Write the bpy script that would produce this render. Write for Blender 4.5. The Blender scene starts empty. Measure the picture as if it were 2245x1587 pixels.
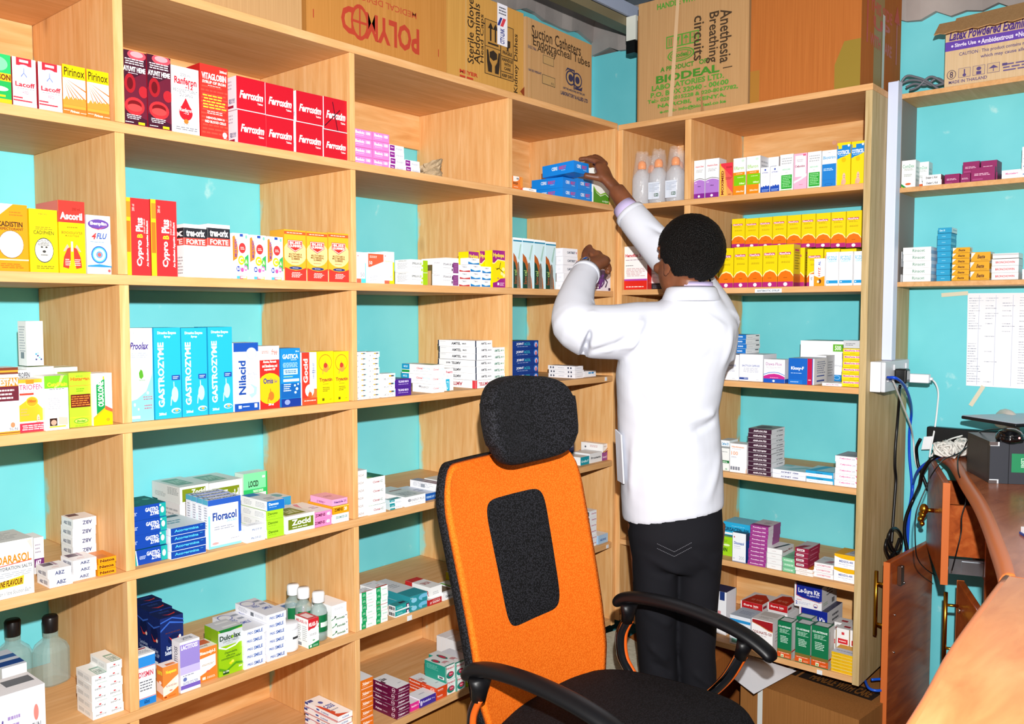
import bpy, bmesh, math, random
import numpy as np
from mathutils import Vector, Matrix
random.seed(11)
COL = bpy.context.scene.collection
PI = math.pi

# ---------------------------------------------------------------- materials
def lin(h):
    h = h.strip('#')
    if len(h) == 3: h = ''.join(c*2 for c in h)
    v = [int(h[i:i+2], 16)/255 for i in (0, 2, 4)]
    return tuple(c/12.92 if c <= .04045 else ((c+.055)/1.055)**2.4 for c in v) + (1,)
_M = {}
def mat(h, rough=.45, metal=0, spec=.35, name=None):
    k = (h, rough, metal, spec)
    if k in _M: return _M[k]
    m = bpy.data.materials.new(name or 'paint_'+h); m.use_nodes = True
    b = m.node_tree.nodes['Principled BSDF']
    b.inputs['Base Color'].default_value = lin(h); b.inputs['Roughness'].default_value = rough
    b.inputs['Metallic'].default_value = metal; b.inputs['Specular IOR Level'].default_value = spec
    _M[k] = m
    return m
def nmat(name, rough=.6, spec=.3):
    m = bpy.data.materials.new(name); m.use_nodes = True
    nt = m.node_tree; b = nt.nodes['Principled BSDF']
    b.inputs['Roughness'].default_value = rough; b.inputs['Specular IOR Level'].default_value = spec
    return m, nt, b
def N(nt, t, **kw):
    n = nt.nodes.new(t)
    for k, v in kw.items():
        if hasattr(n, k): setattr(n, k, v)
        else: n.inputs[k].default_value = v
    return n
def ramp(nt, src, stops):
    r = nt.nodes.new('ShaderNodeValToRGB'); e = r.color_ramp.elements
    while len(e) < len(stops): e.new(.5)
    for el, (p, c) in zip(e, stops): el.position = p; el.color = lin(c) if isinstance(c, str) else (c, c, c, 1)
    nt.links.new(src, r.inputs[0]); return r.outputs[0]
def coords(nt, scale):
    tc = N(nt, 'ShaderNodeTexCoord'); mp = N(nt, 'ShaderNodeMapping'); mp.inputs['Scale'].default_value = scale
    nt.links.new(tc.outputs['Object'], mp.inputs['Vector']); return tc.outputs['Object'], mp.outputs[0]
def mix(nt, fac, a, b):
    m = nt.nodes.new('ShaderNodeMix'); m.data_type = 'RGBA'
    for i, s in ((0, fac), (6, a), (7, b)):
        if hasattr(s, 'is_output'): nt.links.new(s, m.inputs[i])
        else: m.inputs[i].default_value = s
    return m.outputs[2]
def math_(nt, op, a, b=None, clamp=False):
    m = nt.nodes.new('ShaderNodeMath'); m.operation = op; m.use_clamp = clamp
    for i, s in enumerate((a, b)):
        if s is None: continue
        if hasattr(s, 'is_output'): nt.links.new(s, m.inputs[i])
        else: m.inputs[i].default_value = s
    return m.outputs[0]
def bump(nt, b, h, strength=.2, dist=.002):
    bp = N(nt, 'ShaderNodeBump'); bp.inputs['Strength'].default_value = strength; bp.inputs['Distance'].default_value = dist
    nt.links.new(h, bp.inputs['Height']); nt.links.new(bp.outputs[0], b.inputs['Normal'])

def wood(name, scale, c0, c1, c2, knots=True, smear=None, rough=.6):
    """planed pine: grain stretched along one axis, sparse knots, optional wall-paint smears near the back edge"""
    m, nt, b = nmat(name, rough, .25)
    obj, v = coords(nt, scale)
    n = N(nt, 'ShaderNodeTexNoise'); n.inputs['Scale'].default_value = 5; n.inputs['Detail'].default_value = 5; n.inputs['Distortion'].default_value = .6
    nt.links.new(v, n.inputs['Vector'])
    col = ramp(nt, n.outputs[0], [(.28, c0), (.5, c1), (.72, c2)])
    n2 = N(nt, 'ShaderNodeTexNoise'); n2.inputs['Scale'].default_value = 26; n2.inputs['Detail'].default_value = 2
    nt.links.new(v, n2.inputs['Vector'])
    fine = ramp(nt, n2.outputs[0], [(.3, .93), (.55, 1.0)])
    mu = N(nt, 'ShaderNodeMix'); mu.data_type = 'RGBA'; mu.blend_type = 'MULTIPLY'; mu.inputs[0].default_value = .6
    nt.links.new(col, mu.inputs[6]); nt.links.new(fine, mu.inputs[7]); col = mu.outputs[2]
    if knots:
        _, kv = coords(nt, tuple(2.2 if s > 2 else 1.1 for s in scale))
        vo = N(nt, 'ShaderNodeTexVoronoi'); vo.inputs['Scale'].default_value = 2.0; vo.inputs['Randomness'].default_value = 1
        nt.links.new(kv, vo.inputs['Vector'])
        k = ramp(nt, vo.outputs['Distance'], [(.012, 1.0), (.035, .35), (.09, .0)])
        col = mix(nt, k, col, lin('6b3a17'))
    if smear:
        axis, edge = smear
        sx = N(nt, 'ShaderNodeSeparateXYZ'); nt.links.new(obj, sx.inputs[0])
        n3 = N(nt, 'ShaderNodeTexNoise'); n3.inputs['Scale'].default_value = 9; n3.inputs['Detail'].default_value = 6
        nt.links.new(obj, n3.inputs['Vector'])
        d = math_(nt, 'MULTIPLY_ADD', n3.outputs[0], .16); d.node.inputs[2].default_value = -.085
        s = math_(nt, 'ADD', sx.outputs['XYZ'.index(axis)], d)
        f = math_(nt, 'MULTIPLY', math_(nt, 'SUBTRACT', s, edge), 60, True)
        f2 = math_(nt, 'MULTIPLY', f, .8)
        col = mix(nt, f2, col, lin('8fd9d2'))
    nt.links.new(col, b.inputs['Base Color'])
    bump(nt, b, n2.outputs[0], .12, .001)
    return m
WA = ('d69c5e', 'e0ac70', 'e8ba84')
W_V = wood('pine_upright', (14, 14, 1.2), *WA)
W_VS = wood('pine_upright_paint_smears', (14, 14, 1.2), *WA, smear=('Y', .372))
W_X = wood('pine_shelf', (1.2, 14, 14), 'cf9a62', 'd8a46c', 'e0b07c', knots=False)
W_SIDE = wood('weathered_pine', (12, 9, .9), 'a98f5e', 'bda474', 'cdb68a')
W_BACK = wood('pine_back_panel', (1.1, 10, 9), 'd49a5c', 'e0ac70', 'eabd86')
W_DESK = wood('cherry_laminate', (1.0, 9, 9), '8a3c16', 'a34c1e', 'b5602c', knots=False, rough=.28)
W_TOP = wood('desk_top_laminate', (1.6, 6, 6), '8a4a2c', '9c5836', 'ab6844', knots=False, rough=.22)
W_EDGE = mat('c96a34', .35)

def paint(name, c0, c1, blotch=True, rough=.45):
    m, nt, b = nmat(name, rough, .3)
    obj, v = coords(nt, (1, 1, 1))
    n = N(nt, 'ShaderNodeTexNoise'); n.inputs['Scale'].default_value = 3.5; n.inputs['Detail'].default_value = 4
    nt.links.new(v, n.inputs['Vector']); col = ramp(nt, n.outputs[0], [(.35, c0), (.65, c1)])
    if blotch:
        n2 = N(nt, 'ShaderNodeTexNoise'); n2.inputs['Scale'].default_value = 14; n2.inputs['Detail'].default_value = 6
        nt.links.new(v, n2.inputs['Vector'])
        f = ramp(nt, n2.outputs[0], [(.70, .0), (.78, .55)])
        col = mix(nt, f, col, lin('d8f0ee'))
    nt.links.new(col, b.inputs['Base Color'])
    n3 = N(nt, 'ShaderNodeTexNoise'); n3.inputs['Scale'].default_value = 60
    nt.links.new(v, n3.inputs['Vector']); bump(nt, b, n3.outputs[0], .1, .002)
    return m
WALL = paint('turquoise_wall_paint', '6cccd6', '7ad6df')
PLASTER = paint('bare_grey_plaster', '8f8784', 'b0a7a2', False, .9)
FLOOR = paint('worn_cement_floor', '7d756a', '958c80', False, .8)
def board(name, c0, c1, axis=(1, 1, 60)):
    m, nt, b = nmat(name, .8, .15)
    obj, v = coords(nt, axis)
    n = N(nt, 'ShaderNodeTexNoise'); n.inputs['Scale'].default_value = 4; n.inputs['Detail'].default_value = 3
    nt.links.new(v, n.inputs['Vector']); nt.links.new(ramp(nt, n.outputs[0], [(.3, c0), (.7, c1)]), b.inputs['Base Color'])
    return m
CB_A = board('corrugated_tan', 'b0875a', 'bd9566', (60, 60, 1)); CB_B = board('corrugated_orange', 'ad7434', 'ba8040', (60, 60, 1))
CB_C = board('corrugated_ochre', 'b68540', 'c4944c', (60, 60, 1)); CB_D = board('corrugated_pale', 'c8a674', 'd4b484', (60, 60, 1))
CB_E = board('corrugated_rust', 'a8602a', 'b56c32', (60, 60, 1)); CB_F = board('corrugated_cream', 'cdb088', 'd8bd98', (60, 60, 1))
CB_G = board('corrugated_brown', '8a5a2c', '986636', (60, 60, 1))
def fabric(name, c0, c1, scale=260, rough=.85):
    m, nt, b = nmat(name, rough, .2)
    obj, v = coords(nt, (1, 1, 1))
    w = N(nt, 'ShaderNodeTexVoronoi'); w.inputs['Scale'].default_value = scale
    nt.links.new(v, w.inputs['Vector'])
    nt.links.new(ramp(nt, w.outputs['Distance'], [(.25, c1), (.6, c0)]), b.inputs['Base Color'])
    bump(nt, b, w.outputs['Distance'], .5, .001)
    return m
F_ORANGE = fabric('orange_mesh_fabric', 'e0640c', 'f47a1e'); F_BLACK = fabric('black_mesh_fabric', '0a0a0c', '2a2a30')
F_SEAT = fabric('black_seat_fabric', '08080a', '1c1c20')
def cloth(name, c, scale=700):
    m, nt, b = nmat(name, .85, .15)
    b.inputs['Base Color'].default_value = lin(c)
    obj, v = coords(nt, (1, 1, 1)); n = N(nt, 'ShaderNodeTexNoise'); n.inputs['Scale'].default_value = scale
    nt.links.new(v, n.inputs['Vector']); bump(nt, b, n.outputs[0], .15, .0008)
    return m
COAT = cloth('white_cotton', 'cdd0da'); TROUSER = cloth('black_trouser_cloth', '17171c'); SHIRT = cloth('lilac_shirt_cloth', 'c9bce6')
def skin_mat():
    m, nt, b = nmat('brown_skin', .45, .4)
    obj, v = coords(nt, (1, 1, 1)); n = N(nt, 'ShaderNodeTexNoise'); n.inputs['Scale'].default_value = 18; n.inputs['Detail'].default_value = 4
    nt.links.new(v, n.inputs['Vector']); nt.links.new(ramp(nt, n.outputs[0], [(.3, '643a24'), (.7, '814c30')]), b.inputs['Base Color'])
    b.inputs['Subsurface Weight'].default_value = .05
    n2 = N(nt, 'ShaderNodeTexNoise'); n2.inputs['Scale'].default_value = 220; nt.links.new(v, n2.inputs['Vector']); bump(nt, b, n2.outputs[0], .12, .0006)
    return m
SKIN = skin_mat()
def hair_mat():
    m, nt, b = nmat('short_black_hair', .65, .18)
    obj, v = coords(nt, (1, 1, 1)); n = N(nt, 'ShaderNodeTexVoronoi'); n.inputs['Scale'].default_value = 260
    nt.links.new(v, n.inputs['Vector']); nt.links.new(ramp(nt, n.outputs[0], [(.2, '0e0a09'), (.7, '040303')]), b.inputs['Base Color'])
    bump(nt, b, n.outputs[0], .9, .004)
    return m
HAIR = hair_mat()
def glass(name, c='ffffff', rough=.02, ior=1.45):
    m, nt, b = nmat(name, rough, .5)
    b.inputs['Base Color'].default_value = lin(c); b.inputs['Transmission Weight'].default_value = 1; b.inputs['IOR'].default_value = ior
    return m
GLASS = glass('clear_glass', 'eef8f6'); 
def film(name, a, c, rough=.12, bscale=60, bs=.9):
    m, nt, b = nmat(name, rough, .8)
    b.inputs['Base Color'].default_value = lin(c); b.inputs['Alpha'].default_value = a
    obj, v = coords(nt, (1, 1, 1)); n = N(nt, 'ShaderNodeTexNoise'); n.inputs['Scale'].default_value = bscale; n.inputs['Detail'].default_value = 3
    nt.links.new(v, n.inputs['Vector']); bump(nt, b, n.outputs[0], bs, .006)
    return m
CLEAR = film('clear_bottle_glass', .34, 'b4ccc8', .04, 20, .1)
PLAST = film('translucent_plastic', .42, 'e4e8f0', .2, 30, .3)
FILM = film('crinkled_plastic_film', .14, 'f4f6fa')
STEEL = mat('b8bcc2', .25, 1); CHROME = mat('d8dade', .1, 1); BRASS = mat('b98a2a', .25, 1); BLACKP = mat('0c0c0e', .35); DGREY = mat('2c2e33', .4)
WHITEP = mat('e6e8ee', .35); PAPER = mat('eceef4', .8, 0, .1)

# ---------------------------------------------------------------- geometry helpers
class MB:
    def __init__(s): s.v = []; s.f = []; s.m = []
    def add(s, v, f, mi=0):
        o = len(s.v); s.v += [tuple(p) for p in v]; s.f += [tuple(i+o for i in q) for q in f]; s.m += [mi]*len(f); return s
    def box(s, a, b, mi=0, M=None):
        x0, y0, z0 = a; x1, y1, z1 = b
        v = [Vector(p) for p in ((x0,y0,z0),(x1,y0,z0),(x1,y1,z0),(x0,y1,z0),(x0,y0,z1),(x1,y0,z1),(x1,y1,z1),(x0,y1,z1))]
        if M: v = [M @ p for p in v]
        return s.add(v, [(0,3,2,1),(4,5,6,7),(0,1,5,4),(1,2,6,5),(2,3,7,6),(3,0,4,7)], mi)
    def loft(s, rings, mi=0, cap=True):
        n = len(rings[0]); v = [p for r in rings for p in r]; f = []
        for k in range(len(rings)-1):
            for i in range(n):
                j = (i+1) % n; f.append((k*n+i, k*n+j, (k+1)*n+j, (k+1)*n+i))
        if cap: f.append(tuple(range(n-1, -1, -1))); f.append(tuple((len(rings)-1)*n+i for i in range(n)))
        return s.add(v, f, mi)
    def tube(s, pts, r, mi=0, n=10, flat=None):
        pts = [Vector(p) for p in pts]; rad = r if hasattr(r, '__len__') else [r]*len(pts)
        rings = []; up = None
        for i, p in enumerate(pts):
            t = (pts[min(i+1, len(pts)-1)] - pts[max(i-1, 0)]).normalized()
            if up is None: up = Vector((0,0,1)) if abs(t.z) < .9 else Vector((1,0,0))
            a = t.cross(up).normalized(); up = a.cross(t).normalized()
            q = rad[i]; ra, rb = (q if hasattr(q, '__len__') else (q, q))
            rings.append([p + a*(ra*math.cos(2*PI*k/n)) + up*(rb*math.sin(2*PI*k/n)) for k in range(n)])
        return s.loft(rings, mi)
    def lathe(s, prof, c=(0,0,0), n=24, mi=0, sq=None):
        rings = []
        for r, z in prof:
            rg = []
            for k in range(n):
                a = 2*PI*k/n; ca, sa = math.cos(a), math.sin(a)
                if sq: ca = math.copysign(abs(ca)**sq, ca); sa = math.copysign(abs(sa)**sq, sa)
                rg.append((c[0]+r*ca, c[1]+r*sa, c[2]+z))
            rings.append(rg)
        return s.loft(rings, mi)
    def prism(s, poly, z0, z1, mi=0):
        n = len(poly); v = [(x, y, z0) for x, y in poly] + [(x, y, z1) for x, y in poly]
        f = [tuple(range(n-1, -1, -1)), tuple(range(n, 2*n))] + [(i, (i+1) % n, (i+1) % n+n, i+n) for i in range(n)]
        return s.add(v, f, mi)
    def sphere(s, c, r, mi=0, n=14, M=None):
        rx, ry, rz = r if hasattr(r, '__len__') else (r, r, r); rings = []
        m = n//2
        v = [Vector((0, 0, -rz))]
        for i in range(1, m):
            a = -PI/2 + PI*i/m
            v += [Vector((rx*math.cos(a)*math.cos(2*PI*k/n), ry*math.cos(a)*math.sin(2*PI*k/n), rz*math.sin(a))) for k in range(n)]
        v.append(Vector((0, 0, rz))); f = []
        for k in range(n):
            f.append((0, 1+(k+1) % n, 1+k)); t = 1+(m-2)*n; f.append((t+k, t+(k+1) % n, len(v)-1))
            for i in range(m-2): f.append((1+i*n+k, 1+i*n+(k+1) % n, 1+(i+1)*n+(k+1) % n, 1+(i+1)*n+k))
        c = Vector(c); v = [(M @ p if M else p) + c for p in v]
        return s.add(v, f, mi)
    def mesh(s, name, mats):
        me = bpy.data.meshes.new(name); me.from_pydata([tuple(p) for p in s.v], [], s.f)
        for m in mats: me.materials.append(m)
        me.polygons.foreach_set('material_index', s.m); me.update(); return me
    def build(s, name, mats, parent=None, smooth=False, loc=None, bevel=0, sub=0):
        if not isinstance(mats, (list, tuple)): mats = [mats]
        o = bpy.data.objects.new(name, s.mesh(name, mats)); COL.objects.link(o)
        if parent: o.parent = parent
        if loc: o.location = loc
        if smooth: smoothen(o.data)
        if bevel:
            b = o.modifiers.new('edge', 'BEVEL'); b.width = bevel; b.segments = 3; b.limit_method = 'ANGLE'
            smoothen(o.data)
            wn = o.modifiers.new('wn', 'WEIGHTED_NORMAL')
        if sub:
            d = o.modifiers.new('sub', 'SUBSURF'); d.levels = d.render_levels = sub; smoothen(o.data)
        return o
def smoothen(me): me.polygons.foreach_set('use_smooth', [True]*len(me.polygons))
def thing(name, label, cat, loc=(0,0,0), rz=0, group=None):
    o = bpy.data.objects.new(name, None); COL.objects.link(o); o.empty_display_size = .05
    o.location = loc; o.rotation_euler = (0, 0, rz); return tag(o, label, cat, group)
def tag(o, label, cat, group=None):
    o['label'] = label; o['category'] = cat
    if group: o['group'] = group
    return o
def struct(o, label=None):
    o['kind'] = 'structure'
    if label: o['label'] = label
    return o
def spline(pts, k=6):
    """Catmull-Rom through the points"""
    p = [Vector(q) for q in pts]; out = []
    for i in range(len(p)-1):
        a, b, c, d = p[max(i-1, 0)], p[i], p[i+1], p[min(i+2, len(p)-1)]
        for j in range(k):
            t = j/k
            out.append(.5*((2*b)+(c-a)*t+(2*a-5*b+4*c-d)*t*t+(3*b-a-3*c+d)*t**3))
    out.append(p[-1]); return out

# ---------------------------------------------------------------- printed cartons
import re
def parse_designs(txt):
    D = {}; cur = None
    for ln in txt.strip().split('\n'):
        if not ln.strip(): continue
        if ln[0] == '#':
            nm, base = ln[1:].split('|'); cur = D[nm] = {'base': base}
        else:
            ops = []
            for op in re.findall(r'(?:[^;"]|"[^"]*")+', ln[2:]):
                op = op.strip()
                if not op: continue
                m = re.search(r'"([^"]*)"', op); body = m.group(1) if m else None
                if m: op = op[:m.start()].strip()
                ops.append((op.split(), body))
            cur[ln[0]] = ops
    return D
_T = {}
def make_texts(D):
    need = set()
    for d in D.values():
        for k, ops in d.items():
            if k == 'base': continue
            for a, body in ops:
                if a[0] == 't' and body is not None:
                    fl = a[6] if len(a) > 6 else ''
                    need.add((body, 'b' in fl, 'i' in fl))
    objs = []
    for key in sorted(need):
        c = bpy.data.curves.new('lettering', 'FONT'); c.body = key[0]; c.resolution_u = 2; c.size = 1
        c.offset = .034 if key[1] else .012
        if key[2]: c.shear = .28
        o = bpy.data.objects.new('lettering', c); COL.objects.link(o); objs.append((key, o))
    bpy.context.view_layer.update(); dg = bpy.context.evaluated_depsgraph_get()
    for key, o in objs:
        e = o.evaluated_get(dg); me = e.to_mesh()
        v = np.zeros(len(me.vertices)*3); me.vertices.foreach_get('co', v); v = v.reshape(-1, 3)[:, :2]
        f = [tuple(p.vertices) for p in me.polygons]
        e.to_mesh_clear()
        if len(v):
            lo = v.min(0); hi = v.max(0); n = len(key[0]); stripped = key[0]
            # leading / trailing blanks keep their share of the width
            if stripped != stripped.strip():
                w = hi[0]-lo[0]; k = len(stripped.strip()); lead = len(stripped)-len(stripped.lstrip()); trail = len(stripped)-len(stripped.rstrip())
                lo[0] -= w*lead/k; hi[0] += w*trail/k
            v = (v-lo)/np.maximum(hi-lo, 1e-6)
        _T[key] = (v, f)
    for key, o in objs:
        c = o.data; bpy.data.objects.remove(o); bpy.data.curves.remove(c)
def ell(u, v, ru, rv, n=20): return [(u+ru*math.cos(2*PI*k/n), v+rv*math.sin(2*PI*k/n)) for k in range(n)]
def clip01(poly):
    """keep a printed shape inside its face"""
    for ax, lim, sg in ((0, 0, 1), (0, 1, -1), (1, 0, 1), (1, 1, -1)):
        out = []
        for i in range(len(poly)):
            a, b = poly[i-1], poly[i]; ia = (a[ax]-lim)*sg >= 0; ib = (b[ax]-lim)*sg >= 0
            if ia != ib:
                t = (lim-a[ax])/(b[ax]-a[ax]); out.append((a[0]+(b[0]-a[0])*t, a[1]+(b[1]-a[1])*t))
            if ib: out.append(b)
        poly = out
        if len(poly) < 3: return []
    return poly
def shapes(ops):
    """-> list of (colour, verts2d, faces)"""
    out = []
    def P(c, pts):
        pts = clip01(pts)
        if len(pts) > 2: out.append((c, pts, [tuple(range(len(pts)))]))
    for a, body in ops:
        k = a[0]
        if k == 'r':
            u0, v0, u1, v1 = map(float, a[1:5]); P(a[5], [(u0, v0), (u1, v0), (u1, v1), (u0, v1)])
        elif k == 'e': P(a[5], ell(*map(float, a[1:5])))
        elif k == 'p':
            pts = [tuple(map(float, q.split(','))) for q in a[2:]]
            ar = sum(pts[i-1][0]*pts[i][1]-pts[i][0]*pts[i-1][1] for i in range(len(pts)))
            P(a[1], pts if ar > 0 else pts[::-1])
        elif k == 'l':
            u0, v0, u1, v1 = map(float, a[1:5]); n = int(a[6]); dv = (v1-v0)/n
            rnd = random.Random(n*97+int(u0*1000)+int(v0*1000)); vs = []; fs = []
            for i in range(n):
                u = u0+(u1-u0)*rnd.uniform(0, .06); end = u1-(u1-u0)*rnd.uniform(0, .3)
                while u < end:
                    w = min((u1-u0)*rnd.uniform(.1, .26), u1-u); o = len(vs); y0 = v0+dv*(i+.28); y1 = v0+dv*(i+.72)
                    vs += [(u, y0), (u+w, y0), (u+w, y1), (u, y1)]; fs.append((o, o+1, o+2, o+3)); u += w+(u1-u0)*.035
            if vs: out.append((a[5], vs, fs))
        elif k == 't':
            u0, v0, u1, v1 = map(float, a[1:5]); fl = a[6] if len(a) > 6 else ''
            v, f = _T[(body, 'b' in fl, 'i' in fl)]
            if not len(v): continue
            if 'r90' in fl: q = np.stack([1-v[:, 1], v[:, 0]], 1)
            elif 'r27' in fl: q = np.stack([v[:, 1], 1-v[:, 0]], 1)
            elif 'f' in fl: q = 1-v
            else: q = v
            out.append((a[5], [(u0+(u1-u0)*x, v0+(v1-v0)*y) for x, y in q], f))
        elif k == 's':
            u, v, w, h = map(float, a[1:5]); c = a[5]
            P(c, ell(u+.1*w, v, w*.42, h*.36)); P(c, [(u-.05*w, v), (u+.12*w, v), (u+.02*w, v+.6*h), (u-.08*w, v+.6*h)])
            P(c, [(u-.5*w, v-.5*h), (u-.38*w, v-.5*h), (u-.3*w, v-.22*h), (u+.05*w, v-.1*h), (u-.1*w, v+.12*h), (u-.42*w, v-.12*h)])
        elif k == 'd':
            u, v, w, h = map(float, a[1:5]); P(a[5], ell(u, v-.12*h, w, h*.4)); P(a[5], [(u-w*.9, v), (u+w*.9, v), (u, v+h*.62)])
        elif k == 'b':
            u, v, w, h = map(float, a[1:5])
            P('e0b098', ell(u, v-.22*h, w*.42, h*.26)); P('e8bca4', ell(u+.04*w, v+.2*h, w*.26, h*.3)); P('5a3a2c', ell(u+.02*w, v+.26*h, w*.04, h*.03))
            P('5a3a2c', ell(u+.14*w, v+.26*h, w*.04, h*.03)); P('c05a5a', ell(u+.08*w, v+.1*h, w*.08, h*.04)); P('dca88e', [(u-.5*w, v-.45*h), (u-.2*w, v-.45*h), (u-.1*w, v-.2*h), (u-.3*w, v-.15*h)])
    return out
_S = {}; _C = {}
def ink(h):
    """printing inks: paper whites stay white, saturated inks are a little deeper"""
    h = ''.join(c*2 for c in h) if len(h) == 3 else h
    v = [int(h[i:i+2], 16)/255 for i in (0, 2, 4)]; k = .92+.08*min(v)
    return ''.join('%02x' % round(255*c*k) for c in v)
def carton_mesh(name, des, w, d, h, basemat=None):
    key = (des, round(w, 3), round(d, 3), round(h, 3))
    if key in _C: return _C[key]
    D = DES[des]; mb = MB(); mats = [basemat or mat(ink(D['base']), .38)]; idx = {}
    mb.box((-w/2, 0, 0), (w/2, d, h))
    def face(k, O, U, V, Nn):
        if (des, k) not in _S: _S[(des, k)] = shapes(D[k])
        for i, (c, vs, fs) in enumerate(_S[(des, k)]):
            if c not in idx: idx[c] = len(mats); mats.append(mat(ink(c), .38))
            off = .00012*(i+1)
            mb.add([(O[0]+U[0]*a+V[0]*b+Nn[0]*off, O[1]+U[1]*a+V[1]*b+Nn[1]*off, O[2]+U[2]*a+V[2]*b+Nn[2]*off) for a, b in vs], fs, idx[c])
    if 'F' in D: face('F', (-w/2, 0, 0), (w, 0, 0), (0, 0, h), (0, -1, 0))
    for k, left in (('S', True), ('S', False), ('L', True), ('R', False)):
        if k in D:
            if left: face(k, (-w/2, d, 0), (0, -d, 0), (0, 0, h), (-1, 0, 0))
            else: face(k, (w/2, 0, 0), (0, d, 0), (0, 0, h), (1, 0, 0))
    if 'T' in D: face('T', (-w/2, 0, h), (w, 0, 0), (0, d, 0), (0, 0, 1))
    # tuck-flap seams of a folding carton on its back and sides
    mb.box((-w/2*.98, d, h*.985), (w/2*.98, d+.0002, h*.99), 0)
    me = mb.mesh(name, mats); _C[key] = me; return me
UNIT = {'L': ((0, 0), 0), 'R': ((0, 0), -PI/2), 'T': ((.244, -.84), -PI/2)}
def place(u, x, y):
    (ox, oy), r = UNIT[u]; return ox+x*math.cos(r)-y*math.sin(r), oy+x*math.sin(r)+y*math.cos(r), r
ORD = ['topmost', 'second-from-top', 'third-from-top', 'fourth-from-top', 'fifth-from-top', 'sixth-from-top', 'seventh-from-top', 'eighth-from-top', 'ninth-from-top']
def rword(i, n):
    if n < 4: return [[''], ['upper', 'lower'], ['topmost', 'middle', 'bottom']][n-1][i]
    return 'bottom' if i == n-1 else ORD[i]
def put_cartons():
    """every carton of every stack is its own object; one row of ITEMS describes a whole stack"""
    rnd = random.Random(7)
    for ln in ITEMS.split('\n'):
        u, des, cr, sp, grp, lab = ln.split('|'); c, r = int(cr[0], 16), int(cr[1], 16)
        a, off, z0, w, d, h = map(float, sp.split(';'))
        nm = 'syrup_carton' if h > 1.25*w and h > .07 else 'tablet_carton' if h > .6*w else 'tablet_box'
        for ci in range(c):
            for ri in range(r):
                many = r > 1; x = a+w*(ci+.5); y = off; z = z0+(r-1-ri)*h+.0002
                rz = rnd.uniform(-.8, .8) if many else rnd.uniform(-.25, .25)
                if many: x += rnd.uniform(-.0012, .0012); y += rnd.uniform(0, .003)
                if des == 'kon': x += .0009*(r-1-ri)
                X, Y, rot = place(u, x, y)
                o = bpy.data.objects.new(nm, carton_mesh(nm, des, w-.0012, d, h-.0004)); COL.objects.link(o)
                o.location = (X, Y, z); o.rotation_euler = (0, 0, rot+math.radians(rz))
                tag(o, lab.format(r=rword(ri, r), c=['first', 'second', 'third', 'fourth'][ci]), 'box', grp or None)

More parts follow.
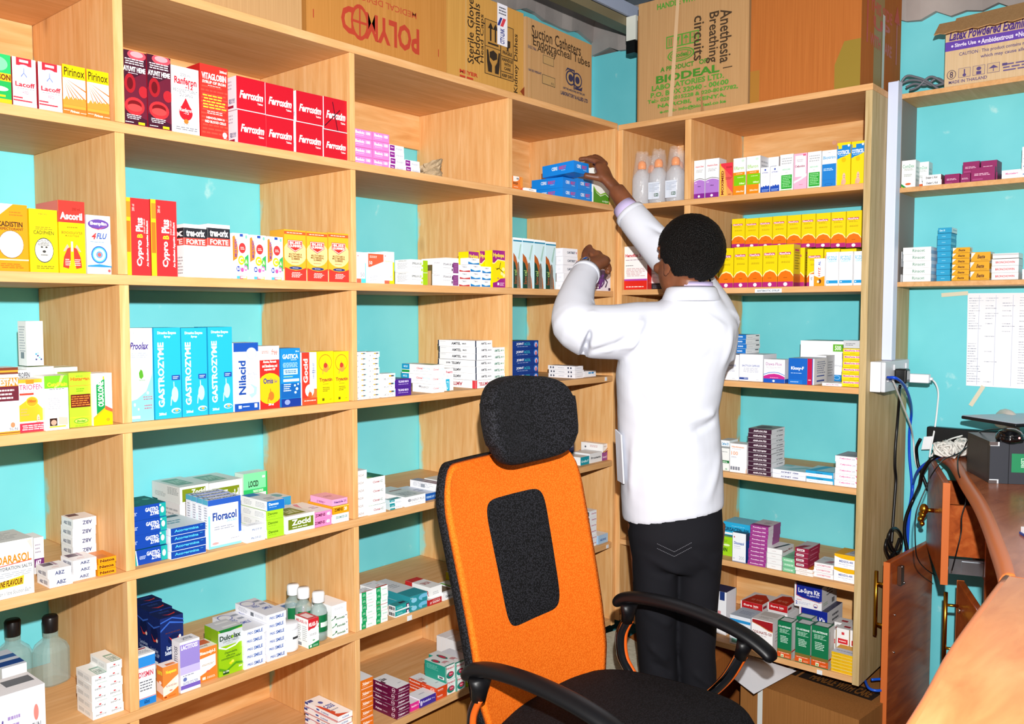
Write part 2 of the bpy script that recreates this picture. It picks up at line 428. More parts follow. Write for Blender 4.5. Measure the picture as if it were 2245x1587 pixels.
DESIGNS = r'''#green|1fb457
F r 0 .62 1 1 2cc46a; e .4 .8 .45 .14 7fe0a0; r 0 .86 .45 .97 f0c020; r 0 .46 1 .62 f2c21c; t .05 .48 .97 .6 6b2a10 b "MISON"; e .4 .3 .45 .05 f4fff4; r 0 0 1 .1 f2c21c; r .1 .14 .7 .18 f2d21c
#lung|fbfbfd
F r .16 .84 .82 1 e02c3c; r .3 .91 .68 .96 fff4f4; e .48 .7 .38 .17 a9b2de; e .48 .7 .36 .16 f4f6ff; p 8090d0 .47,.8 .5,.8 .5,.7 .62,.63 .6,.6 .48,.68 .36,.6 .34,.63 .46,.7; t .1 .41 .94 .51 d8283c b "Lacoff"; l .14 .36 .9 .39 a0a0a8 1; t .4 .27 .66 .33 e07a90 "RED"; r 0 .17 .4 .2 d43c4c; r 0 .11 .8 .14 d43c4c; r 0 0 1 .08 c6cad4
S r 0 0 1 1 d0283a
#burst|f7a63c
F r 0 .74 1 1 ffe500; p fff1df 0,.74 1,.74 1,.36 0,.3; p e8702c 0,.74 .02,.74 1,.3 1,.34; p e8702c 0,.74 .02,.74 1,.5 1,.53; p e8702c 0,.72 .5,.3 .55,.31; p e8702c 0,.72 .3,.27 .34,.28; p e8702c 0,.72 .75,.28 .8,.29; p f29a3a .05,.3 .15,.38 .25,.3 .35,.38 .45,.3 .55,.38 .65,.3 .75,.38 .85,.3 .95,.38 1,.3 1,.2 0,.2; r 0 0 1 .14 f07a2c; t .06 .78 .95 .95 4a3408 "Pirinox"; l .3 .76 .7 .78 c09020 1; t .3 .05 .7 .1 fff0d8 b "Pirinox"; r 0 .085 .26 .095 fff0d8; r .74 .06 1 .07 fff0d8
#cells|45162a
F p 6d1c34 0,.55 1,.75 1,.1 0,.2; e .6 .95 .4 .07 d05060; e .6 .96 .28 .04 f0a0a8; l .08 .81 .92 .9 f4f0f4 3; t .02 .72 .96 .79 ffffff b "AYUVIT HEME"; l .2 .69 .7 .71 e0d0d8 1; e .28 .56 .24 .13 b01c28; e .28 .56 .13 .08 6a0c18; e .85 .47 .2 .08 c02430; e .46 .26 .43 .12 d83038; e .46 .28 .3 .06 7a1018; e .46 .24 .32 .05 e84848; l .1 .08 .8 .15 f0e8ec 3; r .6 .02 .88 .055 e8e020; l .04 .03 .4 .05 ffffff 1; r 0 0 1 .012 c8284a
S r 0 0 1 1 b02038
#drop|fdfdfd
F t .32 .86 .7 .91 808088 "200 ml"; t .1 .74 .92 .85 d02436 b "Ranferon"; t .5 .68 .78 .75 d02436 b "-12"; t .06 .62 .94 .67 707078 "RECONSTITUANT"; t .28 .56 .76 .61 707078 "DU SANG"; d .5 .36 .25 .3 d81e2c; t .28 .335 .74 .39 fff0f0 "Ranferon"; t .42 .3 .6 .335 fff0f0 "-12"; e .5 .19 .09 .035 e08030; t .4 .13 .6 .16 606068 "SUN"; l .1 .05 .9 .11 808088 2
#iron|e0342c
F l .02 .05 .98 .78 e8503f 14; t .06 .8 .94 .89 ffffff b "ViTAGLOBIN"; t .08 .745 .92 .785 fff0e8 b "SYRUP OF IRON"; t .7 .92 .96 .955 ffe8e0 b "200ml"; l .25 .71 .75 .73 ffd8d0 1; l .08 .4 .95 .6 f8e840 5; l .2 .33 .85 .38 ffe0d8 2; t .2 .265 .86 .295 fff0e8 b "HEMOGLOBIN &"; t .15 .21 .9 .245 fff0e8 b "RED BLOOD CELLS"; e .85 .07 .08 .04 fff4f0; l .8 .02 .95 .03 fff 1
S r 0 0 1 1 d82a28
#crim|cf1228
F t .1 .36 .93 .6 ffffff bi "Ferroxim"; t .72 .25 .92 .31 ffe0e0 b "Tablet"; r 0 0 1 .025 f4e8ee
S r 0 0 1 1 f6eef4; t .3 .2 .9 .34 50508a r90 "Ferroxim"; r .2 .06 .8 .14 b02040; l .2 .6 .8 .9 c8c0cc 3
T r 0 0 1 1 f0e6ec
#crimx|cf1228
F t .1 .36 .93 .6 ffffff bi "Ferroxim"; t .72 .25 .92 .31 ffe0e0 b "Tablet"; r 0 0 1 .025 f4e8ee; p 2a0a20 .36,.88 .39,.88 .6,.02 .57,.02; p 2a0a20 .68,.68 .7,.66 .04,.1 .02,.12
S r 0 0 1 1 f6eef4
#pink|f486d0
F t .08 .5 .92 .86 fff0fb b "Bedoic 180"; l .1 .3 .62 .4 ffd8f2 1; r 0 0 1 .06 e468b8
#lilactab|fbfbfe
F r 0 .08 .34 .94 8e1f92; t .06 .4 .28 .7 f0d8f4 b "10mg"; t .44 .34 .92 .68 9090a8 "Avastatin"
#evolix|f58232
F e .1 .9 .55 .28 fbeee6; r .35 .78 .6 .9 8a8a90; t .0 .4 .5 .58 40281c b "EVOLIX"; l .05 .2 .5 .28 ffe0c8 1; e .9 .6 .18 .5 f79a3e; p e8501c .6,.02 1,.3 1,.02
#smallwhite|fafafc
F t .34 .5 .74 .75 60506e b "PRIXLITE"
#cere|1890f5
F t .2 .42 .86 .72 eaf4ff b "CERE      "; t .54 .42 .86 .72 d04488 b "BEST"; l .6 .28 .84 .36 cfe8ff 1
S t .3 .42 .76 .72 eaf4ff b "CERE      "; t .53 .42 .76 .72 d04488 b "BEST"; l .6 .3 .74 .37 cfe8ff 1
#herbal|fafcf6
F p 57a01f 0,.0 1,0 1,.22 .75,.3 .45,.22 .2,.3 0,.46; p 8fc83c 0,.5 .2,.36 .45,.28 .75,.36 1,.27 1,.24 .75,.31 .45,.24 .2,.31 0,.44; t .55 .05 .95 .13 e8f8d8 "ecodigest"; r .1 .8 .4 .85 3a9a30; r .75 .86 1 1 6ab82c
#cadistin|f99b10
F p fff6ea 0,1 .55,1 0,.78; t .02 .93 .25 .97 a0a0a0 "100 ml"; l .4 .82 .85 .9 e07c18 2; t .04 .66 .84 .74 4a3410 b "CADISTIN"; t .06 .61 .86 .65 7a4a10 b "EXPECTORANT"; e .46 .4 .4 .21 8a6a30; e .46 .4 .385 .2 f6f2ec; l .2 .32 .72 .48 c8c8c8 5; r 0 .16 1 .18 f8e0b0; l .1 .04 .9 .12 c07010 3
#cadiphen|ffe60a
F t .35 .91 .62 .94 806820 "100 ml"; l .18 .67 .82 .73 a08818 2; t .14 .6 .86 .66 4a4416 "CADIPHEN"; e .5 .35 .34 .2 3c3c38; e .5 .35 .32 .185 f4f2ec; e .5 .36 .2 .13 c8c4bc; e .42 .4 .04 .012 303030; e .58 .4 .04 .012 303030; e .5 .33 .06 .02 404040; l .38 .26 .62 .29 606060 1; l .26 .42 .72 .52 808080 4; l .2 .05 .84 .11 8a7818 2
#ascoril|ffde08
F r 0 .7 1 1 ea3a30; t .52 .87 .82 .91 7a2018 "200 ml"; t .06 .74 .9 .84 ffffff b "Ascoril"; l .3 .62 .74 .65 a08010 1; t .1 .54 .9 .58 9a8012 b "BRONCHODILATATEUR"; t .24 .5 .76 .53 9a8012 b "MUCOLYTIQUE"; p f4d0c0 .44,.44 .52,.44 .52,.3 .44,.3; p e83a2a .42,.36 .3,.34 .16,.22 .12,.08 .34,.06 .42,.2; p e83a2a .54,.36 .66,.34 .8,.22 .84,.08 .62,.06 .54,.2; p f4a8a0 .3,.4 .14,.3 .2,.3 .36,.36; p f4a8a0 .66,.4 .82,.3 .76,.3 .6,.36; l .2 .1 .4 .2 ffd8d0 4; l .56 .1 .78 .2 ffd8d0 4
S r 0 .7 1 1 f06a50
T r 0 0 1 1 e85040
#flu|d9dbe2
F r 0 .66 1 .97 e6e8f0; e .5 .85 .44 .085 5a3a92; e .5 .855 .42 .075 6a4aa2; t .16 .82 .84 .89 ffffff b "Benylin"; p d84a6a .1,.79 .5,.77 .9,.84 .5,.755; t .2 .59 .4 .7 e04040 bi "4"; t .4 .6 .84 .7 4060b0 bi "FLU"; l .14 .535 .86 .56 80a0d0 1; r 0 .15 1 .52 f2fbff; e .5 .33 .34 .15 2a6ae0; e .5 .33 .29 .128 60c8f4; e .5 .33 .24 .105 f0fcff; e .5 .33 .14 .06 60a0e0; e .5 .33 .08 .035 f06060; p 3090e0 0,.14 .5,.17 1,.14 1,.12 0,.12; e .9 .06 .06 .025 e86060
#cypro|ea2f32
F r 0 0 .2 1 f8c820; r .02 .3 .18 .7 e87a20; r .03 .75 .2 .95 f09028; t .26 .83 .36 .92 f0c8c0 r90 "200 ml"; t .42 .12 .7 .46 ffffff br90 "Cypro"; t .45 .49 .68 .54 f4e030 br90 "B"; t .4 .57 .7 .75 ffffff br90 "Plus"; t .83 .12 .93 .72 ffeae8 br90 "An Excellent Appetite Stimulant"; t .73 .55 .79 .74 ffd0cc r90 "SYRUP / SIROP"
S r 0 0 1 1 c83028
#tres|fdfdfd
F r 0 .74 1 .93 2c2c32; t .1 .77 .92 .9 fafafa b "tres-orix"; r 0 .6 1 .74 ee4a40; t .1 .62 .92 .72 ffe0da b "FORTE"; l .08 .54 .9 .56 b0b0b0 1; t .1 .07 .3 .1 808088 "100 ml"; l .1 .03 .6 .05 c0c0c0 1
S r 0 .74 1 .93 2c2c32; t .1 .77 .95 .9 fafafa b "ix"; r 0 .6 1 .74 ee4a40; t .2 .62 .9 .72 ffe0da b "TE"; l .3 .05 .9 .4 b8b8b8 6
T r 0 0 1 1 f0f0f2; r .3 .2 .9 .6 3a3a40
#multi|fbfbfd
F p f08a2c 0,.92 .12,.95 .3,.75 .34,.6 .28,.45 0,.38; t .12 .48 .26 .88 6a3c9a br90 "MULTIDEX"; r .45 .93 .66 .99 2a50b0; e .86 .93 .07 .04 80c8b0; e .6 .68 .22 .115 e83a3a; l .48 .64 .74 .71 ffe0d8 2; e .52 .41 .2 .105 d2d820; t .4 .35 .62 .47 fafae0 b "C"; p 3ab060 .75,.48 .98,.55 .98,.2 .7,.25; e .82 .38 .13 .07 70c050; t .75 .34 .9 .42 f0ffe0 b "A"; e .32 .22 .12 .06 3048b0; t .25 .19 .39 .25 ffffff b "B1"; e .56 .2 .1 .05 e858a0; e .78 .24 .12 .06 e070c0; t .7 .21 .86 .27 ffffff b "B6"; r .2 0 .4 .06 50b8d0; r .4 0 .6 .06 e04060; r .6 .0 .85 .06 f0d040; r .44 .015 .8 .05 ffffff
S r 0 0 1 1 f4f4f8
#bliss|f4b42a
F r 0 .91 1 .97 e8602c; l .12 .925 .88 .955 ffe8d0 1; r 0 .55 1 .9 f6bc28; e .5 .55 .55 .25 fbd890; p d8322c .15,.8 .85,.8 .85,.66 .5,.56 .15,.66; p fff0e0 .17,.79 .83,.79 .83,.665 .5,.575 .17,.665; p d8322c .19,.78 .81,.78 .81,.67 .5,.59 .19,.67; t .24 .72 .76 .77 fff4e8 b "BLISS"; t .22 .66 .78 .71 fff4e8 b "GUMMIES"; t .2 .5 .8 .54 8a5a20 b "MULTIVITAMIN &"; t .18 .455 .82 .495 8a5a20 b "MULTIMINERAL"; t .3 .41 .7 .45 8a5a20 b "GUMMIES"; l .3 .35 .7 .37 e05030 1; p e23a2e 0,.26 .25,.22 .5,.2 .75,.22 1,.26 1,0 0,0; e .5 .25 .3 .03 2a3a80; l .34 .24 .66 .26 f0f0ff 1; l .3 .06 .8 .17 ffe8e0 4
S r 0 0 1 1 f2b030; r 0 0 1 .22 f4e0d0; l .2 .4 .8 .8 c08018 6
T r 0 0 1 1 f4ece0
#w50|fcfcfe
F r 0 0 .48 .14 f06a4c; r .48 0 1 .14 58dce8; r .92 .14 1 .65 58dce8; t .4 .2 .85 .34 a0a0aa "50"; e .15 .88 .05 .02 e04040; l .08 .62 .8 .68 c8d0d8 2; l .08 .2 .36 .24 c0c0c8 1
#r50|fcfcfe
F p f0603c 0,.96 1,.96 1,.72 .1,.52 0,.52; l .08 .82 .62 .9 ffe0d4 2; t .06 .61 .26 .72 fff4f0 "50"; l .1 .05 .6 .26 b8bcc6 4; l .72 .1 .92 .5 c8ccd4 6
#y50|fcfcfe
F r .84 0 1 .68 ffe000; r 0 0 .5 .1 f06a4c; r .5 0 1 .1 ffe000; e .1 .86 .05 .02 e04040; t .06 .66 .8 .73 e8dc40 "Apixnox"; t .08 .58 .8 .65 b8a8d8 "Apibenox"; t .55 .17 .85 .27 e8e0a0 "40"; l .06 .14 .3 .22 c0c0c8 2
T r 0 0 1 1 f8d820
#epir|f6f8f6
F t .1 .6 .62 .78 6a6a70 b "EPIRILAX-25"; l .1 .36 .6 .46 b0b0b8 1; r .72 0 1 .97 a6d010; r .62 .1 .7 .3 b8dc30; r .64 .45 .72 .6 b8dc30; r .58 .62 .64 .78 c8e450
S r .1 .2 .9 .8 eceff2; l .15 .25 .85 .75 c0c4cc 5; t .25 .84 .75 .95 8a8a90 "EPIRILAX"
#etil|f6f5f8
F t .1 .66 .55 .82 6a6a74 b "ETILAAX-20"; l .1 .4 .5 .5 b0b0b8 1; r .66 .04 .98 .9 8c4286; r .58 .2 .64 .4 5a2a56; r .6 .5 .66 .8 5a2a56; l .72 .1 .92 .8 a868a2 5
S t .2 .8 .8 .9 9090a0 "ETILAAX"; l .1 .1 .4 .2 c0c0c8 2
#thinw|f8f8fb
F t .6 .3 .8 .7 8898b8 "AceTel-H"; r .82 .3 .95 .75 b8d0e8
#vasr|fafbfd
F t .25 .62 .7 .84 8a8a96 b "TOMAXX"; p c83838 0,.3 .4,.16 1,.3 1,.04 0,.04; l .3 .44 .66 .5 c0c0c8 1
#vasb|fafbfd
F t .3 .64 .74 .86 8a8a96 b "TOMAXX"; p 1f78c8 0,.42 .4,.16 1,.3 1,.04 0,.04; p 60c0e0 0,.46 .45,.2 1,.34 1,.29 .45,.14 0,.38; l .34 .46 .7 .52 c0c0c8 1
#hydo|ffe800
F p a0208c 0,.66 .15,.66 .4,.76 1,.74 1,1 0,1; p fff4c0 0,.64 .15,.64 .42,.74 1,.72 1,.74 .4,.765 .15,.665 0,.665; t .05 .79 .92 .93 fff040 b "Hydopa"; l .2 .5 .6 .53 a09010 1; e .85 .5 .12 .05 f6e8a0; e .75 .38 .12 .05 f6e8a0; e .9 .33 .1 .05 f6e8a0; p 301808 .62,.68 .66,.68 .56,.52 .52,.52; p 301808 .3,.5 .5,.53 .85,.42 .84,.4 .5,.51 .3,.47; e .42 .25 .06 .018 c05080; p a0208c 0,0 1,0 1,.26 .6,.24 .3,.15 0,.12; r .36 .06 .5 .13 f0e0f0; l .54 .04 .92 .14 e8c8e4 3
T r 0 0 1 1 e8d8e8
#bone|cfe8f0
F r 0 .955 1 1 f4fafc; r 0 .925 1 .955 2288b0; p a8ccc0 .55,.6 .8,.88 .92,.88 .85,.8 .68,.55; p c0642a 0,.7 .3,.62 .6,.4 .78,.2 .85,0 .6,0 0,.3; p 1f4a3c 0,.55 .2,.5 .45,.3 .55,0 0,0; p 8a7a6a .42,0 .44,.4 .5,.52 .62,.52 .7,.4 .74,0; l .5 .04 .66 .4 6a5a4c 12; t .1 .08 .36 .24 b05a30 r90 "Sano"; t .1 .25 .36 .36 b8d070 r90 "cal"
#carti|f2f3fa
F t .3 .36 .86 .64 404a66 b "CARTIBEST"; t .9 .36 .96 .64 d04a50 b "8"
S t .3 .4 .7 .6 d8dae6 "CARTIBEST"
#runner|e9e6f2
F p 6a2c86 0,.08 .4,.08 .6,.5 .85,.7 .8,.92 0,.97; p 4c1c66 0,.5 .5,.55 .5,.9 0,.97; e .75 .83 .1 .06 3c2450; p 3c2450 .7,.8 .82,.76 .68,.5 .52,.56; p 3c2450 .6,.56 .78,.4 .66,.16 .74,.16 .84,.42 .72,.56; p 5a3076 .56,.56 .56,.34 .42,.18 .48,.14 .64,.34 .66,.54; p 3c2450 .8,.76 .96,.78 .96,.84 .78,.8; l .05 .5 .4 .85 d8c8e8 6; l .05 .2 .35 .3 e8d8f4 2; e .12 .15 .05 .04 fff; e .25 .15 .05 .04 fff; r .86 .02 .98 .14 3c2450; r 0 .0 .45 .08 f4f0f8
#stan|fdfcfc
F r 0 .9 1 1 7a3a24; r 0 .93 1 .96 f0a030; r 0 .72 1 .85 f08a2c; t .1 .73 .97 .84 fff4e8 b "FESTAN"; r 0 .5 1 .72 6a2030; l .08 .52 .8 .69 f0d8d8 3; t .3 .78 .95 .8 b0b0b0 "120 ml"; r 0 0 1 .05 f0a030; r 0 .02 1 .03 7a3020; e .7 .14 .1 .04 e08a60; t .55 .06 .9 .1 60606a "SUN"
#profen|fafafa
F t .1 .86 .95 .96 40404a b "PROFEN"
#triofen|fcfaf4
F p f2b628 0,.5 .5,.66 1,.4 1,.2 0,.2; r 0 .93 1 1 f8b02c; r .3 .91 .62 .99 e08a20; t .04 .8 .96 .9 b83a70 "TRIOFEN"; l .05 .75 .7 .78 c8a0b0 1; r .04 .7 .6 .74 e8402c; e .52 .57 .24 .1 f8d030; e .52 .57 .2 .085 f4a020; t .36 .54 .68 .61 d04a20 b "100mg"; l .06 .3 .4 .46 e8a860 3; b .74 .2 .24 .24; r 0 0 1 .17 dc3048; l .08 .03 .94 .14 ffe8ec 3
T r 0 0 1 1 f0e8d8
#cetri|fbfcfa
F r 0 .77 1 1 79c61e; p b8e070 .7,1 .85,1 .65,.82 .3,.74 .6,.86; t .12 .8 .96 .88 e8d830 b "CetriPlain"; l .2 .74 .9 .77 707078 1; l .12 .38 .75 .6 b0b0b8 6; p 3a2018 .18,.22 .5,.22 .5,.08 .18,.08; e .35 .14 .12 .05 c8a088; p d8b8a8 .56,.24 .95,.22 .95,.08 .56,.1; r .16 .05 .86 .075 d0d820
#hista|b4e22e
F t .32 .92 .6 .95 70a020 "60ml"; t .08 .83 .92 .92 e05a1c b "Histargan"; r 0 .755 1 .765 e08030; l .3 .64 .7 .72 70b010 2; r .06 .36 .94 .6 6a1c10; l .08 .38 .92 .58 e08030 5; r 0 .17 1 .185 e8c830; e .5 .11 .32 .05 5aa020; e .5 .11 .29 .04 c8ee60; t .3 .085 .7 .13 4a9018 bi "Biodeal"; l .2 .01 .8 .04 90c020 1
#olso|fcfdfb
F p 0f9a4a .18,.78 .62,.9 .62,.32 .18,.2; t .26 .36 .56 .84 f4fff4 br90 "OLSOLONE"; p f0603c .62,.38 1,.3 1,.24 .62,.3; p f2b818 0,.16 .62,.34 .62,.3 1,.24 1,0 0,0; p ffdf00 0,.1 .6,.3 1,.2 1,0 0,0; e .76 .1 .1 .035 c8a818; l .78 .45 .94 .8 c0c4c8 2; t .52 .88 .6 .94 e8d020 b "1"
#dropw|fdfdfe
F t .3 .76 .8 .8 9098a8 "Dimeticone"; l .3 .6 .72 .63 a8acb8 1; l .25 .45 .85 .52 d0d4da 2; r .5 .24 .6 .28 30a0d8; r .6 .2 .7 .24 3a4a80; r .7 .16 .8 .2 70c8e8; r .8 .12 .9 .16 3a4a80; r .62 .26 .7 .3 90d8f0; r .5 .12 .6 .16 3a4a80; l .1 .04 .3 .06 b0b0b8 1
S l .15 .3 .85 .9 b8bcc6 10; r .3 .16 .7 .3 8a8e9a
#flatw|f6f6f4
F l .1 .2 .7 .7 d0d0d0 2
T r 0 0 1 1 eef2ea; r .1 .1 .9 .3 a8d860
#proo|fdfefe
F p 8ae0ea 1,.78 .96,.5 .7,.32 .3,.24 0,.22 0,0 1,0; t .05 .93 .28 .96 808890 "200 ml"; t .05 .77 .84 .85 4a3a8a bi "Proolax"; l .1 .68 .9 .74 a8b0bc 3; p 58a82c .4,.52 .48,.56 .56,.54 .6,.48 .5,.45 .42,.47; l .4 .43 .66 .45 70a860 1; l .55 .22 .96 .27 b06a80 2; l .6 .12 .96 .18 b06a80 2; r .08 .03 .42 .06 f4fcfc; e .2 .18 .05 .02 c0f4f8; e .35 .13 .04 .015 c0f4f8; e .75 .3 .06 .02 b8f0f6
#gzyme|23b8e4
F t .14 .92 .84 .96 e4f8ff b "Digestive Enzyme"; t .38 .885 .62 .915 e4f8ff b "Syrup"; t .13 .13 .36 .84 f4fcff br90 "GASTROZYME"; r .64 .42 .96 .475 2450a8; l .68 .43 .92 .465 d0e4f8 2; s .72 .26 .3 .24 b4e6f4; e .78 .08 .18 .03 e8f0f8; e .8 .076 .15 .02 2cb4e0; e .8 .08 .06 .012 f0b060; t .13 .04 .4 .07 f0faff b "200ml"
S r 0 0 1 1 1a8cc0; r .3 0 1 1 28b4e0
#nila|fbfcff
F r 0 .87 1 1 1a52b4; e .72 .84 .22 .09 b8c0d4; e .72 .84 .18 .075 eef0f8; r .8 .7 .9 .78 fbfcff; t .18 .24 .48 .74 1d4aa6 br90 "Nilacid"; l .56 .52 .92 .56 a0a8b8 2; t .56 .45 .92 .5 9aa4b8 "200 ml"; p a8d0f0 .62,.4 .75,.38 .92,.34 .9,.24 .7,.18 .58,.24 .78,.26 .8,.32; r 0 0 1 .115 1a52b4; r .16 .04 .28 .085 e8f0ff; l .32 .05 .6 .08 d8e4fa 1; r .8 .04 .92 .1 e0e8f8
#omis|fdf6f0
F r 0 0 1 .78 d62a24; e .9 1 .9 .22 fdf6f0; t .6 .86 .9 .95 d84030 i "free"; l .1 .88 .5 .93 c06050 2; t .16 .72 .84 .77 ffeae4 b "Alumina, Magnesia"; t .12 .66 .88 .71 ffeae4 b "and Simethicone oral"; t .22 .6 .78 .65 ffeae4 b "suspension USP"; e .5 .32 .68 .25 f8c818; t .16 .4 .66 .49 2a3a90 b "Omis"; t .7 .41 .86 .46 2a3a90 "Gel"; s .52 .2 .34 .2 e07a28; t .4 .05 .66 .085 fff0e8 b "200 ml"
#gastica|1a8cd4
F t .76 .93 .94 .96 d0ecff "200 ml"; t .1 .82 .9 .9 f4fcff b "GASTICA"; l .5 .79 .88 .81 d8f0ff 1; l .1 .67 .86 .76 b8e0fa 4; r .14 .55 .86 .65 bfe6f8; l .2 .57 .8 .63 1a5a9a 2; l .14 .5 .6 .53 c0f0a0 1; r .12 .43 .92 .475 e4f6ff; r 0 .15 1 .4 1464b8; l .12 .26 .5 .4 e8f6ff 4; e .7 .36 .05 .02 c8ecff; e .8 .3 .07 .025 c8ecff; e .86 .38 .04 .018 c8ecff; e .72 .24 .06 .022 c8ecff; r 0 0 1 .14 1a3a9a; e .3 .08 .14 .045 8fa0e0
#gocid|f2f4f8
F r 0 0 .52 1 dc3a28; t .1 .42 .4 .88 fff0e8 br90 "Gocid"; r .52 .0 1 .3 f07a40; e .82 .92 .1 .04 c8d0dc; l .66 .6 .92 .66 6a7aa8 2; t .72 .5 .84 .8 4a5a98 r90 "FAST RELIEF"; e .5 .27 .3 .12 fff6f0; s .5 .19 .3 .16 e8602c; r 0 0 1 .13 e0502c; l .1 .06 .9 .1 ffd8c8 1
#trya|ffe60c
F e .5 .78 .42 .165 c87a1c; e .5 .78 .39 .15 ffe60c; s .5 .68 .42 .24 f4a040; e .5 .73 .12 .05 c8402c; t .1 .4 .92 .49 b0382c b "Tryactin"; l .32 .36 .68 .38 908018 1; l .3 .22 .75 .32 8a7a18 3; r .26 .05 .4 .1 6a5a10; l .72 .06 .9 .08 908018 1
#olme|fbfbfc
F t .06 .18 .8 .46 80848c "OLMECURE-CT 40"; r .02 .58 .45 .8 d8dcf0; r .52 .58 .68 .8 f4b030; r .68 .58 .88 .8 5a5a60; r .88 .58 .97 .8 90e0f0
S r .3 .2 .7 .8 d0d0d4
#violet|4c1f92
F t .15 .55 .82 .82 e0d4f4 b "TELXIND 80/10"; l .12 .3 .9 .42 c8b4e8 1
#clotel|fafbfc
F t .1 .42 .54 .64 e08a90 b "Clotel"; t .58 .42 .95 .62 8fc8e8 "40/12.5mg"
S r 0 .42 .26 1 18a4d8; r 0 .1 .26 .36 28a850; t .5 .5 .7 .72 e07a80 b "Clotel"; t .72 .5 .94 .7 8fc8e8 "40/12.5mg"; l .38 .28 .9 .36 c8c8d0 1; t .06 .62 .2 .84 d8f4ff b "40/12.5"
T r 0 0 1 1 f0f4f4; r .3 .1 .8 .5 4aa860
#clotelb|fafbfc
F t .1 .42 .54 .64 e08a90 b "Clotel"; t .58 .42 .95 .62 8fc8e8 "40/12.5mg"
S e .38 .7 .06 .12 a0a0aa; t .44 .5 .84 .74 8e8e98 "ENERGY"; l .3 .3 .8 .36 c0c0c8 1
#paste|fbfbfb
F r .1 0 .56 .52 28b8e0; p fbfbfb .1,0 .1,.4 .22,0; t .18 .06 .46 .42 c8f0fa r90 "CJ"; t .12 .78 .9 .9 d05a70 b "Presarto"; l .2 .62 .8 .7 c0c0c8 2
#amtel|f8f8fa
F t .28 .36 .66 .7 50545c b "AMTEL"; t .7 .4 .92 .6 60646c b "80/5"
S r 0 .02 .03 1 26304a; t .36 .3 .6 .7 4a4e58 b "AMTEL"; t .64 .36 .74 .62 50545c b "80/5"; l .05 .74 .22 .84 b0b0b8 1; r .97 .02 1 1 26304a
#amtelf|f8f8fa
F t .28 .36 .66 .7 50545c b "AMTEL"; t .7 .4 .92 .6 60646c b "80/5"
S r 0 .02 .03 1 26304a; t .36 .3 .6 .7 4a4e58 bf "AMTEL"; t .22 .38 .33 .64 50545c bf "80/5"; r .97 .02 1 1 26304a
#amtelr|f8f6f6
F t .2 .3 .9 .74 c84a5a bf "AMTEL"; r 0 0 .1 1 e0404a
S t .4 .26 .7 .74 b85060 bf "AMTEL"; r .93 0 1 1 e0404a
#amtelg|f8f9f9
F t .1 .32 .6 .7 3a8a72 b "AMTEL"; t .64 .38 .94 .64 4a9a82 b "80/10"
#joint|163c90
F t .13 .42 .42 .78 e8f0fc b "JOINT"; t .43 .42 .68 .78 34b0c8 b "ACOL"; l .14 .24 .68 .33 c0d0f0 1; e .9 .5 .09 .4 3a78d0; e .9 .45 .05 .3 e8d0e0; r .88 .15 .93 .6 c04a60
T r 0 0 1 1 12304e
#gold|b0942c
F t .3 .4 .82 .7 f0e6c0 b "Goldpac"; l .3 .2 .8 .3 d8c888 1; r 0 0 .04 1 f4ecc8; r 0 0 1 .06 e8dca0
S t .2 .34 .48 .68 f4ecd0 b "Goldpac"; e .56 .5 .04 .14 b8c840; l .64 .3 .9 .6 d8c888 2; r 0 .94 1 1 e0d49a
T r 0 0 1 1 8a7420
#strip|eeeef4
F l .2 .3 .8 .6 b8b8c8 1
S e .1 .5 .03 .25 50546a; e .2 .5 .03 .25 50546a; l .38 .35 .62 .6 9a9cb0 1; e .76 .5 .03 .25 50546a; e .86 .5 .03 .25 50546a
#plainblue|f0f1f6
F r .36 .5 .58 .8 58a8e0; r .62 .5 .82 .8 4898d8; l .7 .2 .9 .3 b0b0c0 1
#rasol|f8f6f2
F t .2 .6 .95 .76 f08a20 b "DARASOL"; p d84a30 .2,.585 .97,.62 .97,.605 .2,.57; t .1 .49 .97 .555 70747c b "REHYDRATION SALTS"; l .1 .36 .95 .46 a8acb4 3; p f4c82a .2,.3 .78,.36 .76,.2 .2,.18; t .25 .21 .74 .32 6a3a10 bi "NE FLAVOUR"; t .2 .06 .92 .13 80848c i "For 1 litre Solution Each"; p c8c4bc .86,.96 .97,.99 .98,.8 .97,.8
T r 0 0 1 1 d8d8d6; l .1 .2 .9 .8 b8b8b8 5
#abzs|f6f4f8
F l .1 .55 .7 .85 9a94a4 3; r .0 .18 1 .42 6a2a6a; t .1 .22 .7 .38 f0e0f4 b "ABZ"
#abz|f8f8fa
F t .3 .28 .72 .72 3c4474 b "ABZ"; l .74 .3 .86 .36 9090a8 1
S t .2 .25 .5 .6 4a4e78 b "ABZ"; r .55 .25 .85 .7 b0b0ba
T r 0 0 1 1 f0eef2; r .1 .55 .55 .95 5a3a52; r .58 .5 .7 1 b090a8; l .3 .2 .6 .3 e0a0a0 1
#abzf|f8f8fa
F t .4 .28 .82 .72 3c4474 bf "ABZ"; l .24 .4 .36 .46 9090a8 1
S t .2 .25 .5 .6 4a4e78 b "ABZ"; r .55 .25 .85 .7 b0b0ba
T r 0 0 1 1 f0eef2; r .1 .55 .55 .95 5a3a52
#natoa|f5a010
F t .1 .25 .9 .75 5a2412 b "Natoa"
T r 0 0 1 1 f08a2a; r .1 .1 .6 .5 d87a30
#gzbox|1246ae
F r .82 .02 1 .98 17a8a4; e .9 .5 .05 .22 e8fcf8; t .42 .52 .78 .8 f4f8ff b "GASTRO"; t .55 .22 .8 .5 f4f8ff b "ZYME"; l .02 .35 .22 .6 d0dcf4 3; e .84 .84 .03 .06 d8f4f4
T r 0 0 1 1 127a7c; l .1 .3 .6 .6 30a0a0 2; e .8 .6 .1 .1 50b8b0
#gzbox2|1246ae
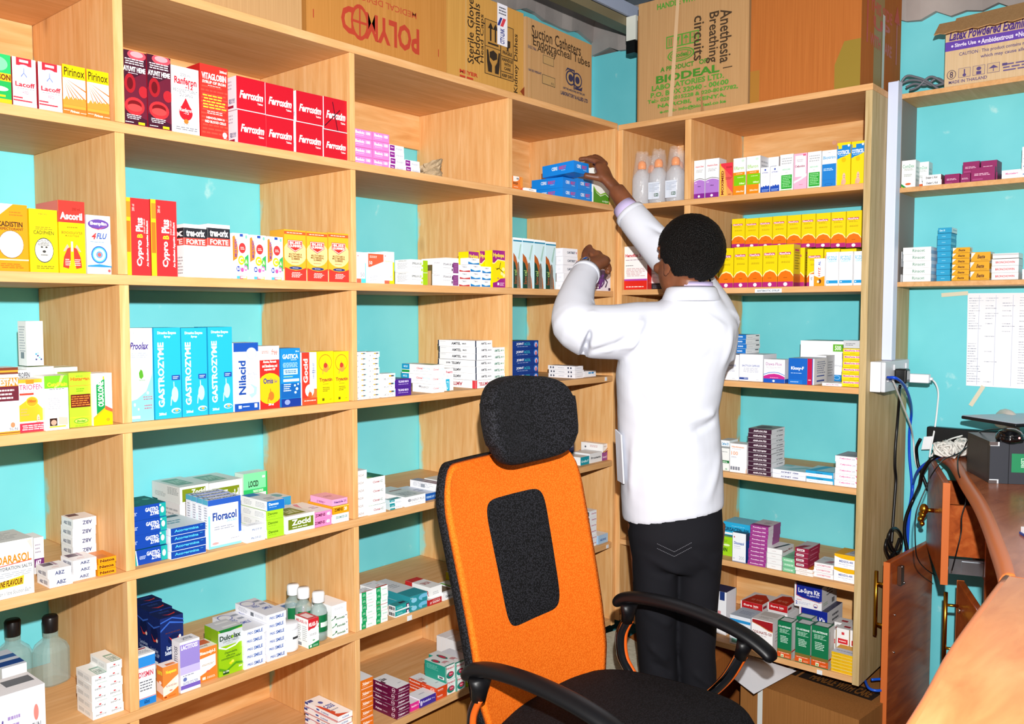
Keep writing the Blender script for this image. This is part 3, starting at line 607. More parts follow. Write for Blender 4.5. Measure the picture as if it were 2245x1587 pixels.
F r .82 .02 1 .98 17a8a4; p 17a8a4 0,0 .18,0 .13,1 0,1; p e8fcfa .16,0 .19,0 .14,1 .12,1; e .9 .5 .05 .22 e8fcf8; t .42 .52 .78 .8 f4f8ff b "GASTRO"; t .55 .22 .8 .5 f4f8ff b "ZYME"; l .22 .35 .4 .6 d0dcf4 3
T r 0 0 1 1 127a7c
#acog|1346a8
F t .1 .3 .8 .78 58c8ea b "Acogermina"; l .84 .7 .92 .8 58c8ea 1; r 0 0 1 .05 f0f4fa
S r 0 0 1 1 f4f6fa
T r 0 0 1 1 d8e4ea; l .1 .3 .7 .6 4a98b0 2; r .0 .8 .9 .95 2a5a70
#flora|f4f6fd
F r 0 .88 1 1 2a5cc0; r .92 .25 1 1 2a5cc0; r 0 0 .06 .68 84d4e4; r 0 0 1 .05 84d4e4; t .13 .56 .86 .73 2a4a9c b "Floracol"; t .55 .5 .86 .57 7ab8d8 i "Sticks"; l .14 .36 .88 .45 a0a4b4 2; l .66 .13 .95 .16 9094a4 1; e .2 .1 .1 .025 e0a0a0
S r 0 .9 1 1 60bcd8; r 0 .18 .1 .5 84d4e4; l .3 .4 .8 .86 a0a4b4 9
T r 0 0 1 1 eceff6; t .06 .1 .9 .6 223058 b "Floracol"; r 0 .7 .15 1 60bcd8
#zocidb|f0f1ee
F r .08 .1 .9 .85 82981a; t .4 .45 .88 .78 f8faf0 b "Zocid"; l .44 .26 .86 .34 f0f4e0 1
S l .1 .2 .5 .5 b8bab8 4; l .56 .45 .95 .9 a0a2a0 6
T r 0 0 1 1 e6eae6; r .15 .2 .7 .85 82a88c; t .25 .3 .66 .7 c0dcc8 bf "Zocid"
#redwhite|f2f0f0
F r .5 0 1 1 b8283c; e .8 .3 .3 .6 e8a0a8; e .8 .2 .24 .5 b8283c
S l .1 .3 .9 .8 c0c0c4 3
#ocid|e8fbee
F r 0 .52 1 1 7ff0b0; r 0 .42 1 .54 2cd070; r .94 0 1 1 20c862; t .2 .6 .62 .78 284a38 b "LOCID"; t .4 .44 .82 .51 e8fff0 b "PRAZOLE CAPSULES"; r .78 .83 .9 .89 f0fff4
T r 0 0 1 1 f0f4f0
#davog|aee82c
F t .1 .5 .66 .8 5a7a18 b "Davono"; l .08 .28 .76 .38 80a020 1
S r 0 0 1 1 f2f4f4; l .1 .2 .42 .8 c0c4c8 4; l .56 .2 .94 .8 c0c4c8 4
#davob|1a74cc
F t .1 .5 .66 .8 e0f0fc b "Davono"; l .08 .28 .76 .38 b0d0f0 1
S r 0 0 1 1 f2f4f4; l .1 .2 .42 .8 c0c4c8 4; l .56 .2 .94 .8 c0c4c8 4
T r 0 0 1 1 dfe3e8; r .02 .7 .7 1 2a7cc8; l .3 .15 .8 .4 9aa0b0 2
#pilot|f6f7fa
F t .25 .36 .78 .6 5a74a4 b "PILOT-D"
S l .1 .3 .8 .6 c8ccd4 2
T r 0 0 1 1 eef0f6; l .2 .3 .7 .6 a8acb8 2
#tealbox|2a94c4
F l .2 .3 .8 .6 90d0e8 1
S r 0 0 1 1 e8ecf0
T r 0 0 1 1 dde6ea; e .5 .5 .3 .3 58b8d0
#zocid|eef0ea
F r .08 .2 .96 .8 73871a; t .2 .42 .86 .76 f8faf0 b "Zocid"; l .18 .25 .9 .36 f0f4e0 1
T r 0 0 1 1 e4e4dc; r .1 .1 .8 .7 73871a; t .3 .2 .7 .6 d0d8a8 b "Zocid"
#zomep|f58cc4
F t .02 .35 .6 .75 5a1040 b "ZOMEP-ES"; t .68 .32 .9 .78 f8f0f4 b "40"
T r 0 0 1 1 f2f0ee; p e890a8 0,.3 .3,.7 .5,.9 .3,.95 0,.6; l .4 .3 .8 .5 a08890 2
#nexi|f5a6d0
F t .12 .35 .7 .72 5a3a8a b "Nexiole"; t .74 .36 .92 .7 5a3a8a "20"
S l .4 .2 .7 .5 c070a8 2; t .3 .1 .6 .5 9a5090 f "Nexiole 20"
T r 0 0 1 1 f2acc8; l .2 .4 .7 .6 b06a90 2
#zomepo|f8a818
F t .1 .32 .62 .72 5a3408 b "ZOMEP-ES"; t .7 .3 .88 .74 f8f0e0 b "20"; r 0 .85 1 1 f6d060
#esom|f4f2f6
F t .2 .45 .9 .75 6a9a94 b "ESOMOD-20"; l .2 .25 .8 .33 b0b0b8 1
#unizar|f8f8f8
F t .08 .22 .72 .52 9a7a74 "UNIZAR"; l .6 .62 .95 .68 a09a98 1; l .74 .4 .95 .46 a09a98 1
#clotelc|fafafb
F t .28 .36 .66 .62 b86a6e b "Clotel"; t .66 .36 .86 .62 8a9a8c b "-C"
S t .3 .4 .9 .7 70a888 b "C"
T r 0 0 1 1 1a7a5a; l .2 .3 .7 .6 70c0a0 2; r 0 0 .3 .2 a0d080
#pentoz|e9eff2
F r 0 .55 .4 1 2a9aa4; l .1 .62 .36 .9 c8ecf0 2; l .45 .2 .95 .5 a8b0bc 3; r 0 0 .4 .3 2a9aa4
S r 0 0 1 1 c8dce2
T r 0 0 1 1 a8c8cc; r .2 .1 .8 .5 2a8a94
#energy|f6f6f8
F e .2 .6 .08 .16 a0a0a8; t .3 .46 .95 .7 8e8e98 "ENERGY PLUS"; l .14 .24 .9 .32 c0c0c8 1
S l .2 .3 .8 .6 d0d0d6 1
T r 0 0 1 1 d4dcde; t .2 .1 .8 .4 8a9aa0 "ENERGY PLUS"; r .3 .6 .9 .66 a06a60
#ivermb|1c5cb4
F t .05 .3 .9 .62 b0d4f4 b "IVERMEC-DT 12"; r .88 0 1 1 f0f4fa
T r 0 0 1 1 d0d8e8; l .3 .3 .8 .6 7a90b0 2
#vstripe|f2f2f6
F r 0 .55 1 .95 5a2c92; r .3 .1 1 .5 f4f4f8; l .35 .2 .9 .4 8a7aa8 1
S l .1 .2 .9 .9 c0c4cc 5; r .4 .2 .55 .7 9aa0aa
T r 0 0 1 1 9a94b0; l .2 .3 .8 .7 c8c8d0 2
#presar|f0f4f6
F l .2 .3 .8 .6 c0c8cc 1
S t .3 .2 .85 .62 6ad0e4 if "Presartan H 50"
T r 0 0 1 1 cfd9dc; r .1 .1 .9 .2 8aa0a0
#flatred|f0f0f0
F l .2 .3 .8 .6 d0a0a0 1
T r 0 0 1 1 f0eaea; r .3 .3 .8 .6 d06a60
#whitebox|f6f6f8
F l .15 .5 .8 .7 c4c8d0 2
S l .15 .5 .8 .7 c8ccd4 2
#well|1440a0
F t .04 .48 .92 .74 f4f8ff b "wellman"; r .3 0 1 .3 208a5a; t .62 .06 .94 .26 e8f8f0 b "70+"
T r 0 0 1 1 40484e
#pros1|f0f3f4
F r 0 0 1 1 1a9cb0; t .1 .3 .9 .6 d0f0f4 b "Urofix-F"
T r 0 0 1 1 e4e6e8
#pros2|e8eaec
F t .1 .4 .9 .62 40444a b "Prostatin"
T r 0 0 1 1 e4e6e8
#purp|9c4c94
F t .0 .3 .9 .6 e8d0e8 b "Alomerct 5"
#orangew|f4f2f0
F l .2 .6 .8 .8 c0a8a0 1; p d88a30 0,.1 .5,.2 1,.5 1,.35 .5,.05 0,0; p 8a2a50 .4,0 1,.25 1,0
S e .2 .5 .04 .12 60606a; l .4 .5 .8 .8 d0a0a0 2
#enap|f4f4f2
F e .5 .62 .08 .1 c85a60; t .2 .3 .85 .5 80848c b "ENPAXT-40"
S r .1 .3 .45 .75 d4d6d6; l .5 .3 .9 .7 c0c4c4 3
T r 0 0 1 1 ecefec; r .35 .0 .95 .6 8ab0a0; r .4 .05 .9 .5 dfe8e2; t .45 .1 .85 .4 5a7a6a f "ENPAXT 40"
#pills|f4f3f6
F e .3 .5 .08 .1 f0c0b8; e .55 .55 .08 .1 f0c8b0; e .8 .55 .08 .1 e8c0b0; e .5 .32 .1 .06 e0d090; e .72 .32 .1 .06 f0e8a0; r 0 .1 .06 .9 d8dcec
S r 0 0 1 1 eef0f6; r .5 0 .62 1 1c5ab0; r .68 0 .74 1 2a7ac8
T r 0 0 1 1 d0dcec; r 0 .1 1 .35 1c4a9a; r 0 .5 1 .7 3a6ab0
#barw|f0f0f4
F t .05 .3 .34 .6 6a5aa0 bi "Levi"; l .4 .25 .62 .65 a890c8 3; e .85 .55 .04 .14 e08a80; t .78 .25 .92 .38 70707a "SUN"; l .4 .08 .9 .16 b0b0c0 1
T r 0 0 1 1 ececf0; r .5 .4 .95 .8 70747c
#lactu|15296a
F e .62 .62 .3 .09 0d1c50; p e03a2c .35,.68 .5,.58 .72,.58 .86,.68 .72,.62 .5,.62; e .84 .64 .05 .03 f0e0d8; l .2 .72 .9 .76 5a3040 1; t .26 .46 .82 .53 dce8fa b "Lactulose"; t .18 .38 .8 .45 dce8fa b "Solution USP"; r .1 0 .9 .28 f0f2f6; r .5 .06 .8 .24 8a90a0; p 3a6ad0 0,.78 .4,.9 1,.84 1,.86 .4,.93 0,.81; p 3a6ad0 0,.92 .5,.97 1,.9 1,.92 .5,.99 0,.94
S e .5 .7 .3 .14 0d1c50; p e03a2c .25,.7 .45,.58 .7,.6 .75,.68 .6,.62 .45,.62; e .72 .62 .07 .03 f0e0d8; t .2 .42 .8 .48 b8c8ea "Lactulose"; t .15 .35 .9 .41 b8c8ea "Solution USP"; r .1 0 .8 .28 eef0f4; p 3a6ad0 0,.85 .5,.8 1,.88 1,.9 .5,.83 0,.87
T r 0 0 1 1 14225a; p e03a2c .3,.4 .5,.2 .8,.3 .85,.45 .7,.35 .5,.3; l .3 .6 .8 .8 3a5aa8 2
#dysm|f8f8fb
F r 0 .76 1 .96 2f8ee0; r 0 .745 1 .757 c83a5a; t .1 .56 .88 .67 d04058 b "DYSMIN"; l .14 .28 .85 .5 6a6e78 4; r 0 .145 1 .157 c83a5a; r 0 0 1 .14 1f86dc; t .36 .03 .64 .11 124a8a b "60ml"
T r 0 0 1 1 f0f0f2; l .1 .2 .9 .6 90949c 3; r .3 .75 .9 .9 b03a4a
#nosp|f58a3a
F p fbe0d0 0,.1 0,.36 .3,.46 .7,.58 1,.66 1,.3 .6,.18; t .2 .74 .88 .87 f8ec40 b "Nospasum"; e .86 .46 .1 .05 fff2ea; e .94 .53 .08 .04 fff2ea; l .16 .36 .9 .42 b08070 2; e .5 .24 .1 .02 e8806a; r .06 .05 .22 .09 a03a10; l .3 .05 .8 .1 d0601c 2
S p fbe0d0 0,.2 0,.5 1,.4 1,.15; t .2 .74 .9 .86 f8ec40 b "um"; e .6 .5 .2 .05 fff2ea
T r 0 0 1 1 fbeae2; r .3 .1 .9 .5 f08a4a
#lacti|f4f3fa
F r 0 .5 1 .95 9a88d2; t .06 .84 .9 .93 f6f2ff b "LACTITOSS"; l .1 .3 .8 .46 8a8aa4 4; r 0 .35 1 .5 c4b8e6; e .22 .25 .1 .04 6a78b8; l .1 .12 .9 .2 8088b0 3; r 0 .06 1 .14 7a62c0; r 0 .0 1 .05 f0eef8
S t .3 .4 .7 .9 8a8898 br90 "LACTITOSS"; l .1 .1 .3 .4 b8b8c4 3
T r 0 0 1 1 ecebf0; t .3 .3 .8 .7 6a6a78 b "LACTITOSS"
#bisa|fb8232
F t .02 .78 .9 .9 fff2e6 b "Bisacodyl-5"; p fdf0e8 .0,.7 .9,.74 .9,.4 .5,.3 0,.2; l .1 .46 .8 .52 a08878 2; e .45 .28 .1 .03 e86a4a; r .12 .06 .3 .14 ffe8d8; l .36 .06 .9 .13 ffe0cc 2
T r 0 0 1 1 f4ece6; r .1 .4 .9 .95 d86a48; t .1 .1 .6 .35 8a7a70 "Bisacodyl"
#dulc|9ccc14
F r 0 .64 1 .94 c6ccd0; p 1f7a34 .0,1 1,1 1,.97 .5,.93 .1,.94; p e2e6e8 0,.66 .3,.58 .7,.62 1,.74 1,.7 .7,.585 .3,.55 0,.62; t .05 .76 .92 .87 22402c b "Dulcolax"; e .58 .8 .05 .03 8ac020; t .18 .71 .82 .75 5a6a60 "COATED TABLETS"; l .3 .675 .6 .69 7a8a80 1; t .24 .45 .76 .51 2a5a1a i "Dependable,"; t .3 .4 .66 .44 2a5a1a i "effective"; t .1 .33 .92 .39 2a5a1a i "constipation relief"; e .48 .24 .06 .03 f4dc20; e .56 .27 .06 .03 f8e850; p 5aa018 0,.2 .3,.12 .7,.24 1,.2 1,.16 .7,.19 .3,.08 0,.14; r .15 .03 .4 .11 1a4a1c; t .16 .07 .4 .11 e8f8d8 b "6-12h"; t .8 .1 .94 .14 f0ffe0 b "30"
S r 0 0 1 1 8cb818
T r 0 0 1 1 c8cdd2; r .3 .3 .9 .6 e0e4e6
#preg|f3f4fa
F t .16 .32 .42 .66 4468b4 b "PREG"; t .46 .26 .88 .72 4468b4 b "SMILE"
S l .1 .2 .4 .8 b8bcc8 4; r .5 .2 .6 .7 70747e; l .64 .3 .9 .7 c0c4d0 3
T r 0 0 1 1 e4e6ee; e .3 .8 .3 .16 8a8fc8; e .3 .8 .26 .13 eceef4; t .2 .5 .5 .62 3a5ab0 i "PREG"; t .4 .3 .85 .42 3a5ab0 i "SMILE"; l .6 .5 .9 .9 9aa0b0 2
#melas|f6f7f6
F r 0 .66 1 1 d82c34; p f6f7f6 0,.5 .4,.6 1,.8 1,.7 .4,.5 0,.4; p d82c34 0,.62 .5,.7 1,.85 1,1 0,1; t .05 .74 .9 .88 fff0f0 b "MELASIL-10"; l .1 .42 .8 .5 a0a0a4 2; e .5 .25 .12 .02 50a060; r 0 0 1 .12 1f8a4c; p 1f8a4c 0,.1 0,.1 1,.2 1,.1; r .1 .03 .3 .1 d8f0e0; l .4 .03 .9 .1 b8e0c8 2
S t .1 .82 .9 .92 e06a70 b "MELASIL-10"; l .1 .2 .45 .75 b0b4b4 8; l .55 .2 .9 .75 b0b4b4 8; r .1 .03 .5 .14 90949a
T r 0 0 1 1 d84048; r .2 .2 .8 .8 f0d0d0
#lilacsm|d8b0d4
F l .1 .3 .8 .7 9a7aa0 3
T r 0 0 1 1 e8e8f0; r .2 .3 1 .8 2a7ac8
#immo|f5f6f4
F t .3 .3 .82 .62 2a7a48 b "Immolab"; p 1f8a4c 0,.5 .2,.62 .32,.8 .22,.9 .3,.7 .15,.5 0,.36; r .86 .55 .96 .66 70747a
T r 0 0 1 1 eceeea
#green2|f4f6f5
F r .18 0 .5 1 1ca862; t .26 .3 .42 .7 c8f0d8 r90 "ZX"; t .6 .4 .92 .66 6ac09a "Carvinol"
S t .6 .4 .92 .7 90949c "C"; l .1 .2 .4 .8 d0d4d8 2
T r 0 0 1 1 e4e6ea; r .2 0 1 .12 c84a34; e .6 .3 .1 .06 e0a0a0; l .2 .7 .6 .8 90b0b0 1; t .65 .5 .85 .6 7ab0a0 "25"
#tealst|2f9aa6
F e .25 .4 .16 .3 90d4f0; e .8 .5 .3 .4 7ac8ec; r .7 .1 1 .4 2f9aa6; t .04 .6 .2 .8 c8eef2 "mg"
T r 0 0 1 1 dde0e4; r 0 0 1 .3 2f9aa6; l .3 .5 .8 .7 a0a4ac 3
#tealsm|2aa8a4
F r .78 .1 1 .9 4a2048; t .84 .3 .96 .7 f0e0f0 b "1"; l .1 .4 .6 .7 a0e0dc 2; p f0f2f4 0,0 1,0 1,.3 0,.2
S r 0 0 1 1 f0f2f4; r .1 .2 .9 .8 3a3e44; r .3 .2 .35 .8 f0f2f4; r .55 .2 .62 .8 f0f2f4; r .75 .2 .8 .8 f0f2f4
T r 0 0 1 1 3a9a9c; r .5 .3 .9 .7 3a2438
#vast|f4f4f2
F l .2 .3 .8 .6 c0c4c8 2
S r 0 0 .28 1 d42c2c; t .34 .3 .74 .62 c84a50 b "VASTAREL"; t .75 .2 .95 .66 d03a40 b "MR"
T r 0 0 1 1 eeeeec; r 0 .72 1 1 d42c2c; t .15 .3 .8 .5 b05a58 bf "VASTAREL"
#redlab|cc2a2a
F t .1 .2 .9 .6 f4dcd8 bif "CARDIOL 25"; l .3 .7 .9 .85 f0d0d0 1
T r 0 0 1 1 e8e4e2
#openb|f2f2f2
F t .2 .3 .8 .62 50545a b "Cardina 6.25"
T r 0 0 1 1 f4f4f4; r .08 .1 .92 .9 7a6a58
#greend|f2f4f2
F r 0 0 .4 1 4cc030; t .1 .3 .36 .7 e8ffe0 b "10mg"; l .5 .3 .9 .6 a0a4a8 2
T r 0 0 1 1 eef0ee; r .4 0 1 .14 d06030; l .3 .4 .7 .6 b0c0b8 2; r 0 .0 .2 .9 8ad060
#yel|f8dc10
F l .2 .5 .8 .7 d0b410 1; l .1 .1 .9 .4 e8cc10 1
S l .2 .5 .8 .7 d0b410 1
T r 0 0 1 1 f0f0ee; e .6 .5 .25 .3 3a4a8a; e .6 .5 .14 .18 d06a50
#lab6|f2f3f6
F t .3 .4 .95 .64 c05a80 b "Zolmet Forte"
S r .6 .2 1 .9 3a3a40
#ltblue|a9cdec
F t .2 .3 .8 .55 3a6ab0 b "NEURINE"
S l .2 .3 .8 .6 e8f0f8 1
T r 0 0 1 1 e6ecf2; l .3 .5 .8 .7 a0b0c0 1
#czole|f4f4f6
F t .3 .4 .75 .66 4a6ab8 b "C-ZOLE"; r 0 0 1 .1 c03a40
S r 0 .6 .1 1 3a4a9a; e .4 .6 .05 .16 3a5ab0; t .5 .4 .72 .66 3a5ab0 b "C-ZOLE"; r .0 .1 1 .22 c83a40
T r 0 0 1 1 f0f0f2; p e0482c 0,.2 .3,.1 .8,.0 0,0; p e0482c 0,.7 .15,.6 .3,.2 0,.1; e .45 .72 .12 .06 4a5ab0; t .2 .4 .8 .56 3a58b0 bi "C-ZOLE"; l .15 .26 .8 .34 a0a4b0 1; r 0 .86 .3 .95 3a4a9a
#xabo|f27a1c
F t .14 .42 .68 .74 fff0e0 b "Xaban"; t .7 .46 .92 .64 ffe0c4 b "5mg"; l .14 .26 .6 .34 ffd8b8 1; r .06 .06 .96 .12 ffe8d8
T r 0 0 1 1 ecedf0; l .3 .4 .7 .5 b8b8c0 1
#xabm|6e1240
F t .12 .42 .64 .74 f4e4ec b "Xaban"; t .66 .46 .9 .64 e0c0d0 b "2.5mg"; l .12 .26 .55 .34 d0a8bc 1; r .06 .06 .96 .12 e8d0dc
S t .1 .42 .38 .76 f4e4ec b "Xaban"; t .42 .44 .62 .66 e0c0d0 b "2.5mg"; e .86 .5 .07 .36 e8d0dc; e .86 .5 .055 .29 6e1240; r .81 .44 .91 .56 e8d0dc
T r 0 0 1 1 ebecee; t .1 .66 .5 .86 40303a b "Xaban"; r .0 .5 .12 .7 5a1438; l .5 .2 .9 .3 c0c0c6 1
#roxo|ee4f1e
F t .1 .45 .6 .7 ffe8dc b "Rosiclot"; l .1 .3 .7 .36 ffd0bc 1
S t .02 .45 .4 .74 fff0e6 b "Rosiclot"; t .46 .45 .6 .66 ffe0d0 "20mg"; e .85 .45 .07 .3 ffe8dc; e .85 .45 .055 .24 ee4f1e; r .8 .4 .9 .5 ffe8dc
T r 0 0 1 1 eeeef0; t .1 .6 .5 .8 c07a70 b "Rosiclot"; r .0 .4 .15 .55 e0482c; l .5 .2 .9 .3 c0c0c6 1
#roxv|4a34a4
F t .18 .45 .68 .72 e4e0f8 b "Rosiclot"; t .72 .45 .92 .66 d0c8f0 "15mg"; e .08 .5 .07 .3 d8d0f4
S t .1 .45 .4 .74 e0dcf4 b "Rosiclot"; r .0 .6 1 1 ececf4
T r 0 0 1 1 efeff4; l .3 .4 .8 .6 b8b8c8 1
#roxp|f0329c
F t .1 .45 .7 .72 ffe0f0 b "Rosiclot"; t .74 .45 .94 .66 ffd0e8 "10mg"
T r 0 0 1 1 f4e8f0
#warx|f3f4f3
F t .06 .74 .94 .9 d05a64 b "Warexx-5"; e .5 .32 .4 .25 1f8a7a; e .58 .38 .26 .17 d83a5a; t .42 .33 .74 .43 ffe8ee b "5mg"; l .1 .66 .8 .7 b0b4b8 1; r .0 0 .08 1 2aa88a
S r 0 0 1 1 24a088; l .08 .5 .66 .86 7accba 5; r .64 .04 .94 .24 eef2f0; r .7 .08 .88 .2 60646a
T r 0 0 1 1 ebedec; e .3 .6 .22 .2 1f8a7a; e .3 .6 .15 .14 d83a5a; t .4 .2 .9 .4 c85a64 bf "Warexx-5"; r .0 .0 1 .06 24a088
#strips2|f2f3f5
F l .1 .6 .5 .8 b8bcc4 2; l .7 .7 .9 .8 e0a0a0 1; r .1 .1 .3 .2 c8ccd2
#bluew|e8ecf4
F r 0 .0 1 .2 3a7ac8; l .1 .5 .8 .8 b0b4c0 2
#limey|b4d820
F r .1 .3 .5 .7 e8f0c0; l .5 .2 .9 .8 80a010 2
#ampi|fafafc
F t .1 .8 .88 .86 d86a78 bi "Ampiclo-Dawa"; l .18 .68 .82 .76 9aa0aa 3; p 50505a 0,.49 .25,.52 .5,.535 .75,.52 1,.49 1,.475 .75,.505 .5,.52 .25,.505 0,.475; p b57fd8 0,.45 .25,.48 .5,.495 .75,.48 1,.45 1,.14 0,.14; r 0 0 1 .14 8a2a9c; e .48 .07 .1 .032 f4ecf8; t .36 .31 .62 .34 5a3070 b "100ml"; r .08 .4 .28 .43 d4b4ea
S r 0 0 1 1 e0e2e6
T r 0 0 1 1 e8eaee
#moxi|f8a058
F p ee3a4c 0,1 1,1 1,.55 .3,.85 0,.98; p f25a58 1,.56 .4,.8 .6,.3 1,.1; r 0 0 .08 1 f6c828; p f8c05c .08,.9 .3,.84 .5,.3 .6,0 .08,0; t .12 .06 .32 .78 8a2a1c br90 "MOXIMED"; l .5 .84 .96 .9 a02028 2; l .45 .5 .98 .58 a8382c 2; t .68 .05 .9 .08 5a2018 b "60ml"
#efla|fbfcfb
F e .76 .92 .12 .035 d0e8d8; t .08 .69 .84 .78 8ecf48 "Eflaron"; r 0 0 .92 .62 fa9216; l .2 .56 .8 .6 ffd8a8 1; r .06 .26 1 .54 84d410; l .3 .46 .9 .5 d0f0a0 1; t .5 .29 .9 .34 e8ffc8 b "100ml"; t .24 .07 .84 .13 ffe4c4 b "200mg/5ml"
S r 0 0 1 1 d8dade; l .1 .2 .9 .9 a8acb2 7
T r 0 0 1 1 e8eaec
#azit|f6f8fd
F t .12 .76 .86 .82 8a94c4 b "AZITHROMAX"; e .5 .9 .1 .04 3a5ac0; l .15 .6 .85 .66 c8cce0 2; p 1c50c0 0,.2 .1,.26 .2,.22 .3,.28 .45,.24 .6,.3 .75,.24 .88,.29 1,.24 1,0 0,0; l .1 .04 .9 .14 a0c0f0 2
#greent|f2f4f5
F l .1 .72 .9 .92 b4b8be 3; t .16 .57 .78 .61 7ad0a0 b "HEGUCARE"; l .4 .49 .62 .52 b0b0b8 1; r .1 .06 .92 .44 2fae3c; l .18 .1 .86 .42 a0e4a4 7; r .05 .0 .9 .03 58c860
#cefpink|f7b4d0
F r .1 .36 .92 .94 eef0f4; l .2 .76 .7 .84 c0a8b8 2; t .08 .6 .86 .68 b05a78 b "Cefpodox"; p fbe4ee 0,.24 .5,.32 1,.44 1,.36 .5,.26 0,.18; l .4 .12 .7 .16 d880a8 1; r .7 .92 .92 .97 e06a90
#biot|f6f9fc
F t .05 .76 .95 .85 7ab8e4 b "Biotrim"; l .4 .92 .6 .95 a0a8b0 1; r 0 0 1 .63 1c86dc; l .06 .44 .9 .52 d0e8fa 2; r 0 .2 1 .205 1464b0; e .48 .07 .28 .035 0f5aa8; e .48 .07 .25 .028 1c86dc
#cotr|ffe210
F p 1688dc 0,.62 .25,.66 .55,.68 1,.74 1,.94 0,.94; r 0 .94 1 1 ffe210; r .06 .86 .34 .98 ffe210; t .03 .73 .93 .82 f4faff b "COTRICEL"; l .1 .69 .8 .72 c0e0f8 1; e .5 .6 .2 .07 ffe210; e .5 .6 .17 .055 f0c800; b .52 .16 .42 .28; e .86 .92 .08 .03 e0e8ec
#hpink|f6f4f6
F e .6 .62 .6 .2 f0288c; t .3 .5 .9 .72 fff0f8 r90 "its"; l .1 .2 .8 .26 a0a0a8 2
#hemo|f9f7f7
F t .04 .75 .6 .83 d83a4a b "Hemoflux"; t .64 .75 .94 .83 c06aa0 "500"; l .05 .67 .8 .7 b090a8 1; l .06 .54 .4 .57 6a6a70 1; l .06 .3 .9 .5 d8b0b4 6; r 0 .205 1 .245 c04ab8; r 0 0 1 .205 ee2c1c; l .06 .04 .85 .09 ffe0d8 1
S r 0 0 1 1 e83024
#redwh|f0f0f0
F r 0 .6 1 1 d8302c; l .1 .65 .9 .9 f0d0d0 2; l .1 .1 .7 .5 c8c8cc 2
#black|26262a
F l .1 .2 .8 .7 606068 2
#moxof|ffdf08
F r .06 .76 .82 .82 c02c78; t .1 .765 .78 .815 ffe8f0 b "MoxoForte"; l .14 .69 .8 .74 b09810 2; l .2 .56 .8 .61 b09810 2; p fff0a0 0,.28 .2,.38 .5,.42 .8,.38 1,.28 1,.24 0,.24; p f6780e 0,.24 .2,.345 .5,.385 .8,.345 1,.24 1,.12 0,.12; r 0 0 1 .12 b8247c; e .5 .06 .13 .045 f6e8f0; l .36 .2 .64 .23 a04a08 1
S r 0 0 1 1 d8be10; r 0 0 1 .3 c8640c; r 0 0 1 .1 98205c; l .15 .4 .85 .9 8a7a10 8; r .2 .84 .8 .89 b02c70
T r 0 0 1 1 f2d620
#hyz|fafafb
F p f2a01c 0,0 1,0 1,.36 .5,.3 0,.38; t .38 .36 .6 .9 d85a40 br90 "HYZ  "; t .38 .36 .6 .9 3a5ac0 br90 "     AL"; e .55 .17 .14 .08 5a2a10; r .3 .12 .5 .2 fff0d8
#fcz|fafbfd
F t .1 .76 .86 .88 5ab8e4 b "FC-ZOLE"; t .14 .7 .84 .75 8accea b "SUSPENSION"; l .2 .61 .8 .66 d0d4da 2; r .04 .07 .98 .16 149ce0; l .1 .08 .26 .15 e8f4fc 1; l .7 .93 .95 .96 b0b4ba 1
#shal|1674cc
F t .1 .3 .84 .7 e4f0fc b "Shalcip 500"; r 0 0 1 .06 b8d0e8
S r 0 0 1 1 eef0f3; r .7 .6 .94 .82 50545c; l .1 .3 .5 .5 c0c4ca 1
#bact|f3f4fa
F t .12 .54 .86 .61 7a8ac0 b "BACTYLOX CAPSULES"; l .16 .32 .84 .5 b8bcd0 4; r 0 .05 .38 .13 2a4aa0; t .2 .065 .37 .115 b8c8f0 b "500mg"; l .7 .05 .85 .08 9aa0b8 1; l .7 .88 .9 .9 c0c4d0 1
S r 0 0 1 1 dfe1ea
T r 0 0 1 1 e4e6ec
#dawa|fafafc
F t .1 .74 .86 .87 b06aa8 "Dawa-Flox"; l .1 .62 .9 .68 b8b0c0 2; p 2a78d0 0,.36 .25,.44 .5,.47 .75,.44 1,.34 1,.31 .75,.41 .5,.445 .25,.41 0,.33; p d02c94 0,.28 .25,.36 .5,.39 .75,.36 1,.26 1,.17 0,.17; r 0 0 1 .17 1a5cc8; e .48 .08 .06 .05 d8e8fa; l .3 .2 .7 .24 f4c0e0 1
S r 0 0 1 1 d8dae2; r 0 0 1 .17 1a5cc8
#klox|1268cc
F r .74 0 .92 1 c8144c; r .95 0 1 1 e8ecf4; t .1 .52 .6 .68 f4f8ff b "Kloxy-F"; l .08 .4 .62 .45 b8d4f4 1; r 0 .0 .55 .17 1a78dc; l .06 .06 .42 .11 d8e8fa 1; r .78 .16 .88 .2 f0b0c0
S r 0 0 1 1 e8eaf0; l .2 .4 .9 .9 8a94b4 6; r .2 .1 .8 .16 3a5ab0; r .2 .3 .8 .34 3a5ab0
T r 0 0 1 1 c4ccd8
#graybox|e9ebf0
F l .2 .4 .8 .8 b8bcc6 4; r 0 .3 1 .36 3a4a9a
S r 0 0 1 1 c9ccd4; l .2 .2 .8 .8 8a8e98 6
#azy|f6f4f7
F t .2 .3 .86 .7 b06a90 b "KEYCIN 500"
#big5|f4f5f9
F r .74 .74 1 .92 6abf2a; t .78 .77 .92 .89 e8fadc b "500"; t .74 .36 .92 .41 a8acb8 "500mg"; r .73 0 .95 .16 1c8cd8; e .84 .09 .07 .05 a8d8f4; e .84 .09 .06 .04 1c8cd8; l .1 .5 .6 .6 d0d4dc 2; r .3 .42 .76 .5 1c8cd8
T r 0 0 1 1 b8c0b0; r 0 .4 1 .6 7a9a5a
#mox5|ffde0a
F r .06 .52 .9 .84 f8d0e0; t .08 .55 .6 .82 c03478 b "MoxoForte"; t .64 .55 .88 .82 d85a90 b "500"; l .36 .2 .66 .32 9a8410 1; r 0 0 1 .04 c8ac08
#grayflap|c6c9ce
F l .1 .3 .6 .7 7a7e86 2; r .82 .2 .98 .6 7ac050
#wgrn|f0f2f0
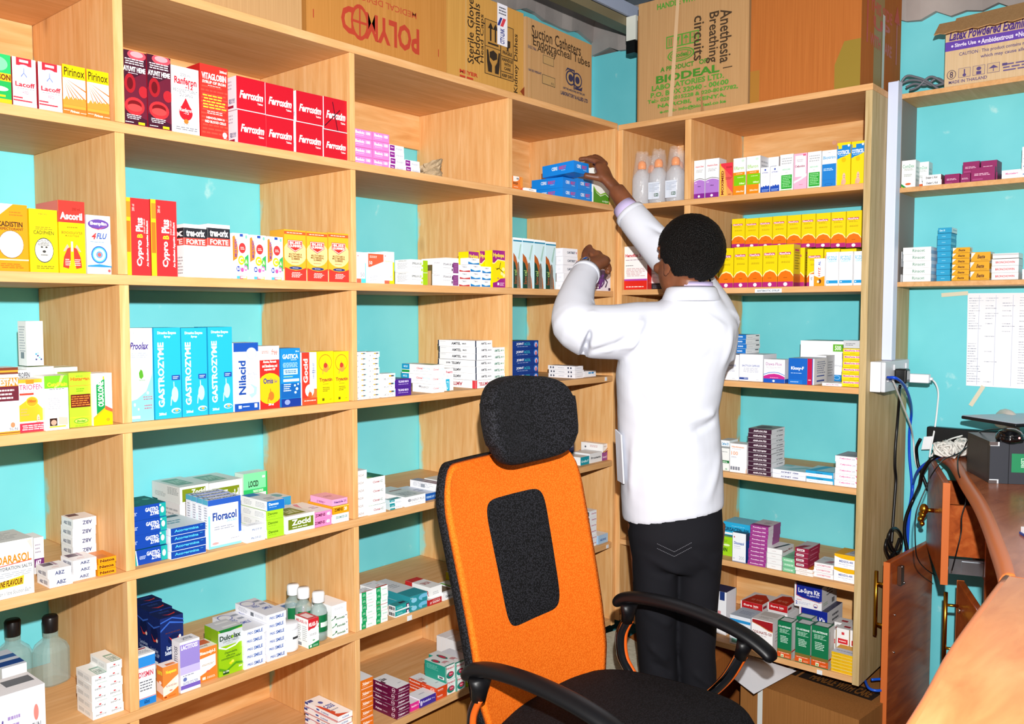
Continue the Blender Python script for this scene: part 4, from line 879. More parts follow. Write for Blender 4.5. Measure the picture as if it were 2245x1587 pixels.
F l .4 .8 .9 .88 b0b4b4 1; r 0 .34 1 .46 1f7a3c; t .1 .36 .86 .44 c8ecd0 b "Cefuroxime"; e .8 .08 .08 .04 a0c8b0; r 0 .0 1 .04 e0e4e0
T r 0 0 1 1 d0d4d0
#bluetop|eef2f6
F t .2 .3 .9 .7 3a98cc b "Cefrine DS"
T r 0 0 1 1 cfe0ea
#hund|f6f6f9
F t .1 .86 .84 .92 f0a068 b "Nitrofurantoin"; l .1 .8 .7 .83 c0c4d0 1; t .08 .6 .48 .73 f4a878 "100"; l .08 .5 .4 .56 b0b4c4 2; r .04 .08 .6 .2 8a8e9c; r .14 .08 .17 .2 f6f6f9; r .3 .08 .33 .2 f6f6f9; r .46 .08 .49 .2 f6f6f9; p f0a878 .96,0 1,0 1,.2 .96,.1
S r 0 0 1 1 e0dce0
#anf|442238
F t .22 .3 .8 .72 f0e8ee b "ANFLOX-750"; r 0 0 1 .05 d8d0d6
S r 0 0 1 1 e9e9ee; t .4 .3 .86 .66 60606a b "10 Tablets"
T r 0 0 1 1 a8b4b4; e .4 .5 .3 .3 6a5a6a; l .5 .3 .9 .6 7a8488 2
#anff|442238
F t .22 .3 .8 .72 f0e8ee bf "ANFLOX-750"; r 0 0 1 .05 d8d0d6
S r 0 0 1 1 e9e9ee; t .4 .3 .86 .66 60606a b "10 Tablets"
#acin|eef1fa
F t .25 .3 .78 .68 4a5490 b "ACINET 1000"; r 0 0 1 .08 d0d8ec
T r 0 0 1 1 bcd4dc; p 7ab0b8 .3,.2 .5,.2 .9,.8 .7,.8; r 0 .7 .3 1 8ac0c4
#lex|eef3f6
F r 0 .55 1 1 22a8e0; t .38 .62 .62 .85 0f5a90 b "Lexor"; r .96 0 1 1 22a8e0; l .1 .2 .8 .32 b0b8c4 1
T r 0 0 1 1 b4dce4; p 22a8e0 0,0 .3,0 .6,1 .3,1; r .0 0 1 .1 22a8e0
#cefp2|f7f0f6
F t .18 .42 .66 .74 e06aa8 b "Cefpodox"; t .68 .44 .82 .72 b8b8c4 b "200"; l .18 .2 .8 .28 c8c0cc 1; p e82c90 .84,.92 1,.92 1,.2
T r 0 0 1 1 b0aab4; r .3 .2 .9 .5 98929c
#lime|a8e420
F t .0 .2 .7 .42 2a5a14 b "ISODIN"; e .66 .56 .2 .06 eafac0; l .1 .7 .8 .85 80b818 2
T r 0 0 1 1 98d0a0
#gris|2ab4e8
F t .04 .32 .96 .62 123a5c b "GRISACTIN-500"; l .3 .72 .8 .78 a0e0f8 1; r .0 .06 .6 .22 f0faff
T r 0 0 1 1 90d8f0
#dico|f2f4fa
F t .12 .6 .86 .7 4a70c0 b "Diconazol"; l .12 .52 .6 .56 a8b0c8 1; l .1 .46 .7 .49 c0c8d8 1; t .5 .1 .9 .22 c0c4d0 "200"; r .05 .1 .2 .14 d0d4e0; e .14 .85 .05 .025 d05a60; r 0 0 1 .03 8a94b0
S r 0 0 1 1 1f4aa4; r 0 .75 1 1 3a4a70
T r 0 0 1 1 2a3a5a
#kon|a63a92
F t .14 .35 .86 .7 f4d8ee b "Kontilen-200"; r 0 0 1 .06 c878b8
S r 0 0 1 1 984a8a; r 0 0 .4 1 e0d8e0
T r 0 0 1 1 d4ccd4; l .4 .4 .8 .7 9a8a9a 2; r 0 0 1 .25 a63a92
#wstack|f2f2f2
F l .3 .4 .7 .6 d0b8b8 1; r 0 0 1 .06 d0d0d0
S r 0 0 1 1 e0e0e2; t .1 .3 .9 .7 a05a60 b "Rena Mox"
T r 0 0 1 1 e4e4e4; p 2a2a2e .3,.1 .5,.1 .9,.9 .7,.9
#fcg|86d0a0
F t .14 .35 .84 .66 eefaf0 b "FC-DOLE 200"; r 0 0 1 .06 60b080
T r 0 0 1 1 70b890; t .2 .3 .8 .6 48886a f "FC-DOLE"
#mar|9a1f40
F r .12 .3 .7 .75 f2e8ea; l .16 .35 .66 .7 60404a 1; r 0 0 1 .05 d8a0b0
S r 0 0 1 1 a82c4c; l .2 .3 .8 .6 d88aa0 1
T r 0 0 1 1 c8c0c4; p 9a1f40 0,0 .5,0 .8,.5 .3,.4
#worange|f4f2f0
F l .2 .35 .8 .65 d8a890 1; r 0 0 1 .08 e0c8b8
T r 0 0 1 1 f0982c
#loob|f6f3f5
F t .14 .36 .86 .7 e08aa0 b "LOOBITOSS"; r 0 0 1 .06 d8d0d4
S r 0 0 1 1 dcdade
T r 0 0 1 1 d4d8da; p b06a78 .4,.2 .8,.2 .9,.6 .6,.5; l .1 .5 .6 .8 a8b0b4 2
#medi|f6f6f9
F p fbc010 0,1 1,1 1,.7 .6,.66 .3,.7 0,.82; t .22 .42 .84 .58 6a7ab8 b "MEDIZOL-400"; l .2 .26 .86 .32 a0a8c8 1; l .42 .14 .62 .19 a0a8c8 1
T r 0 0 1 1 f4b818; p c8ccd4 .4,.1 1,.0 1,1 .6,1; l .5 .3 .9 .7 7a84a0 2
#bluewh|eef0f5
F r 0 .0 .16 1 2a4a9a; r .6 .8 .9 1 1f3a80; l .3 .4 .8 .6 d87a80 1
T r 0 0 1 1 30385a
#sure|f1eeee
F r .06 .14 1 1 cc1c24; t .14 .5 .82 .74 fff0ec b "Sure kit"; l .55 .36 .82 .43 f4c8c4 1; r .06 .12 1 .14 5a2430
S r 0 0 1 1 eeecec; r .04 .4 .3 .7 a02c40; l .4 .2 .9 .8 a0a0a8 5
T r 0 0 1 1 f0eeec; p cc3422 .06,0 1,0 1,.5 .6,.9 .2,.8; t .3 .2 .8 .4 e88a70 bf "Sure kit"
#lesure|f2f1f4
F p 15299a .08,1 1,1 1,.4 .9,.34 .3,.42 .08,.5; p c83a5a .06,1 .08,1 .08,.5 .3,.42 .9,.33 1,.38 1,.35 .9,.31 .3,.395 .06,.47; t .14 .62 .92 .82 f0f0fa b "Le-Sure Kit"; t .46 .5 .9 .6 e0e0f4 b "H. pylori Kit"; e .78 .16 .08 .09 c83a5a; e .78 .16 .065 .075 f2f1f4; p 2a3a9a .72,.14 .84,.14 .82,.09 .74,.09; t .05 .1 .12 .24 4a5ab0 b "2"; l .14 .12 .6 .24 c0c4d8 2; l .08 .28 .36 .33 d85a6a 1
S r 0 0 1 1 e4e4e8; l .3 .5 .8 .9 5a5e66 3; l .1 .14 .4 .3 a8c0a0 2; r .66 .1 .84 .3 70747a
T r 0 0 1 1 40405a
#bluelid|e8ecf4
F r 0 .78 1 .88 2a98dc; l .1 .3 .6 .6 c0c8d4 2; r .1 .05 .4 .2 7ab8a8
T r 0 0 1 1 b8c4d4; l .2 .3 .8 .7 8a9ab4 3
#arte|f7f5f5
F p a81c24 .02,.98 1,.98 1,.7 .8,.72 .4,.82 .02,.88; p e8a060 .02,.87 .4,.8 .8,.69 1,.67 1,.7 .8,.72 .4,.82 .02,.89; t .04 .55 .96 .64 a86a68 b "COSUNATE-120"; l .1 .48 .8 .52 c0b0b0 1; p d84a30 0,.1 .4,.18 .8,.12 1,.04 1,0 0,0; p f0b080 0,.14 .4,.22 .8,.16 1,.08 1,.04 .8,.12 .4,.18 0,.1
S r 0 0 1 1 e2dede; l .2 .3 .8 .7 c0b8b8 4
T r 0 0 1 1 e0dedc; r .1 .5 .9 .9 c8c4c0; l .2 .2 .8 .4 a8a4a0 2
#coar|0f7a4c
F t .06 .83 .92 .88 e4f4ec b "CO-ARTESIANE"; l .14 .68 .86 .8 b8e0cc 4; l .2 .42 .75 .62 d8f0e4 5; r 0 .14 1 .24 8a7030; r 0 .02 1 .165 e85a1c; l .06 .135 .94 .16 ffe8d8 1; r .26 .03 .46 .11 f0e8d0; r .3 .04 .42 .08 8ac060; l .56 .04 .9 .08 ffc8a0 2
S r 0 0 1 1 dcdedd; r 0 0 .3 .9 c4c8c6; r 0 .2 1 .24 d8402c
T r 0 0 1 1 2a6a50; r .12 .14 .9 .86 d0d6d4
#wry|f4f2f2
F r .12 .55 .9 .7 e02c34; l .18 .59 .84 .66 ffd8d8 1; r .4 .82 .62 .9 e04048; l .1 .3 .7 .46 c0c0c4 3
S r 0 0 1 1 e6dcc8; r 0 0 .12 1 e0b040
T r 0 0 1 1 e6e4e4; r .4 .3 .9 .6 b83a44
#yst|f6c414
F l .1 .5 .42 .68 7a6410 1; l .5 .5 .8 .68 f0803c 1; r 0 0 1 .08 fbe8a0
T r 0 0 1 1 cdd0dc; r 0 .55 1 1 f4b428; l .1 .2 .9 .4 9a9cb0 1
#comd|f4f6f5
F t .1 .72 .9 .85 7ac0a0 "ComDex"; l .2 .62 .84 .7 b0b8b4 2; l .2 .4 .76 .5 a8b0ac 2; e .5 .13 .2 .04 f0682c; p 18a044 0,0 0,.17 .4,0; p f0d020 0,0 0,.08 .2,0
S r 0 0 1 1 d6e8e8; l .1 .2 .9 .8 a8c8c8 4
#delair|f6f6f6
F t .2 .3 .8 .7 6a6a70 b "Delair L Kid"
S r 0 0 1 1 8a4a58
#pred|9c2468
F l .1 .4 .9 .6 f0c8e0 2; r .06 .1 .5 .2 b84a88
S r 0 0 1 1 7a1c50
T r 0 0 1 1 a84a80
#mont|f4f2f6
F t .2 .4 .85 .7 e07ab0 b "Montelarg"
#blued|f2f4f8
F l .1 .3 .9 .6 4a7ab8 1
#rina|f6f7f7
F t .34 .3 .78 .74 5a9a82 "Rinacet"
S r 0 0 1 1 dfe8f2; r 0 .0 .9 .5 a8c8e4
T r 0 0 1 1 c8ccd0
#tealt|28a8d8
F l .3 .4 .7 .6 a0e0f4 1; r 0 0 1 .06 1880b0
S r 0 0 1 1 2098c8; r .0 .1 .8 .5 70c8e8
T r 0 0 1 1 dceaf0
#tealtop|28a8d8
F t .1 .3 .5 .7 d0f0fa b "Citro 10"
S r 0 0 1 1 e4ecf0; r .2 .4 .9 .7 b0c0c8
T r 0 0 1 1 dceaf0
#bet|f4b018
F t .32 .3 .72 .72 6a3a10 bi "Beste"; p f4f0e6 0,.94 .22,.94 0,.3; l .5 .12 .9 .22 a87a18 1; r 0 0 1 .06 d89a10
S r 0 0 1 1 e8e4da; r .0 .2 .5 .8 e8a818
T r 0 0 1 1 eeeade
#bronch|f6f4f4
F t .14 .35 .86 .68 d85a64 b "BRONCHOWIN"; r 0 0 1 .06 d0d0d2
S r 0 0 1 1 d8d8da
#opentray|f0f0f0
F r 0 .6 1 .9 c8c8cc
T r 0 0 1 1 e8e8e8; r .06 .1 .94 .9 6a6a70

#poly|b87a38
F t .2 .5 .84 .64 c0402a bf "BLOOD BAG"; t .3 .3 .76 .34 b85030 f "MEDICAL DEVICES"; t .22 .07 .78 .24 b8402c bf "POLYMED"; e .345 .16 .06 .11 b8402c; e .345 .16 .047 .085 b87a38; r .34 .06 .35 .26 b8402c; r .29 .152 .4 .168 b8402c; r .04 .1 .045 .15 b03a28; r .93 .1 .935 .15 b03a28; r .5 .66 1 .68 c0402a; r .55 .7 1 .9 b03428; t .6 .72 .95 .75 d88a60 bf "POLY MEDICURE LTD"
#glove|b98944
F t .24 .2 .32 .98 2e2418 r90 "Sterile Gloves"; t .32 .22 .4 .9 2e2418 r90 "Abdominals"; t .4 .25 .46 .8 2e2418 r90 "Head Caps"; t .86 .02 .93 .72 2e2418 r90 "Kidney Dishes"; r .46 .14 .855 .77 2c2620; r .468 .148 .847 .762 b98944; r .67 .14 .68 .77 2c2620; r .468 .455 .67 .463 2c2620; r .68 .4 .847 .408 2c2620; r .68 .22 .847 .228 2c2620; t .7 .43 .83 .47 2c2620 b "FRAGILE"; t .69 .35 .84 .39 2c2620 b "HANDLE"; t .72 .3 .81 .335 2c2620 b "WITH"; t .72 .25 .81 .285 2c2620 b "CARE"; t .69 .165 .84 .2 2c2620 b "KEEP DRY"; r .5 .49 .64 .51 2c2620; r .525 .53 .545 .68 2c2620; r .59 .53 .61 .68 2c2620; p 2c2620 .5,.67 .535,.74 .57,.67; p 2c2620 .565,.67 .6,.74 .635,.67; p 2c2620 .57,.43 .62,.4 .62,.34 .57,.31 .52,.34 .52,.4; p 2c2620 .48,.42 .5,.42 .52,.3 .55,.25 .55,.17 .5,.17 .485,.28; p 2c2620 .66,.42 .64,.42 .62,.3 .59,.25 .59,.17 .64,.17 .655,.28; p 2c2620 .73,.6 .8,.6 .8,.53 .775,.51 .775,.48 .8,.475 .73,.475 .755,.48 .755,.51 .73,.53; r .62 .52 .76 1 e4e4ee; t .66 .54 .72 .72 2a3a8a br90 "CITY-LINK"; p d84050 .66,.74 .7,.74 .74,.84 .7,.84; p 2a3a8a .62,.74 .65,.74 .69,.84 .66,.84; l .64 .87 .74 .97 50505a 3; t .13 .06 .36 .1 c03a2a b "MEYER"; r .13 .015 .3 .035 c03a2a; p 8a3a1c .94,.05 1,.12 1,.0; r .2 0 .215 1 c8a064
#suct|bb9664
F t .08 .78 .82 .93 3a2c20 "Suction Catheters"; t .1 .68 .97 .79 3a2c20 "Endotracheal Tubes"; t .16 .6 .44 .71 3a2c20 "Airway"; t .03 .62 .15 .66 40405a b "BOX No."; r .24 .5 .4 .61 50483c; r .245 .506 .395 .604 bb9664; t .03 .34 .22 .37 40405a b "GROSS WEIGHT"; r .23 .24 .42 .36 50483c; r .235 .247 .415 .353 bb9664; t .36 .26 .4 .29 50483c "KG"; e .655 .44 .075 .1 2a3058; e .655 .44 .06 .08 bb9664; e .655 .44 .035 .05 2a3058; e .76 .44 .075 .1 2a3058; e .76 .44 .06 .08 bb9664; e .76 .44 .035 .05 2a3058; p 2a3058 .57,.5 .6,.56 .7,.56 .7,.54 .61,.54; p 2a3058 .72,.34 .72,.31 .83,.31 .84,.37 .8,.34; r .7 .3 .715 .56 2a3058; t .54 .26 .88 .29 40405a b "BETTER MEDICINE, BETTER LIFE"; t .5 .18 .93 .23 2a3058 b "LABORATORY & ALLIED LTD"; r .03 0 .035 1 cdb088; r .07 0 .074 1 a88450
#biod|b98a5c
F t .18 .91 .72 .96 5aa03a b "HANDLE WITH CARE"; r .27 .57 .57 .67 5aa03a; r .28 .58 .34 .66 b98a5c; r .355 .58 .41 .66 b98a5c; r .425 .58 .485 .66 b98a5c; r .5 .58 .56 .66 b98a5c; r .295 .59 .303 .65 5aa03a; r .315 .59 .323 .65 5aa03a; p 5aa03a .365,.65 .4,.65 .385,.61 .38,.61; r .379 .585 .387 .61 5aa03a; p 5aa03a .43,.625 .455,.655 .48,.625; r .453 .585 .46 .63 5aa03a; r .526 .585 .534 .655 5aa03a; r .505 .616 .555 .624 5aa03a; e .41 .5 .125 .055 5aa03a; e .41 .5 .112 .046 b98a5c; e .41 .5 .1 .038 5aa03a; e .41 .5 .09 .031 b98a5c; t .34 .48 .48 .52 4a9030 b "Biodeal"; t .22 .385 .66 .425 4a9030 b "A PRODUCT   OF:"; t .18 .295 .76 .36 4a9030 b "BIODEAL"; t .14 .24 .8 .285 5aa03a b "LABORATORIES LTD."; t .13 .185 .84 .228 5aa03a b "P.O. BOX 32040 - 00600"; t .1 .135 .92 .172 5aa03a b "Tel:- 020-2015228 & 020-8067782,"; t .2 .085 .82 .122 5aa03a b "NAIROBI,  KENYA."; t .22 .035 .82 .07 5aa03a b "e-mail:- info@biodeal.co.ke"; t .76 .36 .86 .78 4a3a2a r27 "Anethesia"; t .64 .38 .75 .78 4a3a2a r27 "Breathing"; t .53 .42 .62 .78 4a3a2a r27 "circuits"; r .79 .315 .87 .322 4a3a2a; r .0 .0 .012 .9 a87848; p d8b48c .3,0 .34,0 .4,1 .37,1; p a87c50 .6,.0 .63,.0 .6,.2; r .76 0 .765 .3 cba070
#rust|ad662e
F r 0 .0 .09 .22 b07a30; r 0 .76 .09 .96 b07a30; r .78 .0 1 .16 9a8030; p 9a8030 .78,.16 .86,.3 1,.3 1,.16
S r .3 .0 .55 1 a08038; t .2 .52 .75 .6 c8482c b "THIS SIDE"; t .28 .42 .7 .5 c8482c b "UP"; t .2 .3 .75 .38 c8482c b "WITH CARE"; r .12 .3 .15 .62 c8402c; p c8402c .06,.6 .21,.6 .135,.72; r .86 .28 .89 .58 c8402c; p c8402c .8,.56 .95,.56 .875,.68; r .5 0 .56 .55 c8d0c8
#latex|d2b58e
F t .03 .74 .99 .9 54388e bi "Latex Powdered Examination Gloves"; r 0 .58 1 .73 6a48b4; t .08 .61 .26 .69 e4dcf4 b "Single Use"; t .3 .61 .56 .69 e4dcf4 b "Ambidextrous"; t .6 .61 .8 .69 e4dcf4 b "Non-Sterile"; e .06 .65 .01 .018 e4dcf4; e .285 .65 .01 .018 e4dcf4; e .585 .65 .01 .018 e4dcf4; t .12 .46 .92 .53 5a4a84 "CAUTION : This product contains natural rubber latex"; t .3 .37 .72 .44 5a4a84 "which may cause allergic"; e .06 .19 .04 .075 50405a; e .06 .19 .035 .066 d2b58e; t .045 .14 .075 .24 50405a "8"; r .12 .12 .22 .27 5a4a84; r .123 .125 .217 .265 d2b58e; r .165 .15 .175 .25 5a4a84; e .17 .155 .015 .025 5a4a84; r .24 .12 .34 .27 5a4a84; r .243 .125 .337 .265 d2b58e; r .27 .13 .31 .18 5a4a84; e .29 .22 .02 .03 5a4a84; r .36 .12 .46 .27 5a4a84; r .363 .125 .457 .265 d2b58e; p 5a4a84 .37,.19 .41,.24 .45,.19; r .407 .14 .413 .19 5a4a84; t .04 .04 .36 .09 5a4a84 "MADE IN THAILAND"; l .48 .1 .9 .24 6a5a90 3; r .48 .2 .52 .24 5a4a84; r .9 .12 .95 .3 6a48b4
#plainc|bd9a6c
F r .2 0 .204 1 ad8a5c
#handle|935c28
F l .3 .3 .6 .6 a87848 1
T r .3 .34 .92 .52 2e2620; t .38 .37 .88 .49 8a5a2a b "HANDLE WITH CARE"; r .2 .34 .28 .52 2e2620; p 8a5a2a .22,.5 .26,.5 .24,.42; r .235 .36 .245 .42 8a5a2a
#dark|8a5a30
F r .3 .2 .7 .24 7a4c26
#pc|3a3d44
F r 0 .0 .06 .1 c8ccd0; r 0 .9 .06 1 c8ccd0; r .12 .0 .125 1 1a1c20; r .14 .28 .5 .73 2a8a5c; t .3 .32 .36 .7 e0f4e8 br27 "UNCLASSIFIED"; t .42 .34 .45 .68 b8e0c8 r27 "U.S. Government"; t .2 .4 .23 .62 b8e0c8 r27 "Label"
S r 0 0 1 1 2c2e34; r .1 .1 .9 .9 34373e
T r 0 0 1 1 34373e; r .12 .0 .125 1 1a1c20
'''
DES = parse_designs(DESIGNS)
DES['_x'] = {'base': 'fff', 'F': [(['t','0','0','1','1','fff','b'], s) for s in ('SN', 'BLOOD THINNERS', 'ANTIBIOTIC SYRUP')]}
make_texts(DES)
